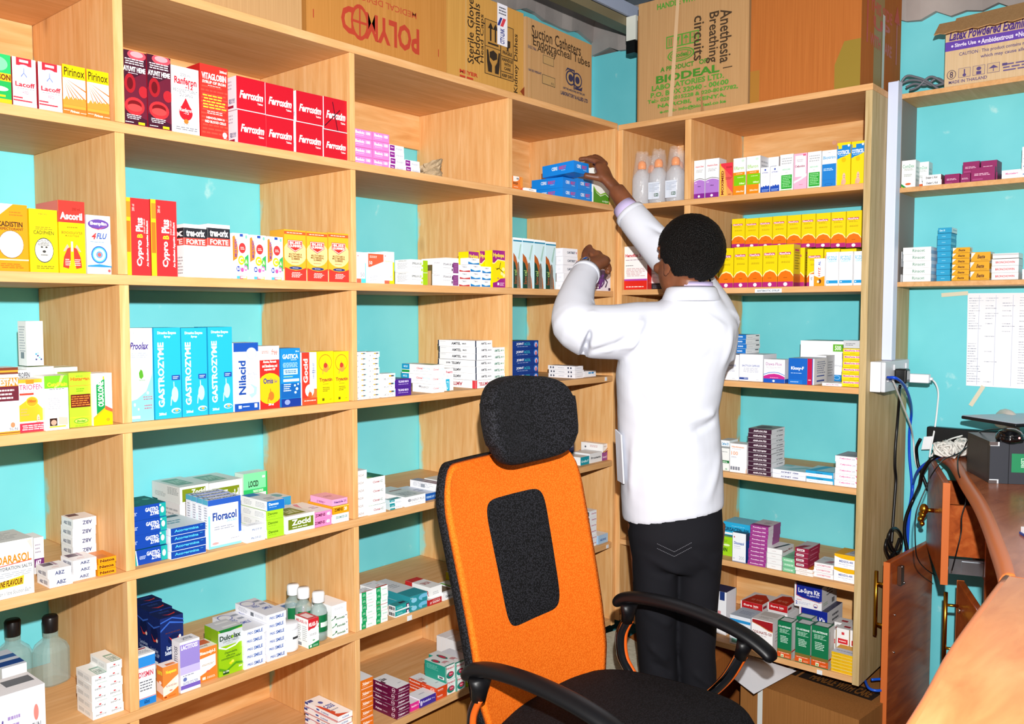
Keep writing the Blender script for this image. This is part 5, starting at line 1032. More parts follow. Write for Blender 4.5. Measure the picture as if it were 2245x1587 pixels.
# unit, name, design, x along shelf, depth from shelf front, base height, turn, width, depth, height, group, label
ITEMS = '''L|green|11|-1.9329;0.01;1.7925;0.0342;0.06;0.0861||green syrup carton cut by the left picture edge, beside the white lung-print cartons
L|lung|11|-1.8974;0.01;1.7925;0.0401;0.05;0.0862|white lung-print syrup cartons|white syrup carton with lungs drawn on it, standing against the green carton
L|lung|11|-1.8545;0.01;1.7925;0.0414;0.05;0.0864|white lung-print syrup cartons|white syrup carton with lungs drawn on it, standing against the orange-ray carton
L|burst|11|-1.8124;0.01;1.7925;0.0419;0.05;0.0911|yellow and orange ray cartons|yellow carton with orange rays, the one touching the white lung carton
L|burst|11|-1.769;0.01;1.7925;0.0423;0.05;0.0915|yellow and orange ray cartons|yellow carton with orange rays, the one nearest the wooden divider
L|cells|11|-1.6997;0.01;1.7925;0.0475;0.05;0.1437|dark blood-cell syrup cartons|dark syrup carton with red blood cells, tucked against the wooden divider
L|cells|11|-1.6509;0.01;1.7925;0.0497;0.05;0.1455|dark blood-cell syrup cartons|dark syrup carton with red blood cells, beside the white blood-drop carton
L|drop|11|-1.6007;0.01;1.7925;0.0605;0.055;0.1346||white carton with one big red drop, on the second shelf from the top
L|iron|11|-1.5381;0.01;1.7925;0.065;0.08;0.1517||red honeycomb syrup carton with yellow print, beside the stacked crimson boxes
L|crim|12|-1.4521;0.01;1.7925;0.0716;0.06;0.0716|crimson tablet boxes|{r} crimson tablet box of the pair touching the red honeycomb carton
L|crim|12|-1.3794;0.01;1.7925;0.0743;0.06;0.0718|crimson tablet boxes|{r} crimson tablet box in the second column from the red honeycomb carton
L|crim|12|-1.3002;0.01;1.7925;0.0751;0.06;0.0708|crimson tablet boxes|{r} crimson tablet box in the third column from the red honeycomb carton
L|crimx|11|-1.2233;0.01;1.858;0.0696;0.06;0.0772|crimson tablet boxes|crimson tablet box crossed with pen lines, top of the last column
L|crim|11|-1.2244;0.01;1.7925;0.0707;0.06;0.065|crimson tablet boxes|crimson tablet box lying beneath the pen-crossed one, beside the divider
L|pink|14|-1.1167;0.03;1.7925;0.0574;0.06;0.0221|pink tablet boxes|{r} pink tablet box in the column half hidden by the divider
L|pink|14|-1.0557;0.03;1.7925;0.0545;0.06;0.0223|pink tablet boxes|{r} pink tablet box in the column beside the purple-tabbed white boxes
L|lilactab|14|-0.9991;0.03;1.7925;0.0495;0.07;0.0165|white boxes with a purple tab|{r} purple-tabbed white box in the taller column, touching pink boxes
L|lilactab|12|-0.9459;0.03;1.7925;0.0514;0.07;0.0174|white boxes with a purple tab|{r} purple-tabbed white box in the short two-box column
L|evolix|11|-0.526;0.02;1.7925;0.0448;0.05;0.0413||orange tablet box with a white oval, leaning by the divider under the corner
L|smallwhite|11|-0.4789;0.012;1.7925;0.0535;0.05;0.0108||tiny white box lying between the orange box and the blue boxes
L|cere|12|-0.283;0.02;1.7925;0.0795;0.1263;0.0336|blue and pink print tablet boxes|{r} bright blue box of the front-left pair under the hand
L|cere|12|-0.2022;0.02;1.7925;0.0805;0.12;0.0362|blue and pink print tablet boxes|{r} bright blue box of the pair touching the white and green carton
L|herbal|11|-0.1142;0.02;1.7925;0.0937;0.08;0.1172||white carton with green waves, half hidden behind the reaching hand
L|cadistin|11|-1.9323;0.01;1.5011;0.0531;0.06;0.1184||orange syrup carton with a white oval medallion and cut corner
L|cadiphen|11|-1.8776;0.01;1.5011;0.0495;0.06;0.1139||yellow syrup carton with a black and white lion medallion
L|ascoril|11|-1.827;0.01;1.5011;0.0484;0.1;0.1337||yellow carton with red top and red lungs printed on it
L|flu|11|-1.7771;0.01;1.5011;0.0463;0.05;0.1111||silver-grey carton with purple oval and blue target rings
L|cypro|11|-1.7015;0.01;1.5011;0.0496;0.05;0.1514|tall red cartons with upright white print|tall red carton with upright print, tight against the wooden divider
L|cypro|11|-1.6511;0.01;1.5011;0.0561;0.05;0.1525|tall red cartons with upright white print|tall red carton with upright print, beside the black-banded white cartons
L|tres|11|-1.5798;0.012;1.5011;0.0519;0.05;0.1095|white cartons with black and red bands|white carton with black and red bands, next to the tall red carton
L|tres|11|-1.5265;0.012;1.5011;0.0536;0.05;0.1136|white cartons with black and red bands|white carton with black and red bands, next to the rainbow vitamin carton
L|multi|11|-1.4691;0.01;1.5011;0.0396;0.04;0.0985|small rainbow vitamin cartons|rainbow vitamin carton standing against the black-banded white carton
L|multi|11|-1.4269;0.01;1.5011;0.0418;0.04;0.0974|small rainbow vitamin cartons|middle one of the three small rainbow vitamin cartons
L|multi|11|-1.3822;0.01;1.5011;0.0413;0.04;0.0968|small rainbow vitamin cartons|rainbow vitamin carton standing against the orange shield cartons
L|bliss|11|-1.3383;0.01;1.5011;0.0598;0.0552;0.1158|orange gummy cartons with red shield|orange carton with red shield, nearest the rainbow vitamin cartons
L|bliss|11|-1.2766;0.01;1.5011;0.06;0.06;0.1155|orange gummy cartons with red shield|middle one of the three orange cartons with red shield
L|bliss|11|-1.2146;0.01;1.5011;0.0608;0.06;0.1172|orange gummy cartons with red shield|orange carton with red shield, nearest the wooden divider
L|w50|11|-1.1281;0.012;1.5011;0.0302;0.05;0.0757||white carton with turquoise edge, tucked against the middle divider
L|r50|11|-1.0912;0.012;1.5011;0.0512;0.05;0.077||white carton with a slanted red top block
L|y50|11|-1.0385;0.012;1.5011;0.0345;0.05;0.0815||narrow white carton with a yellow right edge and yellow foot
L|epir|12|-0.9464;0.014;1.5011;0.063;0.0598;0.0332|white boxes with lime squares|{r} white box with lime-green pixel squares
L|etil|12|-0.8312;0.014;1.5011;0.0676;0.0362;0.034|white boxes with purple end block|{r} white box with a purple end block
L|vasr|13|-0.7555;0.02;1.5011;0.0445;0.03;0.0201|small white boxes with red wave|{r} small white box with a red wave
L|vasb|13|-0.7101;0.02;1.5011;0.0429;0.03;0.0208|small white boxes with blue wave, first column|{r} small blue-wave white box of the column beside the red-wave ones
L|vasb|11|-0.7213;0.02;1.5635;0.0473;0.03;0.0185||small blue-wave white box perched alone on top of the small boxes
L|vasb|13|-0.6702;0.012;1.5011;0.038;0.03;0.0195|small white boxes with blue wave, second column|{r} small blue-wave white box of the column touching the yellow-purple carton
L|hydo|11|-0.6929;0.045;1.5011;0.0442;0.04;0.1015|yellow and purple cartons|yellow and purple carton at the back, farthest from the divider
L|hydo|11|-0.6447;0.046;1.5011;0.0505;0.04;0.1054|yellow and purple cartons|yellow and purple carton at the back, second from the divider
L|hydo|11|-0.6272;0.012;1.5011;0.0557;0.03;0.1074|yellow and purple cartons|yellow and purple carton at the front with a pen squiggle
L|thinw|11|-0.7399;0.09;1.5659;0.0907;0.1;0.0188||slim white box laid across the top of small white boxes
L|bone|11|-0.5348;0.012;1.5011;0.0412;0.05;0.1501|pale blue cartons with leaf curve|pale blue and green bone-joint carton, half hidden by the divider
L|bone|11|-0.4915;0.012;1.5011;0.0543;0.05;0.1503|pale blue cartons with leaf curve|second pale blue and green bone-joint carton from the divider
L|bone|11|-0.4356;0.012;1.5011;0.0545;0.05;0.1497|pale blue cartons with leaf curve|third pale blue and green bone-joint carton from the divider
L|bone|11|-0.3799;0.012;1.5011;0.0533;0.05;0.1476|pale blue cartons with leaf curve|pale blue and green bone-joint carton next to the plain white stack
L|carti|15|-0.2767;0.02;1.5011;0.0802;0.0285;0.0268|plain white boxes by the wrist|{r} plain white box in the stack beside the wristwatch
L|runner|11|-0.1233;0.012;1.5011;0.1028;0.06;0.0745||purple carton with a running figure, below the resting fist
L|stan|11|-1.9445;0.004;1.2117;0.0398;0.05;0.1192||white carton with maroon and orange bands, cut by the picture edge
L|profen|11|-1.8751;0.1;1.2117;0.0264;0.04;0.1075||plain white carton hidden behind the baby-print carton
L|triofen|11|-1.9031;0.0145;1.2117;0.0443;0.05;0.0958||orange and white carton with a baby and red foot
L|cetri|11|-1.8626;0.004;1.2117;0.0427;0.05;0.1006||white carton with lime green top and small photo strip
L|hista|11|-1.8143;0.0165;1.2117;0.0424;0.05;0.1033||lime green carton with a red-brown picture panel
L|olso|11|-1.774;0.0087;1.2117;0.0377;0.05;0.1003||white carton with a green upright stripe and yellow foot
L|flatw|11|-1.8502;0.115;1.2117;0.0498;0.05;0.1117|pale cartons at the back|pale carton at the back, carrying the small drops carton
L|flatw|11|-1.7996;0.115;1.2117;0.0442;0.06;0.1084|pale cartons at the back|pale carton at the back, behind the lime green carton
L|dropw|11|-1.8485;0.118;1.3255;0.0316;0.04;0.0862||small white drops carton with blue squares, standing on top of another
L|proo|11|-1.7015;0.012;1.2117;0.05;0.055;0.1856||white and aqua carton with two green leaves
L|gzyme|11|-1.6496;0.012;1.2117;0.058;0.055;0.1857|turquoise stomach-print cartons|turquoise carton with a white stomach, next to the leaf carton
L|gzyme|11|-1.5907;0.012;1.2117;0.0581;0.055;0.1845|turquoise stomach-print cartons|middle one of the three turquoise stomach-print cartons
L|gzyme|11|-1.5307;0.012;1.2117;0.0581;0.055;0.1852|turquoise stomach-print cartons|turquoise carton with a white stomach, next to the blue-white carton
L|nila|11|-1.4704;0.012;1.2117;0.0623;0.055;0.1503||white carton with dark blue top and upright blue print
L|omis|11|-1.4059;0.012;1.2117;0.0523;0.05;0.1415||red and white carton with a yellow oval stomach picture
L|gastica|11|-1.3513;0.012;1.2117;0.0546;0.05;0.1347||blue carton with white lettering and floating bubbles
L|gocid|11|-1.2937;0.012;1.2117;0.0432;0.05;0.1234||narrow red and white carton with a stomach ring
L|trya|11|-1.2491;0.012;1.2117;0.0474;0.05;0.1243|yellow cartons with a stomach circle|yellow stomach-circle carton touching the narrow red carton
L|trya|11|-1.2003;0.012;1.2117;0.0457;0.05;0.1226|yellow cartons with a stomach circle|yellow stomach-circle carton standing beside the wooden divider
L|olme|19|-1.1341;0.012;1.2117;0.0362;0.07;0.0132|tiny white boxes with orange and grey marks, first column|{r} tiny orange-marked white box in the tall column touching the divider
L|olme|19|-1.0964;0.012;1.2117;0.0409;0.05;0.0131|tiny white boxes with orange and grey marks, second column|{r} tiny orange-marked white box in the second tall column
L|olme|13|-1.0486;0.012;1.2117;0.0455;0.035;0.0202|small white boxes with orange marks|{r} orange-marked white box in the short stack beside purple boxes
L|violet|12|-1.0009;0.012;1.2117;0.0552;0.06;0.022|deep violet tablet boxes|{r} deep violet tablet box
L|clotelb|11|-0.8802;0.004;1.2117;0.0467;0.0768;0.0233||white box with grey print, carrying the two turquoise-tabbed boxes
L|clotel|12|-0.8807;0.004;1.2351;0.0475;0.1201;0.0261|white boxes with turquoise tab|{r} white box with a turquoise tab and pink print
L|paste|11|-0.8098;0.0257;1.2117;0.0341;0.05;0.0619||narrow white carton with a turquoise lower panel, in front of slim white boxes
L|amtel|13|-0.6938;0.012;1.292;0.0682;0.1556;0.0186|slim white boxes with grey serif print|{r} slim grey-print white box in the upper three of the big stack
L|amtelf|13|-0.694;0.012;1.2346;0.0683;0.1558;0.0189|slim white boxes with upside-down print|{r} slim white box with upside-down side print in the big stack
L|amtelr|11|-0.7008;0.012;1.2117;0.0701;0.1704;0.0226||slim white box with red print at the foot of the big stack
L|amtelg|16|-0.6226;0.012;1.2117;0.0511;0.09;0.0191|slim white boxes with green print|{r} slim white box with green print, column by the divider
L|joint|15|-0.4537;0.08;1.2117;0.1257;0.09;0.0255|navy boxes with white and teal print|{r} navy box in the stack behind the headrest
L|gold|12|0.001;0.05;1.2117;0.0481;0.1448;0.025|gold tablet boxes|{r} gold tablet box of the lower, wider pair
L|gold|12|0.001;0.08;1.2592;0.0807;0.1011;0.0168|gold tablet boxes|{r} thin dark gold box lying on the wider gold boxes
L|strip|13|-0.2112;0.02;1.2117;0.0485;0.1102;0.0134|flat white strip boxes|{r} flat white strip box in the stack before the gold boxes
L|plainblue|11|-0.1473;0.03;1.2117;0.0689;0.05;0.0201||small white box with two blue marks in front of the gold boxes
L|rasol|11|-1.9656;0.004;0.9186;0.0765;0.09;0.1022||large white rehydration-salts box with orange letters, cut by the edge
L|abzs|11|-1.8458;0.12;0.9186;0.0191;0.05;0.0713||white carton with a plum band, behind the large white box
L|abz|12|-1.8639;0.0058;0.9186;0.0429;0.0548;0.017|white boxes with plum top print, front pair|{r} plum-topped white box in the low front stack
L|abz|13|-1.8171;0.0133;0.9186;0.0445;0.0569;0.0131|white boxes with plum top print, middle stack|{r} plum-topped white box in the stack touching the orange boxes
L|abzf|15|-1.7714;0.12;0.9186;0.0468;0.0569;0.0187|white boxes with upside-down print|{r} white box with upside-down print in the tall stack by the divider
L|natoa|13|-1.771;0.0117;0.9186;0.0356;0.0596;0.0113|small orange boxes with brown print|{r} small orange box with brown lettering
L|gzbox|13|-1.7015;0.0234;0.9509;0.077;0.09;0.0293|royal blue boxes with teal end|{r} royal blue box with teal end, above the lowest one
L|gzbox2|11|-1.7015;0.0234;0.9186;0.0783;0.09;0.0312|royal blue boxes with teal end|royal blue box with teal left corner, lowest of the blue stack
L|acog|14|-1.6218;0.0106;0.9186;0.0785;0.12;0.0161|blue boxes with sky-blue print|{r} blue box with sky-blue print, stack beside the white sachet box
L|flora|11|-1.5325;0.0215;0.9186;0.0802;0.022;0.1068|white and blue sachet boxes|white and blue sachet box at the front of its row, full face showing
L|flora|11|-1.5324;0.0445;0.9186;0.0796;0.022;0.1074|white and blue sachet boxes|white and blue sachet box second from the front of its row
L|flora|11|-1.5328;0.0675;0.9186;0.0805;0.022;0.1083|white and blue sachet boxes|white and blue sachet box third from the front of its row
L|flora|11|-1.5328;0.0905;0.9186;0.0807;0.022;0.1091|white and blue sachet boxes|white and blue sachet box at the rear of its row
L|redwhite|11|-1.484;0.23;0.9186;0.0727;0.1053;0.0603||white box with a red end, beneath the large olive-panel box
L|zocidb|11|-1.4831;0.23;0.9788;0.0739;0.1323;0.0398|large white boxes with olive panel|large white olive-panel box resting on the red-ended box
L|zocidb|11|-1.4078;0.23;0.9186;0.0915;0.12;0.0984|large white boxes with olive panel|large white olive-panel box beside the mint green box
L|ocid|11|-1.2706;0.3;0.9186;0.072;0.04;0.0924||mint green and white carton against the back wall
L|davob|11|-1.3977;0.004;0.9816;0.047;0.1053;0.0217||blue-ended white box on top of the lime-ended boxes
L|davog|13|-1.3992;0.004;0.9186;0.0464;0.1034;0.0209|lime-ended white boxes|{r} lime-ended white box below the blue-ended one
L|pilot|12|-1.4492;0.004;0.9186;0.0481;0.0245;0.0187|plain white boxes with small blue print|{r} plain white box with small blue print, before the lime-ended boxes
L|tealbox|11|-1.2895;0.13;0.9186;0.0448;0.06;0.0565||sky-blue box at the back behind the lime-ended stack
L|zocid|11|-1.3488;0.004;0.9186;0.0812;0.11;0.0406||wide white box with olive front panel and white lettering
L|zomep|12|-1.2666;0.004;0.9186;0.0499;0.12;0.0183|hot pink boxes with dark print|{r} hot pink box with dark print
L|esom|11|-1.2148;0.004;0.9186;0.0492;0.1;0.0219||pale lilac-white box beneath the amber box
L|zomepo|11|-1.2145;0.004;0.9404;0.0492;0.1;0.02||amber box lying on the pale lilac-white box
L|nexi|11|-1.2163;0.004;0.9613;0.047;0.0868;0.0161||soft pink long box at the very top of the pink and amber boxes
L|unizar|16|-1.1363;0.0082;0.9186;0.0331;0.09;0.0194|white boxes with brown serif print|{r} white box with brown serif print, stack against the divider
L|clotelc|14|-1.1032;0.004;0.9186;0.0578;0.08;0.0236|white boxes with dark green tops|{r} white box with red print in the green-topped stack
L|pentoz|12|-1.0289;0.0076;0.9186;0.0441;0.0195;0.0131|small white and teal boxes|{r} small white and teal box before the slim wide box
L|energy|11|-0.9792;0.004;0.9186;0.0732;0.14;0.0262||slim wide white box with a grey patterned top
L|ivermb|11|-0.891;0.0196;0.9186;0.0449;0.12;0.019||flat blue-fronted box between slim white boxes
L|vstripe|12|-0.8506;0.0158;0.9186;0.0326;0.1088;0.0198|white boxes with violet stripes|{r} white box with violet stripes, near the chair edge
L|presar|11|-0.7553;0.08;0.9186;0.0641;0.0868;0.0247||white box with upside-down turquoise print at the back
L|whitebox|11|-0.5185;0.24;0.9186;0.0685;0.08;0.0424||plain white box peeping out above the chair shoulder
L|well|11|-0.1824;0.1;0.9186;0.0752;0.05;0.097|blue vitamin cartons|blue vitamin carton with a green band, right of the headrest
L|well|11|-0.2585;0.1;0.9186;0.0722;0.05;0.1097|blue vitamin cartons|blue vitamin carton mostly hidden behind the headrest
L|pros1|11|-0.1794;0.02;0.9186;0.051;0.07;0.0276||teal-ended flat box on the shelf beside the chair
L|pros2|11|-0.1259;0.02;0.9186;0.073;0.07;0.0332||grey-white flat box beside the purple-ended box
L|purp|11|-0.0503;0.02;0.9186;0.0298;0.1;0.027||purple-ended flat box nearest the corner post
L|orangew|11|-0.0492;0.02;0.9462;0.0287;0.0918;0.0293||white box with orange stripe lying over the flat boxes
L|pills|12|-1.9106;0.115;0.6333;0.0448;0.1;0.0588|white boxes with pill pictures|{r} white box with blue stripes and pill pictures
L|barw|11|-1.9824;0.012;0.6333;0.109;0.08;0.1088||white box with purple script and barcode at the lower left corner
L|enap|15|-1.7841;0.0228;0.6333;0.0324;0.0685;0.0176|white injection boxes, front stack|{r} white injection box in the front column of the pair
L|enap|16|-1.7545;0.0228;0.6333;0.031;0.0738;0.0175|white injection boxes, rear stack|{r} white injection box in the column touching the divider
L|lactu|11|-1.605;0.1;0.6333;0.0542;0.0529;0.1347|navy lactulose cartons|navy carton with red smile, foremost of its row
L|lactu|11|-1.598;0.16;0.6333;0.0539;0.0572;0.1351|navy lactulose cartons|navy carton with red smile, middle of its row
L|lactu|11|-1.5879;0.22;0.6333;0.0514;0.0482;0.1365|navy lactulose cartons|navy carton with red smile, rearmost of its row
L|dysm|11|-1.7015;0.0112;0.6333;0.0402;0.04;0.1053||white carton with bright blue top and bottom bands
L|nosp|11|-1.6506;0.004;0.6333;0.0345;0.0268;0.0688||small orange and cream carton with yellow lettering
L|lacti|11|-1.6107;0.0072;0.6333;0.0455;0.0332;0.1077||white and lilac carton with violet foot band
L|bisa|11|-1.5574;0.0235;0.6333;0.0423;0.05;0.0739||orange carton with white lettering and a cream panel
L|dulc|11|-1.5164;0.0177;0.6333;0.0604;0.03;0.1035|lime and silver tablet cartons|lime and silver carton with full front showing
L|dulc|11|-1.5119;0.0517;0.6333;0.0542;0.03;0.1011|lime and silver tablet cartons|lime and silver carton tucked behind its twin
L|preg|15|-1.4583;0.0085;0.6333;0.0546;0.1332;0.0178|long white boxes with blue capitals, front column|{r} long white blue-lettered box in the five-high column
L|preg|16|-1.4;0.0095;0.6333;0.0535;0.1299;0.0179|long white boxes with blue capitals, rear column|{r} long white blue-lettered box in the six-high column
L|melas|11|-1.2909;0.004;0.6333;0.0315;0.0525;0.0702||red, white and green carton before the spirit bottles
L|lilacsm|11|-1.2394;0.16;0.6333;0.0524;0.06;0.0418||small lilac box behind the white jar
L|immo|13|-1.2142;0.012;0.6333;0.0503;0.1;0.0184|white boxes with green swoosh|{r} white box with green swoosh beside the spirit bottles
L|whitebox|11|-1.2152;0.012;0.6888;0.046;0.08;0.0259||white box set on top of the green-swoosh boxes
L|green2|16|-1.1363;0.004;0.6333;0.0468;0.0294;0.0156|white boxes with green band, first column|{r} green-banded white box in the column touching the divider
L|green2|16|-1.0886;0.004;0.6333;0.048;0.0529;0.0158|white boxes with green band, second column|{r} green-banded white box in the column near the teal boxes
L|tealsm|12|-1.0169;0.004;0.6333;0.0505;0.0258;0.0151|small teal boxes with barcode side|{r} small teal box with a barcode side
L|tealst|12|-0.9645;0.004;0.6333;0.065;0.17;0.0212|teal boxes with pale blue ovals|{r} teal box with pale blue ovals
L|redlab|11|-0.8978;0.004;0.6333;0.0512;0.12;0.016||flat red-fronted box lying under the red and white one
L|openb|11|-0.8421;0.004;0.6333;0.0503;0.09;0.0222||open white tray box on the shelf edge near the chair
L|vast|11|-0.883;0.012;0.647;0.0454;0.1007;0.0316||white box with a red end block and red print
L|greend|11|-0.7817;0.012;0.6333;0.0409;0.073;0.0191||white box with a green end, next to the open tray
L|yel|12|-0.7416;0.06;0.6333;0.0769;0.0315;0.021|yellow boxes by the chair|{r} yellow box half hidden by the chair back
L|lab6|16|-0.1353;0.012;0.6333;0.0443;0.08;0.0206|slim white boxes by the pale blue box|{r} slim white box stacked beside the pale blue box
L|ltblue|11|-0.0848;0.012;0.6333;0.0595;0.1;0.0309||pale blue box near the corner post
L|czole|15|-1.1997;0.012;0.3594;0.0461;0.1345;0.0146|white boxes with red and blue print|{r} white box with orange swoosh and blue script at the bottom edge
L|xabo|15|-1.1122;0.03;0.3594;0.0421;0.1;0.0258|orange tablet boxes|{r} orange tablet box at the lower divider
L|xabm|15|-1.0134;0.004;0.3594;0.0468;0.095;0.0168|maroon tablet boxes|{r} maroon tablet box with white ring
L|roxo|12|-0.8666;0.004;0.3594;0.0426;0.1124;0.0173|red-orange tablet boxes|{r} red-orange box with a white ring
L|roxv|11|-0.9283;0.0071;0.3594;0.061;0.0517;0.0242||violet-fronted box between the pink and red-orange boxes
L|roxp|11|-0.9594;0.0105;0.3594;0.0325;0.08;0.0221||hot pink fronted box beside the maroon stack
L|warx|12|-0.8283;0.0065;0.3594;0.0381;0.0842;0.0411|teal and white boxes with red disc, first column|{r} teal-sided box with red disc in the first column
L|warx|12|-0.7908;0.0041;0.3594;0.0372;0.11;0.0401|teal and white boxes with red disc, second column|{r} red-disc box in the column next to the chair
L|strips2|11|-0.6557;0.2;0.3594;0.0725;0.02;0.0711|slim white cartons in a fan|slim white carton, first in the fan behind the teal boxes
L|strips2|11|-0.6589;0.175;0.3594;0.0704;0.02;0.074|slim white cartons in a fan|slim white carton, second in the fan behind the teal boxes
L|strips2|11|-0.6625;0.15;0.3594;0.0703;0.02;0.0756|slim white cartons in a fan|slim white carton, third in the fan behind the teal boxes
L|strips2|11|-0.6664;0.125;0.3594;0.0703;0.02;0.0774|slim white cartons in a fan|slim white carton, fourth in the fan behind the teal boxes
L|bluew|11|-0.7518;0.004;0.398;0.0362;0.1;0.0398||white and blue box pressed against the chair back edge
L|limey|11|-0.752;0.004;0.3594;0.0362;0.1;0.0386||lime box under the white and blue one by the chair
R|ampi|11|0.28;0.02;1.7915;0.0393;0.05;0.1236|white and purple syrup cartons|white and purple syrup carton standing against the wooden post
R|ampi|11|0.3208;0.02;1.7915;0.0477;0.05;0.1238|white and purple syrup cartons|white and purple syrup carton beside the red and orange carton
R|moxi|11|0.3703;0.02;1.7915;0.0451;0.045;0.1048||red, orange and yellow carton with upright dark print
R|efla|11|0.4167;0.02;1.7915;0.0426;0.05;0.1151|white, orange and lime cartons|white carton with orange and lime blocks, beside the red carton
R|efla|11|0.4607;0.02;1.7915;0.0454;0.07;0.1157|white, orange and lime cartons|white carton with orange and lime blocks, beside the small blue-white cartons
R|azit|11|0.5097;0.015;1.7915;0.0292;0.04;0.0765|small white and blue cartons|small white and blue carton touching the orange and lime carton
R|azit|11|0.54;0.015;1.7915;0.0298;0.04;0.076|small white and blue cartons|small white and blue carton touching the white and green carton
R|graybox|11|0.5033;0.08;1.7915;0.0355;0.05;0.1168||grey-sided white carton behind the small blue-white cartons
R|greent|11|0.5683;0.02;1.7915;0.0417;0.05;0.1088|white and green cartons|white and green carton on the post side of the pink carton
R|cefpink|11|0.6114;0.02;1.7915;0.0401;0.05;0.1071||pink and silver syrup carton
R|greent|11|0.6528;0.02;1.7915;0.0407;0.05;0.107|white and green cartons|white and green carton between the pink and the blue cartons
R|biot|11|0.696;0.02;1.7915;0.0417;0.05;0.1058||white-topped bright blue carton
R|cotr|11|0.7374;0.025;1.7915;0.039;0.05;0.1236|yellow and blue baby-print cartons|yellow and blue baby-print carton next to the bright blue carton
R|cotr|11|0.7776;0.025;1.7915;0.0382;0.05;0.1225|yellow and blue baby-print cartons|yellow and blue baby-print carton against the end panel
R|hpink|11|0.001;0.015;1.506;0.0175;0.05;0.1237||narrow white carton with a hot pink oval in the corner cell
R|hemo|11|0.0201;0.015;1.506;0.0925;0.07;0.1469||white carton with a red foot and thin purple line
R|redwh|11|0.112;0.04;1.5594;0.0424;0.05;0.0476||white box with a red top, half hidden by the head
R|whitebox|11|0.1125;0.04;1.5271;0.0424;0.06;0.0315||plain white box beside the jaw in the corner cell
R|black|11|0.1129;0.04;1.506;0.0442;0.07;0.0204||flat black box beneath the plain white one, near the jaw
R|moxof|11|0.3875;0.075;1.6356;0.0456;0.05;0.0907|yellow and orange antibiotic cartons, upper row|first yellow and orange carton of the upper row, counting from the post
R|moxof|11|0.4335;0.075;1.6334;0.0454;0.05;0.0911|yellow and orange antibiotic cartons, upper row|second yellow and orange carton of the upper row, counting from the post
R|moxof|11|0.4793;0.075;1.6312;0.0444;0.05;0.0937|yellow and orange antibiotic cartons, upper row|third yellow and orange carton of the upper row, counting from the post
R|moxof|11|0.5241;0.075;1.6291;0.0457;0.05;0.0962|yellow and orange antibiotic cartons, upper row|fourth yellow and orange carton of the upper row, counting from the post
R|moxof|11|0.5704;0.075;1.6269;0.0444;0.05;0.0979|yellow and orange antibiotic cartons, upper row|fifth yellow and orange carton of the upper row, counting from the post
R|moxof|11|0.6154;0.075;1.6247;0.0441;0.05;0.1003|yellow and orange antibiotic cartons, upper row|sixth yellow and orange carton of the upper row, counting from the post
R|moxof|11|0.6601;0.075;1.6226;0.0445;0.05;0.1019|yellow and orange antibiotic cartons, upper row|seventh yellow and orange carton of the upper row, counting from the post
R|moxof|11|0.7052;0.075;1.6204;0.0442;0.05;0.1041|yellow and orange antibiotic cartons, upper row|eighth yellow and orange carton of the upper row, counting from the post
R|moxof|11|0.75;0.075;1.6183;0.0445;0.05;0.1063|yellow and orange antibiotic cartons, upper row|ninth yellow and orange carton of the upper row, beside the end panel
R|moxof|11|0.6351;0.075;1.506;0.0499;0.05;0.1138|yellow and orange antibiotic cartons, lower rear row|lower rear yellow carton beside the turned-out front one
R|moxof|11|0.6864;0.075;1.506;0.0474;0.05;0.1114|yellow and orange antibiotic cartons, lower rear row|lower rear yellow carton behind the blue-footed white cartons, middle one
R|moxof|11|0.7351;0.075;1.506;0.0462;0.05;0.1091|yellow and orange antibiotic cartons, lower rear row|lower rear yellow carton nearest the end panel
R|moxof|41|0.3891;0.075;1.506;0.0598;0.05;0.1195|yellow and orange antibiotic cartons, lower rear row|{c} of the hidden lower rear yellow cartons behind the front row
R|moxof|11|0.3244;0.015;1.506;0.0495;0.05;0.1228|yellow and orange antibiotic cartons, lower front row|yellow and orange carton half hidden behind the head
R|moxof|11|0.3753;0.015;1.506;0.0498;0.05;0.124|yellow and orange antibiotic cartons, lower front row|yellow and orange front-row carton touching the head
R|moxof|11|0.4259;0.015;1.506;0.0471;0.05;0.1252|yellow and orange antibiotic cartons, lower front row|second yellow and orange front-row carton from the head
R|moxof|11|0.4737;0.015;1.506;0.0468;0.05;0.1257|yellow and orange antibiotic cartons, lower front row|third yellow and orange front-row carton from the head
R|moxof|11|0.5212;0.015;1.506;0.0472;0.05;0.1261|yellow and orange antibiotic cartons, lower front row|fourth yellow and orange front-row carton from the head
R|moxof|11|0.5691;0.015;1.506;0.0496;0.05;0.1265|yellow and orange antibiotic cartons, lower front row|last yellow and orange front-row carton, its olive side showing
R|smallwhite|11|0.6641;0.02;1.506;0.0137;0.03;0.0357||tiny white box beside the orange-footed white carton
R|hyz|11|0.679;0.018;1.506;0.0324;0.04;0.0806||narrow white carton with orange foot and upright print
R|fcz|11|0.7136;0.02;1.506;0.0364;0.05;0.0978|white cartons with blue foot band|blue-footed white carton next to the orange-footed one
R|fcz|11|0.7513;0.02;1.506;0.0389;0.05;0.0974|white cartons with blue foot band|middle one of three blue-footed white cartons
R|fcz|11|0.7934;0.02;1.506;0.0326;0.05;0.0969|white cartons with blue foot band|blue-footed white carton cut off by the end panel
R|bact|11|0.3648;0.03;1.2148;0.0769;0.1;0.0811|large white capsule cartons|large white capsule carton right beside the white coat
R|bact|11|0.4425;0.03;1.2148;0.0786;0.1;0.0835|large white capsule cartons|large white capsule carton beside the open-flapped carton
R|shal|14|0.3824;0.05;1.2987;0.0718;0.1;0.015|blue-ended white boxes|{r} blue-ended white box stacked on the large white carton
R|dawa|11|0.5296;0.015;1.2148;0.0681;0.06;0.0714||white carton with magenta dome and raised open flap
R|klox|11|0.6096;0.012;1.2148;0.0791;0.1;0.0777||royal blue carton with a crimson stripe
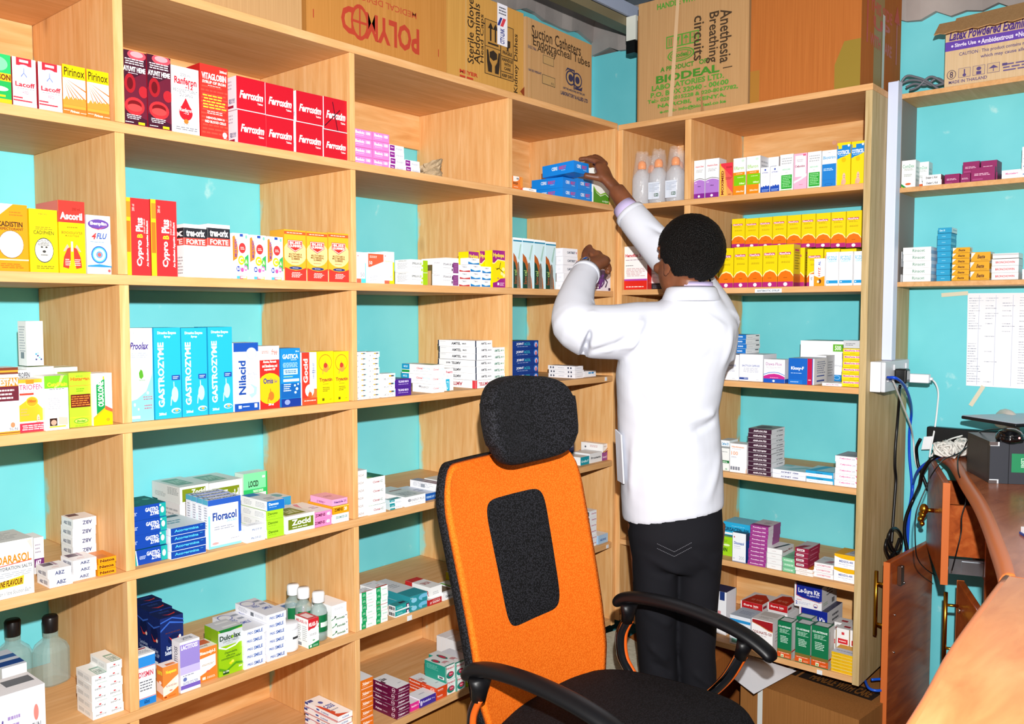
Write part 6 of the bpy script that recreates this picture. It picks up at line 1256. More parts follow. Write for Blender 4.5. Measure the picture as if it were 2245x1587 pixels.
R|graybox|11|0.6516;0.118;1.2148;0.0323;0.07;0.0827||grey-sided white carton behind the royal blue carton
R|azy|11|0.7119;0.012;1.2148;0.0571;0.06;0.0089||flat white box with mauve print beside the yellow stack
R|big5|11|0.5687;0.2;1.2148;0.1415;0.12;0.1251||big white carton with green tag at the back
R|mox5|16|0.7665;0.02;1.2148;0.058;0.08;0.0184|yellow boxes with pink print|{r} yellow box with pink print, stack by the end panel
R|grayflap|11|0.7651;0.03;1.3257;0.0569;0.06;0.0225||grey opened box on top of the yellow stack
R|wgrn|11|0.3681;0.02;0.9251;0.0499;0.08;0.0721||white carton with a dark green band beside the white coat
R|bluetop|11|0.3634;0.06;0.9935;0.0353;0.06;0.0223||pale box with blue print lying on the green-banded carton
R|hund|11|0.4218;0.015;0.9251;0.0577;0.05;0.0912||white carton with orange figures and a barcode
R|anf|14|0.4832;0.012;1.01;0.0758;0.1;0.015|dark plum-ended boxes|{r} plum-ended box in the upper part of the tall stack
R|anff|11|0.4842;0.012;0.995;0.0758;0.1;0.0143|dark plum-ended boxes|plum-ended box with upside-down print, fifth in the tall stack
R|anf|15|0.4845;0.012;0.9251;0.0758;0.1;0.0138|dark plum-ended boxes|{r} plum-ended box in the lower part of the tall stack
R|acin|12|0.5634;0.0121;0.9251;0.1045;0.1;0.0134|flat white boxes with navy print|{r} flat white box with navy print
R|lex|12|0.6695;0.01;0.9251;0.0833;0.1;0.0177|turquoise and white flat boxes|{r} turquoise and white flat box
R|cefp2|15|0.7555;0.011;0.9251;0.0705;0.1;0.0177|white boxes with magenta corner|{r} white box with a magenta corner
R|lime|11|0.3602;0.05;0.6429;0.0577;0.08;0.0623||lime green box next to the black trousers
R|gris|11|0.3854;0.05;0.711;0.0927;0.08;0.0433||sky-blue box lying on the lime green box
R|dico|11|0.44;0.0047;0.6429;0.0461;0.026;0.0934||white carton with blue side between lime and purple boxes
R|kon|1A|0.4921;0.004;0.6429;0.0597;0.09;0.0127|purple boxes in a leaning stack|{r} purple box in the leaning stack
R|wstack|14|0.5546;0.004;0.6429;0.048;0.09;0.0161|white boxes with a striped top|{r} white box in the stack beside the purple ones
R|fcg|13|0.6053;0.004;0.6429;0.0391;0.09;0.0146|mint green boxes|{r} mint green box
R|worange|12|0.6456;0.004;0.6429;0.0535;0.09;0.0106|white boxes with orange top|{r} flat white box under the maroon boxes
R|mar|14|0.6423;0.004;0.6644;0.0418;0.09;0.0149|small maroon boxes|{r} small maroon box
R|loob|13|0.6979;0.0153;0.6429;0.0575;0.08;0.0146|white boxes with pink print|{r} white box with pink print
R|medi|12|0.7568;0.0171;0.6429;0.0655;0.08;0.0403|white boxes with yellow wave|{r} white box with a yellow wave and navy print
R|bluewh|11|0.3365;0.06;0.3749;0.0587;0.07;0.1427||white and navy carton half hidden by the trouser leg
R|whitebox|11|0.3836;0.19;0.3749;0.0779;0.1;0.0516|plain cartons at the back of the lowest shelf|plain carton under the red kit box nearest the legs
R|whitebox|11|0.4791;0.19;0.3749;0.0685;0.1;0.0685|plain cartons at the back of the lowest shelf|plain carton under the red kit box beside the navy kit boxes
R|sure|11|0.3823;0.19;0.4279;0.0787;0.11;0.0298|red and white test kit boxes|red test kit box nearest the black trousers
R|sure|11|0.4785;0.19;0.445;0.0685;0.11;0.0268|red and white test kit boxes|red test kit box touching the navy kit boxes
R|lesure|11|0.5933;0.17;0.3749;0.0921;0.13;0.1132|navy and white kit boxes|lower navy and white kit box
R|lesure|11|0.5768;0.17;0.4877;0.0897;0.13;0.0758|navy and white kit boxes|upper navy and white kit box
R|bluelid|11|0.4315;0.0115;0.3749;0.071;0.09;0.0932||white box with a blue stripe behind the armrest
R|arte|11|0.5062;0.0106;0.3749;0.07;0.09;0.099||white carton with dark red top curve and orange foot
R|coar|11|0.5938;0.004;0.3749;0.0452;0.045;0.114|green cartons with orange foot|dark green carton with orange foot, next to the dark-red-topped carton
R|coar|11|0.6497;0.004;0.3749;0.0474;0.045;0.1201|green cartons with orange foot|dark green carton with orange foot, middle of the front three
R|coar|11|0.6992;0.004;0.3749;0.0522;0.045;0.1249|green cartons with orange foot|dark green carton with orange foot, next to the yellow stack
R|coar|11|0.6173;0.09;0.3749;0.0503;0.04;0.109|green cartons with orange foot|dark green carton with orange foot standing at the rear
R|wry|11|0.7259;0.09;0.3749;0.0151;0.05;0.0946|white cartons with a red tablet|white carton with red tablet peeping beside the green cartons
R|wry|11|0.7423;0.09;0.3749;0.0386;0.05;0.1028|white cartons with a red tablet|white carton with red tablet, above the yellow stack, full face
R|wry|11|0.7825;0.09;0.3749;0.0392;0.05;0.1041|white cartons with a red tablet|white carton with red tablet against the end panel, front row
R|wry|11|0.7135;0.15;0.3749;0.039;0.05;0.0978|white cartons with a red tablet|white carton with red tablet in the rear row, kit box side
R|wry|11|0.754;0.15;0.3749;0.0436;0.05;0.0988|white cartons with a red tablet|white carton with red tablet in the rear row, end panel side
R|yst|16|0.7573;0.0075;0.3749;0.0645;0.07;0.0097|small yellow boxes|{r} small yellow box at the bottom corner
T|comd|11|0.0043;0.015;1.802;0.0421;0.04;0.0812|white and green cartons by the trunking|white carton with a green and yellow corner, front one
T|comd|11|0.0293;0.06;1.802;0.0413;0.04;0.0789|white and green cartons by the trunking|white carton with a green and yellow corner, hidden behind the first
T|delair|12|0.0656;0.012;1.802;0.0526;0.04;0.0157|thin white boxes|{r} thin white box on the middle right-hand shelf
T|pred|11|0.1221;0.03;1.802;0.0411;0.06;0.0304|plum boxes|plum box in the lower row nearest the thin white boxes
T|pred|11|0.1644;0.03;1.802;0.0271;0.06;0.0274|plum boxes|plum box in the lower row, half hidden by the foremost one
T|pred|11|0.1963;0.012;1.802;0.0619;0.016;0.0388|plum boxes|plum box standing foremost with its dark side showing
T|pred|11|0.1701;0.03;1.8294;0.0442;0.06;0.0334|plum boxes|plum box in the upper row over the thin-box side
T|pred|11|0.2169;0.031;1.8254;0.042;0.06;0.0356|plum boxes|plum box in the upper row over the wall side
T|pred|11|0.1936;0.031;1.802;0.0669;0.06;0.0246|plum boxes|plum box behind the foremost one, carrying another plum box
T|mont|11|0.2744;0.012;1.802;0.0484;0.05;0.0242||white box with pink print beside the blue-printed stack
T|blued|14|0.3219;0.012;1.802;0.0384;0.06;0.021|white boxes with blue print|{r} white box with blue print at the right picture edge
T|whitebox|14|0.001;0.03;1.521;0.0069;0.05;0.0232|white boxes hidden by the trunking|{r} white box half hidden behind the wall trunking
T|rina|15|0.0169;0.012;1.521;0.0794;0.07;0.0205|white boxes with green print|{r} white box with green print beside the trunking
T|tealt|18|0.1016;0.05;1.521;0.0387;0.06;0.0178|turquoise boxes|{r} turquoise box in the tall stack
T|tealtop|11|0.103;0.05;1.664;0.0387;0.06;0.0155||turquoise and white box crowning the tall turquoise stack
T|bet|16|0.1531;0.015;1.521;0.0464;0.03;0.016|amber boxes with script, tall stack|{r} amber box in the stack beside the turquoise boxes
T|bet|13|0.2011;0.015;1.521;0.0506;0.05;0.0269|amber boxes with script, short stack|{r} amber box in the stack beside the red-lettered boxes
T|bronch|13|0.2563;0.012;1.521;0.0682;0.06;0.0196|white boxes with red capitals|{r} white box with red capitals
T|opentray|11|0.2581;0.012;1.5811;0.0659;0.06;0.0142||open white tray box on top of the red-lettered boxes
T|blued|12|0.332;0.012;1.521;0.044;0.06;0.0141|white boxes on the lowest right-hand shelf|{r} white box at the picture edge on the lowest right-hand shelf'''
CABLE = {
 'blue1': [(-0.017,-0.905,1.250), (-0.024,-0.930,1.249), (0.069,-0.925,1.222), (0.213,-0.900,1.169), (0.360,-0.864,1.115), (0.380,-0.854,1.055), (0.385,-0.853,1.000), (0.385,-0.856,0.957), (0.385,-0.862,0.905), (0.385,-0.864,0.871), (0.385,-0.861,0.829), (0.385,-0.853,0.782), (0.385,-0.851,0.679), (0.385,-0.852,0.533)],
 'blue2': [(0.189,-1.098,1.033), (0.200,-1.065,1.031), (0.193,-1.027,1.024), (0.200,-0.989,1.011), (0.231,-0.948,0.985), (0.267,-0.913,0.951), (0.372,-0.872,0.894), (0.374,-0.869,0.864), (0.374,-0.861,0.773), (0.374,-0.859,0.684), (0.374,-0.860,0.537)],
 'white1': [(0.035,-0.903,1.240), (0.089,-0.900,1.205), (0.187,-0.890,1.149), (0.273,-0.885,1.091), (0.380,-0.865,1.033), (0.380,-0.871,0.980), (0.380,-0.877,0.951), (0.380,-0.884,0.935), (0.380,-0.893,0.907)],
 'white2': [(0.325,-0.908,1.227), (0.330,-0.923,1.227), (0.345,-0.935,1.213), (0.360,-0.940,1.183), (0.370,-0.936,1.137), (0.370,-0.932,1.086), (0.350,-0.932,1.051), (0.330,-0.931,1.015), (0.330,-0.928,0.986)],
 'black1': [(0.130,-0.895,1.216), (0.227,-0.865,1.160), (0.249,-0.855,1.085), (0.237,-0.855,1.018), (0.237,-0.855,0.962), (0.250,-0.855,0.919), (0.235,-0.857,0.854), (0.214,-0.860,0.781), (0.202,-0.862,0.735)],
 'loop1': [(0.180,-0.870,0.782), (0.143,-0.870,0.773), (0.136,-0.870,0.749), (0.168,-0.870,0.722), (0.231,-0.870,0.702), (0.270,-0.870,0.715), (0.263,-0.870,0.749), (0.211,-0.870,0.779), (0.130,-0.880,0.791), (0.115,-0.880,0.769), (0.147,-0.880,0.735), (0.193,-0.880,0.705)],
 'loop2': [(0.110,-0.875,0.766), (0.100,-0.875,0.744), (0.140,-0.875,0.706), (0.166,-0.880,0.715), (0.198,-0.885,0.753)],
 'tail': [(0.161,-0.875,0.711), (0.133,-0.875,0.690), (0.112,-0.872,0.657), (0.102,-0.872,0.630)],
 'black2': [(0.350,-0.895,1.037), (0.360,-0.882,1.009), (0.372,-0.880,0.979), (0.372,-0.885,0.950), (0.372,-0.893,0.931), (0.372,-0.909,0.893), (0.372,-0.915,0.875)],
 'black3': [(0.235,-1.029,1.022), (0.211,-1.001,1.018), (0.198,-0.986,1.015), (0.184,-0.970,1.002), (0.196,-0.953,0.979), (0.221,-0.936,0.949), (0.272,-0.918,0.909), (0.360,-0.880,0.853), (0.360,-0.873,0.835), (0.360,-0.856,0.782), (0.360,-0.853,0.730), (0.360,-0.862,0.682), (0.360,-0.872,0.631)],
 'thin1': [(-0.219,-1.237,1.157), (-0.131,-1.186,1.142), (-0.008,-1.130,1.115), (0.087,-1.087,1.079), (0.088,-1.072,1.048), (0.015,-1.049,1.035), (-0.072,-1.055,1.030), (-0.116,-1.049,1.007), (-0.125,-1.039,0.973), (-0.134,-1.029,0.940), (-0.141,-1.021,0.899), (-0.139,-1.023,0.816), (-0.112,-1.024,0.780), (-0.035,-1.021,0.740), (0.036,-1.027,0.707)],
 'thin2': [(0.135,-1.098,1.062), (0.084,-1.084,1.060), (-0.005,-1.087,1.049), (-0.094,-1.107,1.029), (-0.132,-1.123,1.009), (-0.145,-1.139,0.983), (-0.145,-1.139,0.958), (-0.150,-1.132,0.922), (-0.151,-1.132,0.883), (-0.156,-1.126,0.841), (-0.142,-1.111,0.778)],
 'phonew': [(0.185,-0.971,1.012), (0.215,-0.975,1.029), (0.250,-0.985,1.044), (0.286,-0.997,1.054), (0.308,-1.023,1.064)],
 'greycoil': [(0.300,-0.814,2.098), (0.300,-0.838,2.112), (0.300,-0.871,2.112), (0.300,-0.903,2.101), (0.300,-0.938,2.078)],
 'bluetie': [(0.086,-0.829,0.345), (0.027,-0.861,0.345), (0.026,-0.887,0.345), (0.062,-0.901,0.345), (0.102,-0.896,0.345), (0.115,-0.872,0.345), (0.090,-0.848,0.345)],
}
PITCH, ROLL = -0.057072, 0.000411
CAMP = (-2.50710, -1.66822, 1.42858)
FLASH, ROOM, AMB, EXPO = 66, 12, .27, 0.0
BOT = {'spirit': [(-1.236, .036, .118), (-1.248, .080, .122), (-1.246, .125, .120)], 'jar': (-1.322, .036, .066), 'flaskA': (-1.822, .31, .145), 'flaskB': (-1.760, .275, .145)}
# ---------------------------------------------------------------- room
ZL = [2.05, 1.7731, 1.4817, 1.1923, .8992, .6139, .34]; ZR = [2.046, 1.7734, 1.4879, 1.1967, .907, .6248, .3568]
TH = .0193; THR = .018; DEP = .385
def slab(name, a, b, m, lab):
    o = MB().box(a, b).build(name, m); return struct(o, lab)
slab('wall_left', (-3.4, .387, 0), (.396, .487, 2.52), WALL, 'turquoise painted wall behind the long shelf unit')
slab('wall_back', (.396, -2.6, 0), (.496, .487, 2.45), WALL, 'turquoise painted wall behind the corner shelf unit and desk')
slab('floor', (-3.6, -3.4, -.05), (.5, .49, 0), FLOOR, 'worn cement floor')
def ledge(name, a, b, axis, lab):
    """rough unpainted plaster band above the wall paint, with an uneven lower lip"""
    mb = MB(); n = 60; rnd = random.Random(3); rings = []
    for i in range(n+1):
        t = i/n; w = rnd.uniform(-.012, .012); q = rnd.uniform(-.006, .006)
        c = a[axis]+(b[axis]-a[axis])*t
        pr = [(0, w), (.022+q, .012+w), (.03+q, .06), (.03, .17), (.16, .17), (.16, 0)]
        if axis == 0: rings.append([(c, a[1]-p, a[2]+z) for p, z in pr])
        else: rings.append([(a[0]-p, c, a[2]+z) for p, z in pr])
    if axis == 0: rings = [[(x, a[1]+.02-(a[1]-y)*1.0 if False else y, z) for x, y, z in r] for r in rings]
    mb.loft(rings); o = mb.build(name, PLASTER, smooth=False); return struct(o, lab)
def band(name, a, b, lab):
    mb = MB(); n = 70; rnd = random.Random(5); ax = 0 if abs(b[0]-a[0]) > abs(b[1]-a[1]) else 1; rings = []
    for i in range(n+1):
        t = i/n; x = a[0]+(b[0]-a[0])*t; y = a[1]+(b[1]-a[1])*t; w = rnd.uniform(-.014, .014); q = rnd.uniform(0, .008)
        pr = [(.0, w), (.012+q, w), (.016+q, .05), (.014+q, .16), (-.1, .16), (-.1, w)]
        zb = a[2]+(b[2]-a[2])*t; rings.append([(x, y-p, zb+z) if ax == 0 else (x-p, y, zb+z) for p, z in pr])
    mb.loft(rings); return struct(mb.build(name, PLASTER), lab)
band('trim_1', (-3.4, .387, 2.51), (.39, .387, 2.51), 'bare grey plaster along the top of the left wall')
band('trim_2', (.396, -2.6, 2.165), (.396, .38, 2.463), 'bare grey plaster along the top of the back wall')
def roof():
    mb = MB(); nx = 260; v = []; f = []
    for j in range(2):
        for i in range(nx+1):
            x = -3.6+4.4*i/nx; y = .6 if j == 0 else -3.4; z = (2.66 if j == 0 else 3.15)+.012*math.sin(x*2*PI/.076)
            v.append((x, y, z))
    for i in range(nx): f.append((i, i+1, nx+2+i, nx+1+i))
    v += [(x, y, z+.003) for x, y, z in v]; k = 2*(nx+1)
    f += [tuple(q+k for q in reversed(t)) for t in f]
    mb.add(v, f); return struct(mb.build('ceiling', mat('6c7680', .4, .6), smooth=True), 'corrugated iron roof sheets')
roof()
def roof_beam():
    t = tag(thing('roof_beam', '', 'beam', (-1.2, .1, 2.5)), 'pale steel roof beam crossing above the shelves in the corner', 'beam')
    MB().box((-.6, -.01, -.001), (1.56, .0, .045)).build('beam_side', mat('a9b4cc', .35), t)
    MB().box((-.6, 0.0005, -.035), (1.56, .055, -.003)).build('beam_underside', mat('7e7458', .5), t)
    MB().box((-.6, .056, -.02), (1.56, .075, .04)).build('beam_flange', mat('2c2a26', .5), t)
    c = MB().prism([(0, 0), (.03, 0), (.03, .03), (.0, .04)], 0, .085).build('lamp_holder', mat('e2e4da', .4), t); c.location = (1.40, -.04, -.09)
    MB().box((0, 0, 0), (.03, .035, .045)).build('holder_base', BLACKP, t).location = (1.402, -.035, -.135)
roof_beam()

# ---------------------------------------------------------------- shelving
def shelf_unit(name, label, rz, X0, X1, Z, dividers, back, stickers, TH=.0193):
    t = thing(name, label, 'shelf', (0, 0, 0), rz)
    ends = [X0, X1]
    for k, z in enumerate(Z):
        x0, x1 = (X0, X1) if k not in (0,) else (X0, X1)
        e0 = X0+.0195; e1 = X1-.0195
        mb = MB(); mb.box((x0 if k == 0 else e0, .0, z), (x1 if k == 0 else e1, DEP, z+TH))
        mb.build('shelf_board', W_X, t, bevel=.0012)
    top = Z[0]
    for x in (X0, X1-.0195):
        MB().box((x, -.001, Z[-1]-.004), (x+.0195, DEP, top-.0003)).build('end_panel', W_SIDE if (rz and x > X0) else W_VS, t, bevel=.0012)
    for k in range(len(Z)-1):
        for a, b in dividers:
            j = random.Random(k*31+int(a*1000)).uniform(-.0015, .0015)
            MB().box((a+j, 0, Z[k+1]+TH+.0003), (b+j, DEP, Z[k]-.0003)).build('divider', W_VS, t, bevel=.0012)
    for (a, b, z0, z1) in back:
        MB().box((a, DEP-.012, z0), (b, DEP, z1)).build('back_panel', W_BACK, t)
    for (x, z, w, h, txt) in stickers:
        mb = MB(); mb.box((x, -.0022, z), (x+w, -.0012, z+h)); mats = [mat('e4e8ec', .5), mat('7a8290', .6)]
        if txt:
            v, f = _T[(txt, True, False)]
            mb.add([(x+w*(.08+.84*p), -.0024, z+h*(.25+.5*q)) for p, q in v], f, 1)
        mb.build('shelf_label', mats, t)
    return t
DL = [(-1.722, -1.703), (-1.1525, -1.1375), (-.5703, -.5512)]
cells = [(-2.29, -1.722), (-1.703, -1.1525), (-1.1375, -.5703), (-.5512, -.0195)]
backL = [(a+.0005, b-.0005, ZL[1]+TH+(.152 if i == 2 else 0), ZL[0]-.0005) for i, (a, b) in enumerate(cells)] + [(a+.0005, b-.0005, ZL[6]+TH+.0005, ZL[5]-.0005) for a, b in cells]
shelf_unit('shelf_unit', 'long open pine shelf unit of square cells along the left wall', 0, -2.31, 0.0, ZL, DL, backL,
           [(-.0705, 1.1965, .012, .013, ''), (-.98, .6165, .016, .013, ''), (-.705, .343, .125, .012, 'BLOOD THINNERS'), (-.055, .617, .013, .012, '')])
DR = [(.2568, .2787)]
backR = [(.0205, .2563, ZR[1]+TH+.0005, ZR[0]-.0005), (.2792, .826, ZR[1]+TH+.0005, ZR[0]-.0005), (.0205, .2563, ZR[6]+TH+.0005, ZR[5]-.0005), (.2792, .826, ZR[6]+TH+.0005, ZR[5]-.0005)]
ru = shelf_unit('shelf_unit', 'narrower open pine shelf unit across the corner on the back wall', -PI/2, 0.0008, .8415, ZR, DR, backR,
           [(.505, 1.4885, .085, .012, 'ANTIBIOTIC SYRUP'), (.72, .3575, .016, .013, '')], .018)
for z, y in ((2.0, .0), ): pass
# peg ends showing in the back panel of the top right cell
for x, z, r in ((.335, 1.925, .0085), (.47, 1.93, .0095), (.6, 1.985, .0075), (.74, 2.005, .0065)):
    MB().lathe([(r, 0), (r, .0015)], n=18).build('dowel_end', mat('d8a080', .6), ru).matrix_local = Matrix.Translation((x, DEP-.012, z)) @ Matrix.Rotation(PI/2, 4, 'X')
for k, (z, lab) in enumerate(((2.064, 'topmost pine wall shelf on the back wall, carrying the glove carton'), (1.787, 'middle pine wall shelf, plum boxes standing on it'), (1.506, 'lowest pine wall shelf, turquoise and amber boxes standing on it'))):
    o = MB().box((.244, -2.3, z), (.3955, -.8425, z+.0145)).build('wall_shelf', W_X, bevel=.0012)
    tag(o, lab, 'shelf', 'wall shelves on the back wall')
o = MB().box((.248, -.8465, 1.521), (.3955, -.8425, 2.063)).build('side_board', mat('8b827c', .7)); tag(o, 'grey weathered board fixed beside the trunking under the wall shelves', 'board')  # thin board in one even grey over the rear of the unit's side
put_cartons()
# ---------------------------------------------------------------- big storage cartons
def big(des, name, lab, u, x, y, z, rz, w, d, h, bm, extra=None):
    me = carton_mesh(name, des, w, d, h, bm); o = bpy.data.objects.new(name, me); COL.objects.link(o)
    X, Y, r = place(u, x, y); o.location = (X, Y, z); o.rotation_euler = (0, 0, r+math.radians(rz)); tag(o, lab, 'box')
    return o
TL = ZL[0]+TH+.0005; TR = ZR[0]+THR+.0005
big('plainc', 'storage_carton', 'plain tan carton on top of the long shelf, next to the upside-down red printed one', 'L', -1.515, .012, TL, 0, .47, .34, .36, CB_A)
big('poly', 'storage_carton', 'orange-brown carton with upside-down red printing on top of the long shelf', 'L', -1.04, .012, TL, 0, .455, .34, .39, CB_B)
big('glove', 'storage_carton', 'ochre carton with handling symbols and a courier tape strip', 'L', -.647, .012, TL, 0, .318, .33, .243, CB_C)
sb = big('suct', 'storage_carton', 'pale carton with handwriting and a navy round emblem, in the corner end of the row', 'L', -.305, .014, TL, 2.0, .355, .3, .236, CB_A)
big('biod', 'storage_carton', 'tan carton covered in green printing and upright handwriting', 'R', .268, .012, TR, 0, .394, .33, .388, CB_A)
big('rust', 'storage_carton', 'large rust-brown taped carton with red arrows on its side', 'R', .637, .012, TR, 0, .33, .355, .44, CB_E)
# flap of the green-printed carton standing up, as its part
lt = thing('storage_carton', 'cream glove carton with a violet band, on the topmost wall shelf', 'box', (.252, -1.115, 2.0795), -PI/2)
def mesh_obj(me, name, par, loc=(0, 0, 0)):
    o = bpy.data.objects.new(name, me); COL.objects.link(o); o.parent = par; o.location = loc; return o
mesh_obj(carton_mesh('carton_body', 'latex', .31, .13, .175, CB_F), 'carton_body', lt)
fl = MB(); n = 24
rg = []
for i in range(n+1):
    x = -.172+.34*i/n; w = .003*math.sin(i*2.1)
    rg.append([(x, -.001+w*.3, .180), (x, -.055+w, .138+w), (x, -.057+w, .140+w), (x, -.003, .184)])
fl.loft(rg); fl.build('front_flap', CB_A, lt)
fl = MB(); fl.add([(-.155, .06, .177), (.155, .06, .177), (.155, .1, .235), (-.155, .11, .225)], [(0, 1, 2, 3)]); o = fl.build('rear_flap', CB_A, lt); s = o.modifiers.new('s', 'SOLIDIFY'); s.thickness = .004
# cartons under the units
big('handle', 'storage_carton', 'brown strapped carton with a black care banner on the floor under the corner unit', 'R', .700, -.10, 0, -6, .37, .42, .31, CB_G)
hb = bpy.data.objects['storage_carton'] if False else None
big('dark', 'storage_carton', 'brown carton on the floor behind the trouser legs', 'R', .22, -.02, 0, 3, .33, .34, .30, CB_E)
big('dark', 'storage_carton', 'orange-brown carton on the floor under the long shelf, left of the chair', 'L', -.72, .06, 0, -3, .46, .30, .29, CB_B)
big('dark', 'storage_carton', 'brown carton on the floor under the long shelf, right of the chair', 'L', -.25, .05, 0, 2, .42, .30, .28, CB_E)
def strap():
    r = math.radians(-6)-PI/2; X, Y, _ = place('R', .700, -.10); M = Matrix.Translation((X, Y, 0)) @ Matrix.Rotation(r, 4, 'Z')
    mb = MB(); x = -.125
    mb.box((x, -.0025, .0), (x+.016, -.0008, .3125), 0, M); mb.box((x, -.0025, .3110), (x+.016, .441, .3127), 0, M)
    o = mb.build('packing_strap', mat('d4d6d2', .4)); tag(o, 'white plastic strap round the brown carton with the black banner', 'strap')
strap()
tag(MB().tube(spline(CABLE['bluetie'], 5), .004, n=8).build('cable_loop', mat('1450c0', .35), smooth=True), 'small blue cable loop lying on the strapped carton', 'cable')

# ---------------------------------------------------------------- bottles
def saline(x, y, lab, rz=0, label=True):
    X, Y, r = place('R', x, y); t = thing('infusion_bottle', lab, 'bottle', (X, Y, ZR[1]+THR+.0005), r+rz, 'clear infusion bottles in plastic bags')
    k = .030
    MB().lathe([(k*.8, 0), (k, .006), (k, .085), (k*.9, .1), (k*.55, .116), (k*.42, .121)], n=28, sq=.7).build('bottle_body', PLAST, t, smooth=True)
    MB().lathe([(.0135, .1215), (.0145, .128), (.0145, .138), (.011, .147), (.004, .151)], n=20).build('cap', mat('f08a1c', .35), t, smooth=True)
    if label:
        mb = MB(); n = 10
        a = [(-.021+.042*i/n, -k*1.005-.0012+.0006*abs(i-n/2)*.1) for i in range(n+1)]
        for i in range(n): mb.add([(a[i][0], a[i][1], .014), (a[i+1][0], a[i+1][1], .014), (a[i+1][0], a[i+1][1], .07), (a[i][0], a[i][1], .07)], [(0, 1, 2, 3)], 0)
        yy = -k*1.005-.0018
        mb.add([(.002, yy, .022), (.018, yy, .022), (.018, yy, .032), (.002, yy, .032)], [(0, 1, 2, 3)], 1)
        v, f = _T[('SN', True, False)]; mb.add([(.004+.012*p, yy-.0003, .0235+.007*q) for p, q in v], f, 0)
        for j in range(6): mb.add([(-.017, yy, .04+j*.0045), (.004+.01*(j % 3), yy, .04+j*.0045), (.004+.01*(j % 3), yy, .0412+j*.0045), (-.017, yy, .0412+j*.0045)], [(0, 1, 2, 3)], 2)
        mb.build('bottle_label', [mat('d8e0ee', .5), mat('2a5a34', .5), mat('9aa4b8', .5)], t)
    # loose bag: crinkled lofted film open at the bottom
    rnd = random.Random(int(x*1000)); rings = []
    for j in range(9):
        z = .004+.022*j; s = 1.12 if j < 5 else 1.12-.1*(j-4)
        rings.append([(k*s*math.cos(2*PI*i/22)*(1+rnd.uniform(-.05, .05)), k*s*.95*math.sin(2*PI*i/22)*(1+rnd.uniform(-.05, .05)), z+rnd.uniform(-.003, .003)) for i in range(22)])
    MB().loft(rings, 0, False).build('plastic_bag', FILM, t, smooth=True)
glass_liquid = glass('water', 'eef4f8', .0, 1.33)
saline(.066, .05, 'clear infusion bottle with orange cap, nearest the corner post and without a label facing out', label=False)
saline(.131, .05, 'clear infusion bottle with orange cap, middle one of the labelled bottles')
saline(.196, .05, 'clear infusion bottle with orange cap, labelled, closest to the wooden post')
saline(.163, .13, 'clear infusion bottle standing in the second row of the corner cell', label=False)
saline(.05, .14, 'clear infusion bottle at the back beside the corner post', label=False)

def spirit(x, y, h, lab, r=.0205):
    t = thing('spirit_bottle', lab, 'bottle', (x, y, ZL[5]+TH+.0005), 0, 'clear bottles with white caps')
    MB().lathe([(r*.85, 0), (r, .003), (r, h*.58), (r*.9, h*.66), (r*.5, h*.74), (r*.5, h*.79)], n=28).build('bottle_body', CLEAR, t, smooth=True)
    MB().lathe([(r*.9, .003), (r*.9, h*.2), (r*.3, h*.2)], n=24).build('spirit', CLEAR, t, smooth=True)
    MB().lathe([(r*.7, h*.79), (r*.73, h*.80), (r*.73, h*.97), (r*.62, h)], n=28).build('cap', mat('eef0f2', .35), t, smooth=True)
    mb = MB(); n = 18; rr = r+.0006
    for i in range(n):
        a0, a1 = [math.radians(-75+150*q/n)-PI/2 for q in (i, i+1)]
        mb.add([(rr*math.cos(a), rr*math.sin(a), z) for a, z in ((a0, h*.2), (a1, h*.2), (a1, h*.55), (a0, h*.55))], [(0, 1, 2, 3)], 0)
        if 5 < i < 13: mb.add([(rr*1.012*math.cos(a), rr*1.012*math.sin(a), z) for a, z in ((a0, h*.3), (a1, h*.3), (a1, h*.4), (a0, h*.4))], [(0, 1, 2, 3)], 1)
    mb.build('bottle_label', [mat('0f6a3c', .4), mat('d8e8de', .4)], t)
    return t
SB = BOT['spirit']
spirit(*SB[0], 'clear bottle with white cap and green label, foremost of three'); spirit(*SB[1], 'clear bottle with white cap, middle one of three'); spirit(*SB[2], 'clear bottle with white cap, rearmost of three by the divider')
x, y, h = BOT['jar']; t = thing('tablet_jar', 'white plastic tablet jar between the blue-lettered boxes and the red carton', 'jar', (x, y, ZL[5]+TH+.0005))
r = .0215
MB().lathe([(r*.92, 0), (r, .003), (r, h*.74), (r*.9, h*.78)], n=28).build('jar_body', WHITEP, t, smooth=True)
MB().lathe([(r*.96, h*.78), (r*1.0, h*.8), (r*1.0, h*.98), (r*.9, h)], n=28).build('lid', WHITEP, t, smooth=True)
mb = MB()
for i in range(10):
    a0, a1 = [math.radians(-200+14*q) for q in (i, i+1)]
    mb.add([((r+.0005)*math.cos(a), (r+.0005)*math.sin(a), z) for a, z in ((a0, h*.1), (a1, h*.1), (a1, h*.68), (a0, h*.68))], [(0, 1, 2, 3)], 0)
    if i > 6: mb.add([((r+.0009)*math.cos(a), (r+.0009)*math.sin(a), z) for a, z in ((a0, h*.46), (a1, h*.46), (a1, h*.54), (a0, h*.54))], [(0, 1, 2, 3)], 1)
mb.build('jar_label', [mat('eef0f2', .5), mat('2a2c30', .5)], t)
def flask(x, y, h, lab):
    t = thing('glass_bottle', lab, 'bottle', (x, y, ZL[5]+TH+.0005), math.radians(12), 'empty ribbed glass bottles with black caps')
    r = .032
    MB().lathe([(r*.9, 0), (r, .004), (r, h*.5), (r*.85, h*.58), (r*.42, h*.67), (r*.4, h*.76)], n=16, sq=.62).build('bottle_body', CLEAR, t, smooth=False)
    MB().lathe([(r*.46, h*.76), (r*.47, h*.77), (r*.5, h*.97), (r*.42, h)], n=26).build('cap', mat('151214', .3), t, smooth=True)
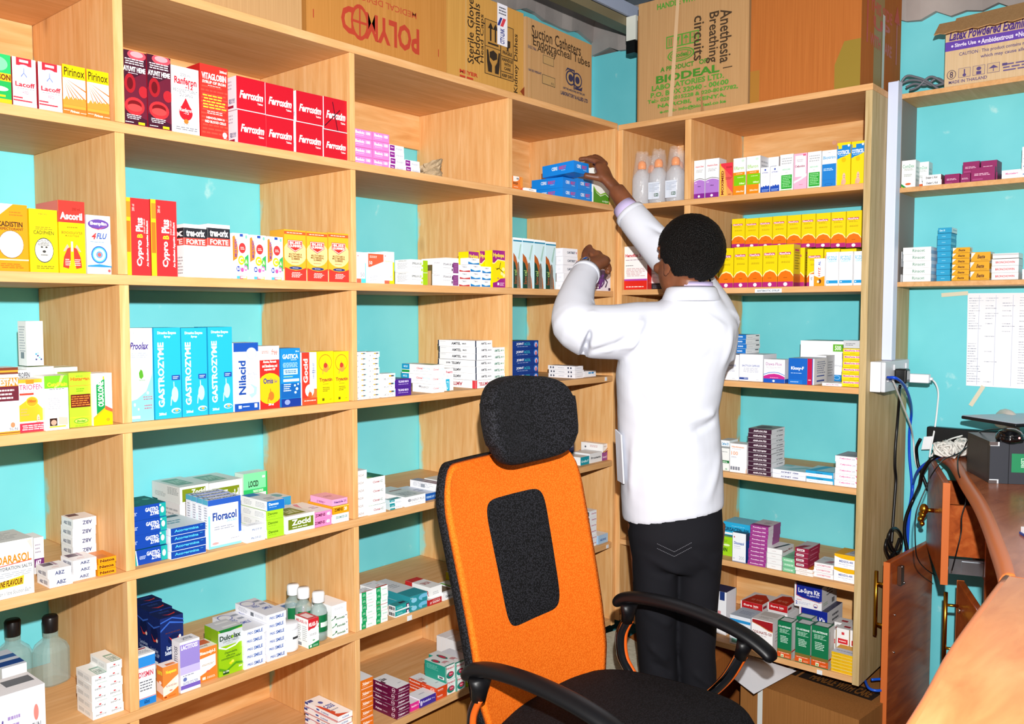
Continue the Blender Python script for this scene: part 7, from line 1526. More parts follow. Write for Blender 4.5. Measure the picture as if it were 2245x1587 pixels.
flask(*BOT['flaskA'], 'empty glass bottle with black cap, partly hidden by blue-striped boxes'); flask(*BOT['flaskB'], 'empty glass bottle with black cap standing alone before the divider')

# crumpled paper bag on the second shelf
def bag():
    rnd = random.Random(4); mb = MB(); rings = []
    for j in range(7):
        s = (1, 1.02, .95, .8, .9, 1.0, 1.06)[j]; z = j*.006
        rings.append([(.033*s*math.cos(2*PI*i/20)*(1+rnd.uniform(-.16, .12)), .03*s*math.sin(2*PI*i/20)*(1+rnd.uniform(-.16, .12)), z*(1+.35*math.cos(2*PI*i/20+1.0))+rnd.uniform(-.002, .003)*(j > 0)) for i in range(20)])
    mb.loft(rings, 0, False); mb.f.append(tuple(range(19, -1, -1))); mb.m.append(0)
    o = mb.build('paper_bag', board('crumpled_kraft_paper', 'a08a6c', 'b39d80', (30, 30, 30))); s = o.modifiers.new('s', 'SOLIDIFY'); s.thickness = .0008
    o.location = (-.835, .05, ZL[1]+TH+.001); tag(o, 'small crumpled kraft paper bag lying alone on the second shelf', 'bag')
bag()

# ---------------------------------------------------------------- wall chart, tape, trunking, socket
def chart():
    t = thing('stock_chart', 'handwritten ruled stock list taped to the turquoise wall', 'paper', (.394, -1.3, 1.207), -PI/2)
    mb = MB(); mb.add([(-.291, -.0006, .0), (.35, -.0006, -.006), (.35, -.0006, .277), (-.294, -.0006, .28)], [(0, 1, 2, 3)]); o = mb.build('hanging_sheet', PAPER, t)
    s = o.modifiers.new('s', 'SOLIDIFY'); s.thickness = .0004
    mb = MB(); rnd = random.Random(2)
    for i in range(13):
        x = -.262+.045*i; mb.box((x, -.0016, .004), (x+.0007, -.0012, .274), 0)
    for i in range(34):
        z = .264-.0076*i
        for c in range(13):
            if (c > 0 and rnd.random() < (.25 if i < 14 or 2 < c < 6 else .8)): continue
            if c == 0 and 12 < i < 18: continue
            x = -.289+.045*c if c else -.289; e = x+rnd.uniform(.014, .034); q = x
            while q < e: w = rnd.uniform(.002, .007); mb.box((q, -.0016, z+rnd.uniform(0, .001)), (q+w, -.0012, z+.0014), 1); q += w+.0012
    mb.build('handwriting', [mat('a8b0cc', .6), mat('6a708a', .6)], t)
    for (x, z, r, l) in ((-.26, -.03, .5, .07), (-.33, .278, 1.5, .075)):
        o = MB().box((-.006, -.0010, -l/2), (.006, -.0004, l/2)).build('tape_strip', mat('d8d0b8', .5), t); o.location = (x, -.0008, z); o.rotation_euler = (0, r, 0)
chart()
t = thing('cable_trunking', 'white plastic cable trunking running down the side of the corner unit', 'trunking', (.14, -.8415, 1.29))
MB().box((-.014, -.028, 0), (.018, -.0005, .80)).build('trunking_body', mat('c9d3ec', .4), t, bevel=.002)
MB().box((-.016, -.030, .0), (.020, -.0285, .80)).build('trunking_lid', mat('d3dcf2', .4), t)
t = thing('socket_box', 'white twin socket box screwed to the side of the corner unit', 'socket', (.14, -.8415, 1.203))
MB().box((-.11, -.030, 0), (.11, -.0005, .086)).build('back_box', WHITEP, t, bevel=.002)
MB().box((-.11, -.043, 0), (.11, -.0305, .086)).build('face_plate', mat('d2d6dc', .35), t, bevel=.003)
for x in (-.035, .075): MB().box((x-.005, -.0465, .06), (x+.005, -.0432, .076)).build('rocker_switch', WHITEP, t, bevel=.001)
for x in (-.088, -.074): MB().box((x-.006, -.047, .03), (x+.006, -.0432, .046)).build('network_port', WHITEP, t, bevel=.001)
t = thing('power_plug', 'black three-pin plug in the white socket box', 'plug', (.125, -.8849, 1.225))
MB().box((-.019, -.034, 0), (.019, 0, .042)).build('plug_body', BLACKP, t, bevel=.005); MB().box((-.012, -.0350, .012), (.012, -.0342, .036)).build('rating_label', mat('b8bcc2', .5), t)
t = thing('phone_charger', 'white charger block plugged in above the blue cable', 'charger', (.215, -.8849, 1.222))
MB().box((-.012, -.068, 0), (.012, 0, .026)).build('charger_body', WHITEP, t, bevel=.003); MB().box((-.005, -.076, .009), (.005, -.0685, .017)).build('usb_plug', WHITEP, t, bevel=.001)

# ---------------------------------------------------------------- cables
def cable(keys, name, lab, r, m, cat='cable'):
    mb = MB()
    for k in keys: mb.tube(spline(CABLE[k], 6), r, n=10)
    return tag(mb.build(name, m, smooth=True), lab, cat)
BLUE = mat('1048c8', .35)
cable(['blue1'], 'network_cable', 'blue network cable plugged into the white socket box', .0042, BLUE)
MB().box((-.006, -.014, -.005), (.006, 0, .005)).build('network_plug', BLUE, bpy.data.objects['network_cable'], bevel=.002).location = (.048, -.8895, 1.243)
cable(['blue2'], 'network_cable', 'blue network cable coming from behind the grey computer', .0042, BLUE)
cable(['white1'], 'thin_cable', 'thin white cable hanging from the socket box beside the blue one', .0026, mat('dcdcda', .4))
cable(['white2'], 'thin_cable', 'thin white charging cable arching down from the charger block', .0026, mat('eceef0', .4))
cable(['black1', 'loop1', 'loop2', 'tail'], 'power_cable', 'black power cord hanging from the plug, gathered in a loop', .0042, BLACKP)
cable(['black2'], 'power_cable', 'black power cord with a white paper tag below the power strip', .005, BLACKP)
tg = MB(); tg.add([(.350, -.905, 1.045), (.344, -.935, 1.05), (.338, -.93, 1.01), (.345, -.9, 1.005)], [(0, 1, 2, 3)]); o = tg.build('paper_tag', PAPER, bpy.data.objects['power_cable.001']); s = o.modifiers.new('s', 'SOLIDIFY'); s.thickness = .0005
cable(['black3'], 'power_cable', 'thick black cord running from the desk down to the floor', .0055, BLACKP)
cable(['thin1'], 'mouse_cable', 'thin black cable looping from the mouse over the drawer front', .0016, BLACKP)
cable(['thin2'], 'mouse_cable', 'thin black cable dangling over the desk edge into the open drawer', .0016, BLACKP)
cable(['phonew'], 'phone_cable', 'white telephone cable crossing behind the coiled white cord', .0024, mat('e4e4e0', .4))
mb = MB()
for k in range(4):
    mb.tube(spline([(p[0]+.004*k*math.sin(k), p[1]-.012*k, p[2]+.006+.008*((k*7+i*3) % 4)-.004*k) for i, p in enumerate(CABLE['greycoil'])], 6), .0035, n=8)
tag(mb.build('cable_coil', mat('6c7078', .4), smooth=True), 'grey cable coiled on the topmost wall shelf behind the trunking', 'cable')
def white_coil():
    mb = MB(); pts = []
    for i in range(420):
        t = i/420; a = i*.82; c = Vector((.13, -1.03, 1.045)).lerp(Vector((.21, -1.075, 1.05)), t); lobe = .018+.006*math.sin(i*.31)
        pts.append((c.x+lobe*math.sin(a)*.9-.02*math.sin(t*14), c.y+lobe*math.cos(a*.9)+.02*math.sin(t*9), c.z+lobe*math.sin(a*1.13)*.8))
    mb.tube(pts, .0036, n=7); return tag(mb.build('coiled_cord', mat('d8d6d0', .5), smooth=True), 'tangled white coiled telephone cord lying at the desk edge', 'cord')
white_coil()

# ---------------------------------------------------------------- desk
e = Vector((.9417, .3364, 0)); nn = Vector((-.3364, .9417, 0)); E0 = Vector((-.068, -1.066, 0))
def dm(o=(0, 0, 0)): return Matrix(((e.x, nn.x, 0, E0.x), (e.y, nn.y, 0, E0.y), (0, 0, 1, 0), (0, 0, 0, 1))) @ Matrix.Translation(o)
desk = thing('reception_desk', 'cherry laminate reception desk with open drawer and cupboard door', 'desk', (-.07, -1.4, 0))
DK = Matrix.Translation((.07, 1.4, 0))
far = [(.392, -.94), (.29, -.975), (.176, -1.03), (.02, -1.085), (-.16, -1.145), (-.385, -1.222), (-.58, -1.282), (-.753, -1.331), (-.90, -1.372), (-.993, -1.395)]
near = [(-1.0, -1.392), (-1.36, -1.406), (-1.61, -1.425), (-2.2, -1.45)]
def loc(p): return [(x+.07, y+1.4) for x, y in p]
MB().prism(loc(far+[(-.99, -2.15), (.392, -2.15)])[::-1], .99, 1.02).build('desk_top', W_TOP, desk)
MB().prism(loc(near+[(-2.2, -2.15), (-.9905, -2.15)])[::-1], .985, 1.0215).build('counter_top', wood('counter_laminate_flash_lit', (1.1, 5, 5), 'b0683a', 'c07a48', 'cc8a56', knots=False, rough=.2), desk, bevel=.003)  # lighter laminate tones: brightness of the close flash put into the colour
def bullnose(pts, z0, z1, name, m, r):
    mb = MB(); mb.tube([(x+.07, y+1.4, (z0+z1)/2) for x, y in [tuple(q)[:2] for q in spline([(a, b, 0) for a, b in pts], 5)]], [(r, (z1-z0)/2)]*((len(pts)-1)*5+1), n=14); return mb.build(name, m, desk, smooth=True)
bullnose(far, .981, 1.0225, 'edge_band', W_EDGE, .016)
bullnose(near, .983, 1.0225, 'edge_band', mat('c47040', .3), .010)
def dpart(name, a, b, m, bevel=.0015):
    mb = MB(); mb.box(a, b, 0, DK @ dm()); return mb.build(name, m, desk, bevel=bevel)
# carcass: e runs along the desk edge, n points out to the shelves
dpart('side_panel', (-.030, -.52, 0), (-.012, -.10, .98), W_DESK)
dpart('cabinet_floor', (-.011, -.52, .06), (.36, -.12, .078), W_DESK)
dpart('cabinet_shelf', (-.011, -.50, .700), (.36, -.12, .716), W_DESK)
dpart('rear_panel', (-.8, -.54, 0), (.36, -.522, .98), W_DESK)
dpart('side_panel', (-.85, -.52, 0), (-.832, -.10, .98), W_DESK)
dpart('inner_shelf', (-.831, -.5, .70), (-.031, -.13, .716), W_DESK)
df = dpart('drawer', (0, -.018, .715), (.405, 0, .985), W_DESK, .004)
def sub(par, name, mb, m, **k): return mb.build(name, m, par, **k)
M = DK @ dm()
sub(df, 'drawer_side', MB().box((.012, -.40, .79), (.026, -.0185, .925), 0, M), W_DESK); sub(df, 'drawer_side', MB().box((.375, -.40, .79), (.389, -.0185, .925), 0, M), W_DESK)
sub(df, 'drawer_back', MB().box((.0265, -.40, .79), (.3745, -.388, .925), 0, M), W_DESK); sub(df, 'drawer_bottom', MB().box((.0265, -.387, .79), (.3745, -.0185, .797), 0, M), W_DESK)
sub(df, 'drawer_rail', MB().box((.004, -.36, .745), (.0115, -.02, .785), 0, M).box((.0005, -.14, .75), (.0035, -.05, .78), 0, M), STEEL)
sub(df, 'front_edge', MB().box((-.003, -.018, .715), (-.0005, 0, .985), 0, M), W_EDGE, bevel=.001)
kn = MB(); kn.sphere(M @ Vector((.2, .026, .87)), (.012, .012, .016)); kn.sphere(M @ Vector((.19, .03, .855)), .009); kn.sphere(M @ Vector((.21, .03, .853)), .009); kn.sphere(M @ Vector((.198, .034, .842)), .009); kn.sphere(M @ Vector((.2, .03, .828)), .007); kn.tube([M @ Vector((.2, .0005, .868)), M @ Vector((.2, .022, .868))], .006)
sub(df, 'knob', kn, BRASS, smooth=True)
bk = MB().box((.10, -.30, .7975), (.24, -.08, .803), 0, dm()); o = bk.build('leaflet', [mat('e8e8ec', .5)]); tag(o, 'printed leaflet lying in the open desk drawer', 'paper')
def door(free, hinge, z0, z1, nm_handle_side):
    a = Vector((free[0], free[1], 0)); b = Vector((hinge[0], hinge[1], 0)); ex = (b-a).normalized(); ey = Vector((-ex.y, ex.x, 0)); L = (b-a).length
    T = DK @ Matrix(((ex.x, ey.x, 0, a.x), (ex.y, ey.y, 0, a.y), (0, 0, 1, 0), (0, 0, 0, 1)))
    d = MB().box((0, 0, z0), (L, .018, z1), 0, T).build('door', W_DESK, desk, bevel=.003)
    sub(d, 'door_edge', MB().box((-.0025, 0, z0), (-.0003, .018, z1), 0, T), W_EDGE)
    s = nm_handle_side; y0, y1 = (.0185, .05) if s > 0 else (-.0005, -.032)
    h = MB(); zc = (z0+z1)/2+.18
    h.tube([T @ Vector((.03, y1, zc-.10)), T @ Vector((.03, y1, zc+.09))], .0055, n=12)
    for z in (zc-.065, zc+.055): h.tube([T @ Vector((.03, y0, z)), T @ Vector((.03, y1, z))], .004, n=10)
    sub(d, 'handle', h, BRASS, smooth=True)
    return d, T
d1, T1 = door((.033, -.910), (.375, -.935), .10, .72, 1)
c = MB().box((.05, -.012, .645), (.075, -.0005, .70), 0, T1); sub(d1, 'magnet_catch', c, mat('4a3024', .4), bevel=.002)
c = MB()
for x, z in ((.053, .70), (.072, .65), (.04, .56), (.04, .45)): c.sphere(T1 @ Vector((x, -.001 if z < .6 else -.013, z)), .003)
sub(d1, 'screw', c, STEEL, smooth=True)
A = Vector((.070, -1.075, 0)); B = Vector((-.30, -1.232, 0))
d2, T2 = door((A.x, A.y), (B.x, B.y), .10, .695, -1)
c = MB(); c.lathe([(.007, 0), (.007, .004), (.004, .006)], n=16); o = sub(d2, 'lock', c, CHROME, smooth=True); o.matrix_basis = T2 @ Matrix.Translation((.06, -.0005, .63)) @ Matrix.Rotation(PI/2, 4, 'X')

# papers in the open compartment and on the desk
def sheet(name, lab, pts, cat='paper', m=None):
    mb = MB(); mb.add(pts, [(0, 1, 2, 3)]); o = mb.build(name, m or PAPER); s = o.modifiers.new('s', 'SOLIDIFY'); s.thickness = .0012; return tag(o, lab, cat)
for i, (a, b) in enumerate(((-.10, 4), (-.17, -7), (-.25, 10))):
    M2 = dm((a, -.30, .7175+.0025*i)) @ Matrix.Rotation(math.radians(b), 4, 'Z')
    sheet('paper_sheet', ['white paper sheet lying lowest in the open desk compartment', 'white paper sheet lying crosswise in the open desk compartment', 'white curled paper sheet topmost in the desk compartment'][i], [M2 @ Vector(q) for q in ((-.08, -.12, 0), (.08, -.12, .0), (.08, .13, .001+.012*(i == 2)), (-.08, .13, .001+.02*(i == 2)))])
nb = thing('notebook', 'blue-covered notebook at the right picture edge of the desk', 'book', (-.735, -1.40, 1.0205), math.radians(-60))
MB().box((-.02, -.09, 0), (.10, .06, .004)).build('cover', mat('1f3f8a', .4), nb); MB().box((-.018, -.088, .0043), (.10, .058, .014)).build('pages', PAPER, nb)
mb = MB(); mb.tube(spline([(-.915, -1.405, 1.0225), (-.90, -1.42, 1.026), (-.885, -1.415, 1.024), (-.87, -1.44, 1.025)], 5), .0045, n=8); tag(mb.build('ribbon', mat('7a2a1c', .5), smooth=True), 'dark red ribbon end lying on the desk at the right edge', 'ribbon')

# computer, mouse, telephone, tablet, power strip
X, Y, Z = -.198, -1.200, 1.0205
pc = thing('desktop_computer', 'dark grey desktop computer with a green sticker lying on the desk', 'computer', (X, Y, Z), math.atan2(-.76, .649)-.2)
mesh_obj(carton_mesh('case', 'pc', .34, .17, .10), 'case', pc, (.17, 0, 0))
MB().box((-.002, -.003, .0), (.016, .0, .008)).box((-.002, -.003, .092), (.016, 0, .1005)).build('corner_trim', STEEL, pc)
ms = thing('computer_mouse', 'black glossy mouse with red light on top of the grey computer', 'mouse', (-.165, -1.235, Z+.1008), .3)
MB().sphere((0, 0, .012), (.032, .03, .02)).lathe([(.029, 0), (.031, .006), (.031, .014), (.02, .016)], n=24).build('shell', mat('08080a', .08, 0, .6), ms, smooth=True)
m, nt, b = nmat('red_led'); b.inputs['Emission Color'].default_value = (1, .05, .03, 1); b.inputs['Emission Strength'].default_value = 3
MB().sphere((-.026, -.016, .012), .0025).build('led', m, ms)
ph = thing('desk_telephone', 'beige telephone behind the grey computer', 'telephone', (.30, -1.16, Z), .4)
MB().box((-.08, -.09, 0), (.08, .09, .05)).build('phone_body', mat('c9c0b2', .45), ph, bevel=.012)
hs = MB(); hs.tube(spline([(-.07, .02, .08), (-.05, .02, .105), (.0, .02, .112), (.05, .02, .105), (.07, .02, .08)], 5), [.018]*4+[.02]*13+[.018]*4, n=12); hs.build('handset', mat('d8d0c4', .4), ph, smooth=True)
tb = thing('tablet', 'silver tablet with a black edge lying tilted over the telephone', 'tablet', (.145, -1.17, Z+.112), -.62)
MB().box((-.07, -.10, 0), (.22, .09, .009)).build('tablet_body', mat('17181c', .3), tb, bevel=.003); MB().box((-.068, -.098, .0092), (.218, .088, .0105)).build('tablet_back', mat('a8b0c0', .3), tb)
ps = thing('power_strip', 'black power strip standing on the desk against the wall', 'power strip', (.372, -.98, Z+.004))
MB().box((-.015, -.14, 0), (.015, .07, .052)).build('strip_body', BLACKP, ps, bevel=.004)
MB().box((-.035, -.10, .03), (-.0155, -.065, .042)).build('white_plug', WHITEP, ps, bevel=.002)
# papers and sacks on the floor boxes behind the legs
sheet('newspaper', 'printed newspaper sheet spilling out beneath the corner unit, left of the legs', [(-.46, -.25, .306), (-.10, -.30, .306), (-.02, -.02, .325), (-.40, .06, .325)], 'newspaper', board('old_newsprint', 'b0ac98', 'c8c4b0', (20, 20, 20)))
sheet('newspaper', 'crumpled white sheet between the legs and the strapped carton', [(-.17, -.60, .318), (-.08, -.46, .318), (.06, -.47, .33), (.04, -.64, .33)], 'newspaper')
# ---------------------------------------------------------------- office chair (faces away from the long shelf)
def se(a, p): return math.copysign(abs(math.cos(a))**p, math.cos(a)), math.copysign(abs(math.sin(a))**p, math.sin(a))
def chair():
    t = thing('office_chair', 'orange and black mesh office chair with headrest and curved armrests', 'chair', (-.868, -.60, 0), PI+math.radians(1.5))
    yb = lambda z: -.222-.175*(z-.5)
    def width(z):
        pts = [(.40, .19), (.47, .225), (.55, .247), (.65, .252), (.85, .258), (1.0, .262), (1.045, .255), (1.07, .235), (1.085, .19), (1.09, .10)]
        for (a, p), (b, q) in zip(pts, pts[1:]):
            if a <= z <= b: return p+(q-p)*(z-a)/(b-a)
        return pts[0][1] if z < .4 else .08
    def dish(u, z): return .030*u*u + (.012*math.cos((z-.62)*6))-.01
    def topz(u): return 1.062+.022*math.cos(PI*u)*-1 + (.0 if abs(u) < .5 else .0)
    nu, nz = 36, 60
    def surf(u, v, off=0):
        ztop = 1.078-.05*(max(0, abs(u)-.78)/.22)**2.4
        z = .40+(ztop-.40)*v; w = width(min(z, 1.0))*(1-.05*(max(0, v-.88)/.12)**2)
        return Vector((u*w, yb(z)+dish(u, z)+off, z))
    nu, nz = 40, 70
    def sheet(filt, off0, off1, name, m):
        mb = MB(); idx = {}; 
        def vid(i, j, k):
            if (i, j, k) not in idx: idx[(i, j, k)] = len(mb.v); mb.v.append(tuple(surf(-1+2*i/nu, j/nz, off0 if k == 0 else off1)))
            return idx[(i, j, k)]
        cells = {(i, j) for i in range(nu) for j in range(nz) if filt(-1+2*(i+.5)/nu, (j+.5)/nz)}
        for i, j in cells:
            mb.f.append((vid(i, j, 0), vid(i, j+1, 0), vid(i+1, j+1, 0), vid(i+1, j, 0))); mb.m.append(0)
            mb.f.append((vid(i, j, 1), vid(i+1, j, 1), vid(i+1, j+1, 1), vid(i, j+1, 1))); mb.m.append(0)
            for (di, dj, a, b) in ((-1, 0, (i, j), (i, j+1)), (1, 0, (i+1, j+1), (i+1, j)), (0, -1, (i+1, j), (i, j)), (0, 1, (i, j+1), (i+1, j+1))):
                if (i+di, j+dj) not in cells:
                    mb.f.append((vid(*a, 0), vid(*a, 1), vid(*b, 1), vid(*b, 0))); mb.m.append(0)
        return mb.build(name, m, t, smooth=True)
    sheet(lambda u, v: True, 0, -.016, 'backrest', F_ORANGE)
    sheet(lambda u, v: True, -.0165, -.042, 'back_shell', F_BLACK)
    # black lumbar pad: a rounded rectangle lying on the curved backrest
    mb = MB(); nr, na = 10, 72; pts = []
    for k in range(nr+1):
        for i in range(na):
            cx, cz = se(2*PI*i/na, .27); q = k/nr; z = .828+.150*cz*q; x = (.106+.012*(z-.68)/.3)*cx*q; w = width(min(z, 1.04))
            pts.append((x, yb(z)+dish(x/w, z)+.0035*(1-q**8)+.0006, z))
    f = [(k*na+i, (k+1)*na+i, (k+1)*na+(i+1) % na, k*na+(i+1) % na) for k in range(nr) for i in range(na)]
    mb.add(pts, f).build('lumbar_panel', F_BLACK, t, smooth=True)
    # headrest: padded pillow, wider at the top
    mb = MB(); rings = []
    for j in range(19):
        a = -PI/2+PI*j/18; c, s = math.cos(a), math.sin(a)
        zc = 1.168; zz = zc+.105*math.copysign(abs(s)**.75, s)
        ring = []
        for k in range(48):
            x, y = se(2*PI*k/48, .62); wk = (.168+.008*s)*max(abs(c), .0)**.33; dk = .042*abs(c)**.5
            px = x*wk; py = y*dk
            ring.append((px, yb(zz)+.045+py+.05*(px/.17)**2-.012*math.cos((zz-zc)*14), zz-.02*(px/.17)**2*(1 if s > .4 else 0)+.014*(px/.17)**2*(1 if s < -.4 else 0)))
        rings.append(ring)
    mb.loft(rings).build('headrest', F_BLACK, t, smooth=True)
    MB().box((-.03, yb(1.1)-.05, .95), (.03, yb(1.1)-.02, 1.18)).build('headrest_bracket', BLACKP, t, bevel=.006)
    # seat cushion
    mb = MB(); rings = []
    for z, s in ((.415, .86), (.425, .95), (.45, 1.0), (.475, 1.0), (.492, .965), (.502, .88), (.506, .6)):
        ring = []
        for k in range(56):
            x, y = se(2*PI*k/56, .55); yy = .015+y*.262*s; xx = x*.262*s*(1-.06*(y < 0)*abs(y))
            ring.append((xx, yy, z-.028*max(0, (yy-.14)/.13)**2+.012*max(0, abs(xx)-.16)/.1))
        rings.append(ring)
    mb.loft(rings).build('seat', F_SEAT, t, smooth=True)
    MB().box((-.17, -.17, .395), (.17, .17, .416)).build('seat_pan', BLACKP, t, bevel=.01)
    for s in (-1, 1):
        x = s*.302
        pad = spline([(x, -.205, .640), (x, -.185, .662), (x, -.12, .676), (x, -.02, .677), (x, .08, .665), (x, .16, .645), (x, .215, .618), (x, .235, .598)], 6)
        n = len(pad); rad = []
        for i in range(n):
            q = i/(n-1); e_ = min(1, (q*9+.25), ((1-q)*9+.25))**.5
            rad.append((.026*e_, .0155*e_))
        a = MB().tube(pad, rad, n=18).build('armrest', mat('0d0d10', .42), t, smooth=True)
        for yy, zz, y2, z2 in ((-.165, .652, -.172, .60), (.165, .63, .15, .585)):
            MB().tube([(x, yy, zz), (x, (yy+y2)/2, (zz+z2)/2), (x, y2, z2)], [(.020, .034), (.017, .022), (.015, .016)], n=14).build('arm_bracket', mat('0d0d10', .42), a, smooth=True)
        loop = spline([(x, -.171, .605), (x, -.19, .56), (x, -.185, .50), (x, -.15, .445), (x-s*.06, -.11, .405), (x-s*.13, -.07, .392)], 7)
        loop2 = spline([(x, .152, .59), (x, .12, .53), (x, .075, .475), (x-s*.03, .03, .43), (x-s*.08, .0, .40), (x-s*.13, -.02, .392)], 7)
        for lp in (loop, loop2):
            MB().tube(lp, .0115, n=12).build('arm_tube', mat('17181b', .2), a, smooth=True)
            MB().tube([p+Vector((s*.006, .008, 0)) for p in lp[:len(lp)*3//5]], .0075, n=10).build('arm_stripe', mat('e0601a', .35), a, smooth=True)
            MB().tube([p+Vector((-s*.004, -.008, 0)) for p in lp[:len(lp)*3//5]], .0075, n=10).build('chrome_trim', CHROME, a, smooth=True)
    MB().tube([(0, -.02, .40), (0, -.20, .38), (0, -.26, .45), (0, yb(.6)-.04, .6)], [(.03, .012)]*4, n=12).build('back_bracket', BLACKP, t, smooth=True)
    MB().lathe([(.028, .10), (.028, .26), (.02, .262), (.02, .395)], n=20).build('gas_lift', CHROME, t, smooth=True)
    base = MB().lathe([(.045, .075), (.045, .12), (.03, .125)], n=20).build('star_base', BLACKP, t, smooth=True)
    for k in range(5):
        a = 2*PI*k/5+.3; d = Vector((math.cos(a), math.sin(a), 0))
        MB().tube([d*.03+Vector((0, 0, .10)), d*.16+Vector((0, 0, .092)), d*.29+Vector((0, 0, .07))], [(.022, .015), (.018, .013), (.014, .01)], n=10).build('base_leg', BLACKP, base, smooth=True)
        for q in (-.013, .013):
            w = MB().lathe([(.027, -.009), (.029, -.006), (.029, .006), (.027, .009)], n=18).build('caster', mat('141416', .4), base, smooth=True)
            w.matrix_basis = Matrix.Translation(d*.29+Vector((-d.y*q, d.x*q, .029))) @ Matrix.Rotation(a, 4, 'Z') @ Matrix.Rotation(PI/2, 4, 'X')
    return t
chair()

# ---------------------------------------------------------------- the man in the white coat
def remesh(mb, name, mats, vox, smooth=6, parent=None, deform=None, cut=None, mats_fn=None):
    """fuse overlapping lofts into one continuous skin"""
    o = bpy.data.objects.new(name, mb.mesh(name, mats)); COL.objects.link(o)
    r = o.modifiers.new('r', 'REMESH'); r.mode = 'VOXEL'; r.voxel_size = vox; r.use_smooth_shade = True
    s = o.modifiers.new('s', 'SMOOTH'); s.iterations = smooth; s.factor = .5
    bpy.context.view_layer.update(); dg = bpy.context.evaluated_depsgraph_get()
    me = bpy.data.meshes.new_from_object(o.evaluated_get(dg)); old = o.data; o.modifiers.clear(); o.data = me; bpy.data.meshes.remove(old)
    me.name = name
    n = len(me.vertices); co = np.zeros(n*3); me.vertices.foreach_get('co', co); co = co.reshape(-1, 3)
    if deform is not None:
        no = np.zeros(n*3); me.vertices.foreach_get('normal', no); no = no.reshape(-1, 3)
        co = deform(co, no); me.vertices.foreach_set('co', co.ravel()); me.update()
    if cut is not None:
        bm = bmesh.new(); bm.from_mesh(me); bm.verts.ensure_lookup_table()
        dead = [f for f in bm.faces if cut(f.calc_center_median(), f.normal)]
        bmesh.ops.delete(bm, geom=dead, context='FACES'); bm.to_mesh(me); bm.free()
    if not me.materials:
        for m in mats: me.materials.append(m)
    smoothen(me)
    if parent: o.parent = parent
    return o
def noise3(p, s, seed=0):
    """cheap smooth pseudo-noise from summed sines"""
    r = np.random.RandomState(seed); out = np.zeros(len(p))
    for k in range(7):
        w = r.normal(size=3)*s; out += np.sin(p@w+r.uniform(0, 6.28))
    return out/7
def folds(co, no, lst, amp_all=1.0):
    """soft cloth folds: each is a line a-b, ridge of given width and height"""
    d = np.zeros(len(co))
    for a, b, w, h in lst:
        a = np.array(a); b = np.array(b); ab = b-a; t = np.clip(((co-a)@ab)/(ab@ab), 0, 1)
        dist = np.linalg.norm(co-(a+t[:, None]*ab), axis=1)
        d += h*np.exp(-(dist/w)**2)*np.clip(np.sin(PI*np.clip(t, .02, .98))*1.3, 0, 1)
    return co+no*(d*amp_all)[:, None]
yaw = .8639436
PB = Matrix.Translation((-.3389, -.4345, 0)) @ Matrix.Rotation(-(yaw), 4, 'Z')
V = Vector
def ringz(c, hw, hd, z, n=40, p=.85, tilt=0, rot=0):
    out = []
    for k in range(n):
        x, y = se(2*PI*k/n, p); x *= hw; y *= hd
        if rot: x, y = x*math.cos(rot)-y*math.sin(rot), x*math.sin(rot)+y*math.cos(rot)
        out.append((c[0]+x, c[1]+y, z+tilt*(c[0]+x)))
    return out
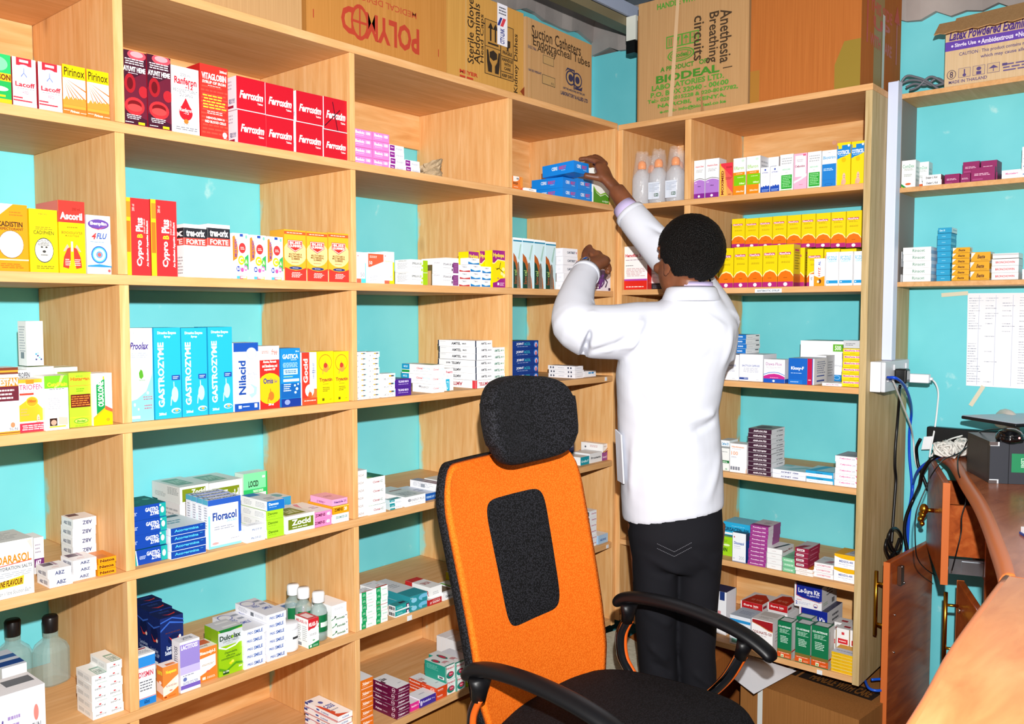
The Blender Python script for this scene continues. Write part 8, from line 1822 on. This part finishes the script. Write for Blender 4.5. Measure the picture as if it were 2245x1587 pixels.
def man():
    fdir = V((-.36, .93, 0)).normalized(); left = V((-fdir.y, fdir.x, 0))
    HC = V((.022, -.012, 1.577))
    RH = Matrix(((-left.x, fdir.x, 0), (-left.y, fdir.y, 0), (0, 0, 1))) .to_3x3()
    H = lambda x, y, z: HC + RH @ V((x, y, z))          # x to his right, y forward, z up
    b = MB()
    # torso and limbs under the clothes
    b.loft([ringz((0, 0), .11, .085, .80), ringz((-.01, 0), .125, .09, .95), ringz((-.02, 0), .115, .085, 1.1), ringz((-.01, 0), .135, .095, 1.3), ringz((.01, 0), .13, .08, 1.40), ringz((.03, -.005), .06, .055, 1.455)])
    b.tube([(.03, -.005, 1.43), (.032, -.01, 1.48), (.022, -.006, 1.55)], [.058, .055, .054], n=20)
    SHL, ELL, WRL = V((-.10, -.01, 1.385)), V((-.300, -.05, 1.372)), V((-.244, .165, 1.560))
    SHR, ELR, WRR = V((.105, .0, 1.40)), V((.015, .165, 1.545)), V((-.146, .285, 1.812))
    b.tube([SHL, SHL.lerp(ELL, .5), ELL, ELL.lerp(WRL, .4), WRL], [.05, .046, .040, .038, .028], n=16)
    b.tube([SHR, SHR.lerp(ELR, .5), ELR, ELR.lerp(WRR, .4), WRR], [.05, .046, .040, .038, .0265], n=16)
    for s, hip, kn, an in ((-1, (-.065, 0, .83), (-.058, .0, .55), (-.03, .03, .10)), (1, (.065, 0, .83), (.058, 0, .55), (.075, .03, .10))):
        b.tube([hip, V(hip).lerp(V(kn), .5), kn, V(kn).lerp(V(an), .5), an], [.075, .065, .05, .048, .036], n=16)
        b.sphere((an[0]-.01, an[1]+.07, .045), (.04, .10, .04))
    # head: cranium, face mask, jaw, nose, brow, lips, ears
    def blob(x, y, z, rx, ry, rz): b.sphere(H(x, y, z), (rx, ry, rz), n=22, M=RH.to_4x4())
    blob(0, -.012, .020, .073, .093, .086); blob(0, .030, -.035, .066, .070, .085); blob(0, .045, -.075, .05, .05, .04)
    blob(0, .075, -.095, .026, .026, .022); blob(0, .080, .035, .052, .025, .016); blob(0, .10, -.012, .014, .022, .034); blob(0, .108, -.028, .020, .018, .013)
    blob(0, .094, -.058, .026, .016, .008); blob(0, .092, -.069, .024, .016, .009)
    for s in (-1, 1):
        blob(s*.030, .086, .014, .015, .012, .011); blob(s*.045, .07, -.022, .022, .022, .018)
        blob(s*.0735, -.012, -.012, .007, .019, .032); blob(s*.0785, -.019, .004, .006, .013, .017); blob(s*.075, -.006, -.038, .006, .010, .010)
    # right hand: palm, four fingers over the box, thumb beneath
    def fing(pts, r): b.tube(spline(pts, 4), [r[0]+(r[1]-r[0])*i/((len(pts)-1)*4) for i in range((len(pts)-1)*4+1)], n=10)
    PK = V((-.184, .312, 1.862))
    b.tube([WRR, WRR.lerp(PK, .35), WRR.lerp(PK, .75), V((-.186, .322, 1.885)), V((-.190, .33, 1.897))], [(.026, .019), (.031, .018), (.037, .017), (.036, .016), (.02, .012)], n=16)
    fing([(-.178, .318, 1.890), (-.205, .330, 1.906), (-.232, .338, 1.915), (-.258, .345, 1.9145)], (.0115, .0075))
    fing([(-.174, .328, 1.896), (-.196, .345, 1.914), (-.216, .362, 1.924), (-.236, .378, 1.9195)], (.0115, .0075))
    fing([(-.172, .340, 1.896), (-.188, .360, 1.918), (-.204, .380, 1.930), (-.218, .397, 1.923)], (.0108, .0072))
    fing([(-.172, .352, 1.888), (-.184, .372, 1.906), (-.196, .388, 1.914), (-.206, .40, 1.905)], (.0098, .0065))
    fing([(-.158, .300, 1.832), (-.188, .292, 1.846), (-.218, .290, 1.852), (-.246, .290, 1.8565)], (.0145, .0092))
    # left hand: loose fist against the shelf edge
    PL = V((-.208, .232, 1.583))
    b.tube([WRL, WRL.lerp(PL, .5), PL, V((-.194, .255, 1.590))], [(.027, .022), (.034, .022), (.040, .022), (.034, .020)], n=16)
    for k, (p, q, r_, s_) in enumerate((((-.226, .246, 1.612), (-.218, .272, 1.618), (-.205, .285, 1.600), (-.208, .270, 1.585)), ((-.208, .252, 1.608), (-.198, .278, 1.612), (-.188, .288, 1.594), (-.193, .272, 1.580)),
                                        ((-.192, .256, 1.598), (-.180, .280, 1.598), (-.173, .286, 1.580), (-.181, .270, 1.568)), ((-.182, .254, 1.580), (-.170, .274, 1.576), (-.166, .278, 1.561), (-.175, .264, 1.554)))):
        fing([V(p)-V((.004, .02, .012)), p, q, r_, s_], (.0122-.0006*k, .0085))
    fing([(-.246, .190, 1.578), (-.246, .218, 1.604), (-.238, .240, 1.622), (-.226, .256, 1.632)], (.0145, .0095))
    body = remesh(b, 'person', [SKIN], .0036, 5)
    body.matrix_world = PB
    tag(body, 'person in white coat and black trousers seen from behind, reaching for a blue box', 'person')
    # eyes
    ey = MB()
    for s in (-1, 1): ey.sphere(H(s*.030, .091, .014), .0095, n=14)
    ey.build('eyes', [mat('e8e4dc', .2)], body, smooth=True)
    # short cropped hair: cap over the cranium with a hairline at brow, temples and nape
    hr = MB(); rings = []
    nt, npn = 40, 56; v = []; f = []
    for j in range(nt+1):
        th = PI*j/nt
        for i in range(npn):
            ph = 2*PI*i/npn; dx, dy, dz = math.sin(th)*math.cos(ph), math.sin(th)*math.sin(ph), math.cos(th)
            x, y, z = .0768*dx, -.014+.0975*dy, .022+.0915*dz
            if dz < 0 and dy < .2: x *= 1-.18*dz*dz; y = -.014+(y+.014)*(1-.14*dz*dz)
            v.append(H(x, y, z))
    def keep(th, ph):
        dy = math.sin(th)*math.sin(ph); dz = math.cos(th); dx = abs(math.sin(th)*math.cos(ph))
        if dy > .72: return dz > .62
        if dy > .25: return dz > .1+.75*(dy-.25)
        if dy > -.12: return dz > -.22 if dy > .06 else dz > -.36
        return dz > -.86+.25*dx
    for j in range(nt):
        for i in range(npn):
            if keep(PI*(j+.5)/nt, 2*PI*(i+.5)/npn): f.append((j*npn+i, j*npn+(i+1) % npn, (j+1)*npn+(i+1) % npn, (j+1)*npn+i))
    hr.add(v, f); ho = hr.build('hair', HAIR, body, smooth=True)
    s = ho.modifiers.new('s', 'SOLIDIFY'); s.thickness = .012; s.offset = -1
    s = ho.modifiers.new('sub', 'SUBSURF'); s.levels = s.render_levels = 2
    tx = bpy.data.textures.new('curls', 'CLOUDS'); tx.noise_scale = .008
    dsp = ho.modifiers.new('d', 'DISPLACE'); dsp.texture = tx; dsp.strength = .004; dsp.mid_level = .5
    # lab coat
    c = MB()
    tl = .16
    c.loft([ringz((-.011, 0), .141, .118, .862, tilt=tl), ringz((-.014, 0), .143, .118, .92, tilt=tl*.8), ringz((-.020, 0), .143, .118, 1.02, tilt=tl*.4), ringz((-.030, 0), .141, .120, 1.15), ringz((-.022, -.002), .152, .124, 1.26),
            ringz((-.006, -.004), .158, .122, 1.33), ringz((.014, -.004), .150, .108, 1.39), ringz((.024, -.005), .122, .090, 1.432), ringz((.032, -.008), .085, .072, 1.462), ringz((.034, -.010), .068, .063, 1.482)])
    c.tube(spline([(-.02, -.005, 1.375), (-.10, -.012, 1.378), (-.18, -.035, 1.374), (-.262, -.048, 1.376)], 4), [.082, .083, .083, .082, .08, .079, .078, .078, .077, .076, .075, .074, .072], n=24)
    c.tube(spline([(-.252, -.048, 1.372), (-.292, -.030, 1.398), (-.290, .035, 1.455), (-.268, .105, 1.513), (-.250, .148, 1.546)], 4), [.072, .072, .071, .07, .069, .066, .063, .060, .057, .054, .051, .048, .046, .044, .043, .042, .041], n=24)
    c.tube(spline([(.10, -.01, 1.385), (.085, .05, 1.45), (.03, .145, 1.555), (-.03, .195, 1.63), (-.080, .228, 1.695), (-.104, .246, 1.728)], 4), [.075, .074, .073, .072, .070, .069, .068, .067, .065, .063, .061, .059, .057, .055, .053, .052, .051, .050, .049, .048, .047], n=24)
    c.tube([(.09, .0, 1.30), (.10, .0, 1.385)], [.07, .07], n=20)
    FL = [((.10, -.13, 1.40), (-.14, -.12, 1.16), .022, .007), ((.06, -.13, 1.36), (-.14, -.12, 1.22), .014, -.007), ((-.13, -.11, 1.33), (.06, -.12, 1.02), .022, .008), ((-.15, -.09, 1.25), (.02, -.12, .98), .016, -.006),
          ((.115, -.08, 1.16), (-.02, -.12, 1.13), .012, .008), ((.115, -.08, 1.14), (.0, -.12, 1.10), .010, -.006), ((.12, -.07, 1.06), (.06, -.11, .90), .016, .005), ((-.13, -.08, 1.10), (-.14, -.07, .90), .014, .006),
          ((-.10, -.10, 1.44), (-.16, -.10, 1.30), .012, .008), ((-.13, -.10, 1.43), (-.20, -.10, 1.31), .010, -.006), ((-.08, -.10, 1.42), (-.28, -.10, 1.33), .014, .006), ((-.10, -.10, 1.38), (-.30, -.10, 1.30), .011, -.007),
          ((-.05, -.11, 1.36), (-.27, -.10, 1.31), .010, .006), ((-.24, -.10, 1.44), (-.33, -.06, 1.34), .010, .007), ((-.33, -.03, 1.38), (-.24, -.04, 1.43), .009, -.006), ((-.33, .0, 1.43), (-.23, .0, 1.46), .010, .006),
          ((-.34, .03, 1.48), (-.24, .05, 1.47), .008, -.005), ((-.32, .07, 1.51), (-.23, .08, 1.50), .008, .005), ((-.06, .17, 1.66), (.02, .10, 1.62), .012, .006), ((-.10, .2, 1.70), (.0, .14, 1.66), .010, -.005),
          ((.02, -.11, 1.45), (.12, -.10, 1.38), .012, .006), ((.13, -.08, 1.40), (.11, -.10, 1.25), .014, .006), ((-.02, -.125, 1.30), (-.03, -.125, .90), .004, -.003)]
    def cloth_def(co, no):
        co = folds(co, no, FL, 1.15)
        return co + no*(.0022*noise3(co, 28, 3)+.0012*noise3(co, 60, 4))[:, None]
    coat = remesh(c, 'lab_coat', [COAT], .0052, 9, body, cloth_def, lambda p, n: (n.z < -.6 and p.z < .90+.16*p.x) or (p.z > 1.470 and n.z > .6 and abs(p.x-.034) < .06 and abs(p.y) < .07))
    # folded collar, cuffs, back seam, pocket
    col = MB(); n = 36; ro = []
    for i in range(n):
        a = 2*PI*i/n; x, y = math.cos(a), math.sin(a); op = max(0, y-.55)*.05
        ro.append([(.034+x*.058, -.008+y*.054, 1.484), (.034+x*.062, -.008+y*.058, 1.502-op), (.033+x*.070, -.009+y*.066, 1.496-op), (.032+x*.083, -.012+y*.082, 1.462-op)])
    rings = [[ro[i][k] for i in range(n)] for k in range(4)]
    col.loft(rings, 0, False); o = col.build('coat_collar', COAT, body, smooth=True); s = o.modifiers.new('s', 'SOLIDIFY'); s.thickness = .004; s.offset = 1
    col = MB(); rings = [[(.034+math.cos(2*PI*i/n)*q, -.009+math.sin(2*PI*i/n)*q*.95, z) for i in range(n)] for q, z in ((.060, 1.470), (.059, 1.500), (.0575, 1.514), (.056, 1.508))]
    col.loft(rings, 0, False).build('shirt_collar', SHIRT, body, smooth=True)
    def cuff(A, B, r0, r1, name, m):
        mb = MB(); ax = (B-A).normalized(); P = [A, A.lerp(B, .5), B, B-ax*.004, A+ax*.004]; R = [r0, (r0+r1)/2, r1, r1-.004, r0-.004]
        mb.tube(P[:3], R[:3], n=28); mb.f = mb.f[:-2]; mb.m = mb.m[:-2]
        o = mb.build(name, m, body, smooth=True); s = o.modifiers.new('s', 'SOLIDIFY'); s.thickness = .003; s.offset = 0; return o
    a1 = V((-.080, .228, 1.695)); a2 = V((-.104, .246, 1.728)); ax = (a2-a1).normalized()
    cuff(a2-ax*.006, a2+ax*.008, .0475, .0470, 'coat_cuff', COAT); cuff(a2-ax*.01, a2+ax*.040, .040, .0345, 'shirt_cuff', SHIRT)
    w1 = V((-.268, .105, 1.513)); w2 = V((-.250, .148, 1.546)); wx = (w2-w1).normalized()
    cuff(w2-wx*.012, w2+wx*.006, .0425, .0415, 'coat_cuff', COAT)
    wt = MB(); wc = w2+wx*.014; up = V((0, 0, 1)); sd = wx.cross(up).normalized(); up2 = sd.cross(wx)
    ring = [wc+sd*(.033*math.cos(2*PI*i/30))+up2*(.029*math.sin(2*PI*i/30)) for i in range(31)]
    wt.tube(ring, [(.0025, .0075)]*31, n=8); wo = wt.build('wristwatch', STEEL, body, smooth=True)
    wf = MB(); Mx = Matrix.Translation(wc+up2*.031) @ Matrix(((sd.x, wx.x, up2.x, 0), (sd.y, wx.y, up2.y, 0), (sd.z, wx.z, up2.z, 0), (0, 0, 0, 1)))
    wf.lathe([(.0155, 0), (.0165, .003), (.0155, .008), (.013, .009)], n=24); o = wf.build('watch_case', CHROME, wo, smooth=True); o.matrix_basis = Mx
    # hip pocket edge on the left front of the coat
    pk = MB(); pk.add([(-.165, -.06, 1.09), (-.176, -.02, 1.10), (-.168, -.02, .955), (-.158, -.07, .955)], [(0, 1, 2, 3)]); o = pk.build('coat_pocket', COAT, body); s = o.modifiers.new('s', 'SOLIDIFY'); s.thickness = .004; s.offset = 1
    # trousers
    tr = MB()
    tr.loft([ringz((-.004, 0), .125, .10, .94), ringz((-.004, 0), .132, .108, .85), ringz((-.004, -.004), .134, .115, .80), ringz((-.001, -.002), .128, .105, .735), ringz((0, 0), .11, .09, .70)])
    for s, kx, ax_ in ((-1, -.057, -.030), (1, .058, .076)):
        tr.loft([ringz((s*.062, 0), .068, .098, .76), ringz((s*.060, 0), .064, .088, .68), ringz((kx, .0), .060, .078, .58), ringz((kx*.9+ax_*.1, .005), .055, .07, .48), ringz(((kx+ax_)/2, .01), .053, .066, .36), ringz((ax_, .02), .053, .064, .20), ringz((ax_, .025), .055, .07, .07), ringz((ax_, .03), .056, .072, .04)])
    TF = [((-.10, -.08, .76), (.02, -.11, .70), .012, .007), ((-.09, -.08, .72), (.03, -.10, .68), .010, -.006), ((.02, -.11, .78), (.11, -.07, .70), .012, .006), ((-.10, -.06, .60), (-.02, -.07, .55), .012, .006), ((-.09, -.06, .50), (-.02, -.07, .44), .011, .006), ((-.08, -.06, .45), (0, -.06, .40), .010, -.006),
          ((-.07, -.05, .38), (.0, -.05, .33), .010, .006), ((.03, -.07, .55), (.10, -.06, .62), .012, .006), ((.04, -.06, .42), (.11, -.05, .36), .010, .006), ((.04, -.06, .34), (.11, -.05, .30), .010, -.006)]
    remesh(tr, 'trousers', [TROUSER], .0055, 6, body, lambda co, no: folds(co, no, TF, 1.4)+no*(.0018*noise3(co, 34, 8))[:, None])
    st = MB()
    for k, z0 in enumerate((.800, .787)):
        for x0, x1, z1, z2 in ((-.075, -.028, z0, z0-.022), (-.028, .02, z0-.022, z0+.004)):
            for i in range(12):
                a, c2 = (i+.1)/12, (i+.7)/12
                pa = [(x0+(x1-x0)*q, z1+(z2-z1)*q) for q in (a, c2)]
                yy = [-.1175+.10*max(0, abs(p[0]))**2*4-.0035 for p in pa]
                st.tube([(pa[0][0], yy[0], pa[0][1]), (pa[1][0], yy[1], pa[1][1])], .0009, n=5)
    st.build('pocket_stitching', mat('6a6a72', .6), body)
    for s, ax_ in ((-1, -.030), (1, .076)):
        sh = MB(); rings = []
        for i, (y, w, h) in enumerate(((-.045, .028, .05), (-.03, .038, .062), (.02, .040, .07), (.08, .042, .058), (.13, .045, .045), (.18, .042, .036), (.215, .025, .024))):
            rings.append([(ax_+w*math.cos(2*PI*k/16), .02+y, .001+h*(.5+.5*math.sin(2*PI*k/16))) for k in range(16)])
        sh.loft(rings).build('shoe', mat('0c0b0b', .3), body, smooth=True)
man()
# the blue box in his hand
hx = carton_mesh('tablet_box', 'cere', .080, .125, .036)
hb = bpy.data.objects.new('tablet_box', hx); COL.objects.link(hb); hb.location = (-.2635, -.040, 1.8655); hb.rotation_euler = (math.radians(-3), math.radians(1), 0)
tag(hb, 'bright blue box held in the raised hand above the other blue boxes', 'box', 'blue and pink print tablet boxes')

# ---------------------------------------------------------------- camera and light
W_, H_, F_ = 2245, 1587, 1902.3438
cam = bpy.data.objects.new('camera', bpy.data.cameras.new('camera')); COL.objects.link(cam)
cam.data.sensor_width = 36; cam.data.lens = 36*F_/W_; cam.data.clip_start = .02
cyw, syw, cp, sp, cr, sr = math.cos(yaw), math.sin(yaw), math.cos(PITCH), math.sin(PITCH), math.cos(ROLL), math.sin(ROLL)
fw = V((syw*cp, cyw*cp, sp)); rt0 = V((cyw, -syw, 0)); up0 = rt0.cross(fw)
rt = rt0*cr+up0*sr; up = up0*cr-rt0*sr
cam.matrix_world = Matrix(((rt.x, up.x, -fw.x, CAMP[0]), (rt.y, up.y, -fw.y, CAMP[1]), (rt.z, up.z, -fw.z, CAMP[2]), (0, 0, 0, 1)))
bpy.context.scene.camera = cam
def light(name, kind, loc, energy, col, target=None, **k):
    l = bpy.data.lights.new(name, kind); l.energy = energy; l.color = col
    for a, b in k.items(): setattr(l, a, b)
    o = bpy.data.objects.new(name, l); COL.objects.link(o); o.location = loc
    if target: o.rotation_euler = (V(target)-V(loc)).to_track_quat('-Z', 'Y').to_euler()
    return o
light('camera_flash', 'AREA', (-2.50, -1.70, 1.625), FLASH, (1, .985, .96), (-.3, -.2, 1.25), size=.03, shape='DISK', spread=math.radians(150))
light('room_light', 'AREA', (-2.2, -1.9, 2.75), ROOM, (1, .95, .88), (-1.0, -.6, .8), size=1.6)
wd = bpy.data.worlds.new('room_ambience'); bpy.context.scene.world = wd; wd.use_nodes = True
wd.node_tree.nodes['Background'].inputs[0].default_value = (1, .97, .94, 1); wd.node_tree.nodes['Background'].inputs[1].default_value = AMB
bpy.context.scene.cycles.transparent_max_bounces = 24
vs = bpy.context.scene.view_settings; vs.view_transform = 'Standard'; vs.look = 'None'; vs.gamma = 1; vs.exposure = EXPO; vs.use_curve_mapping = False
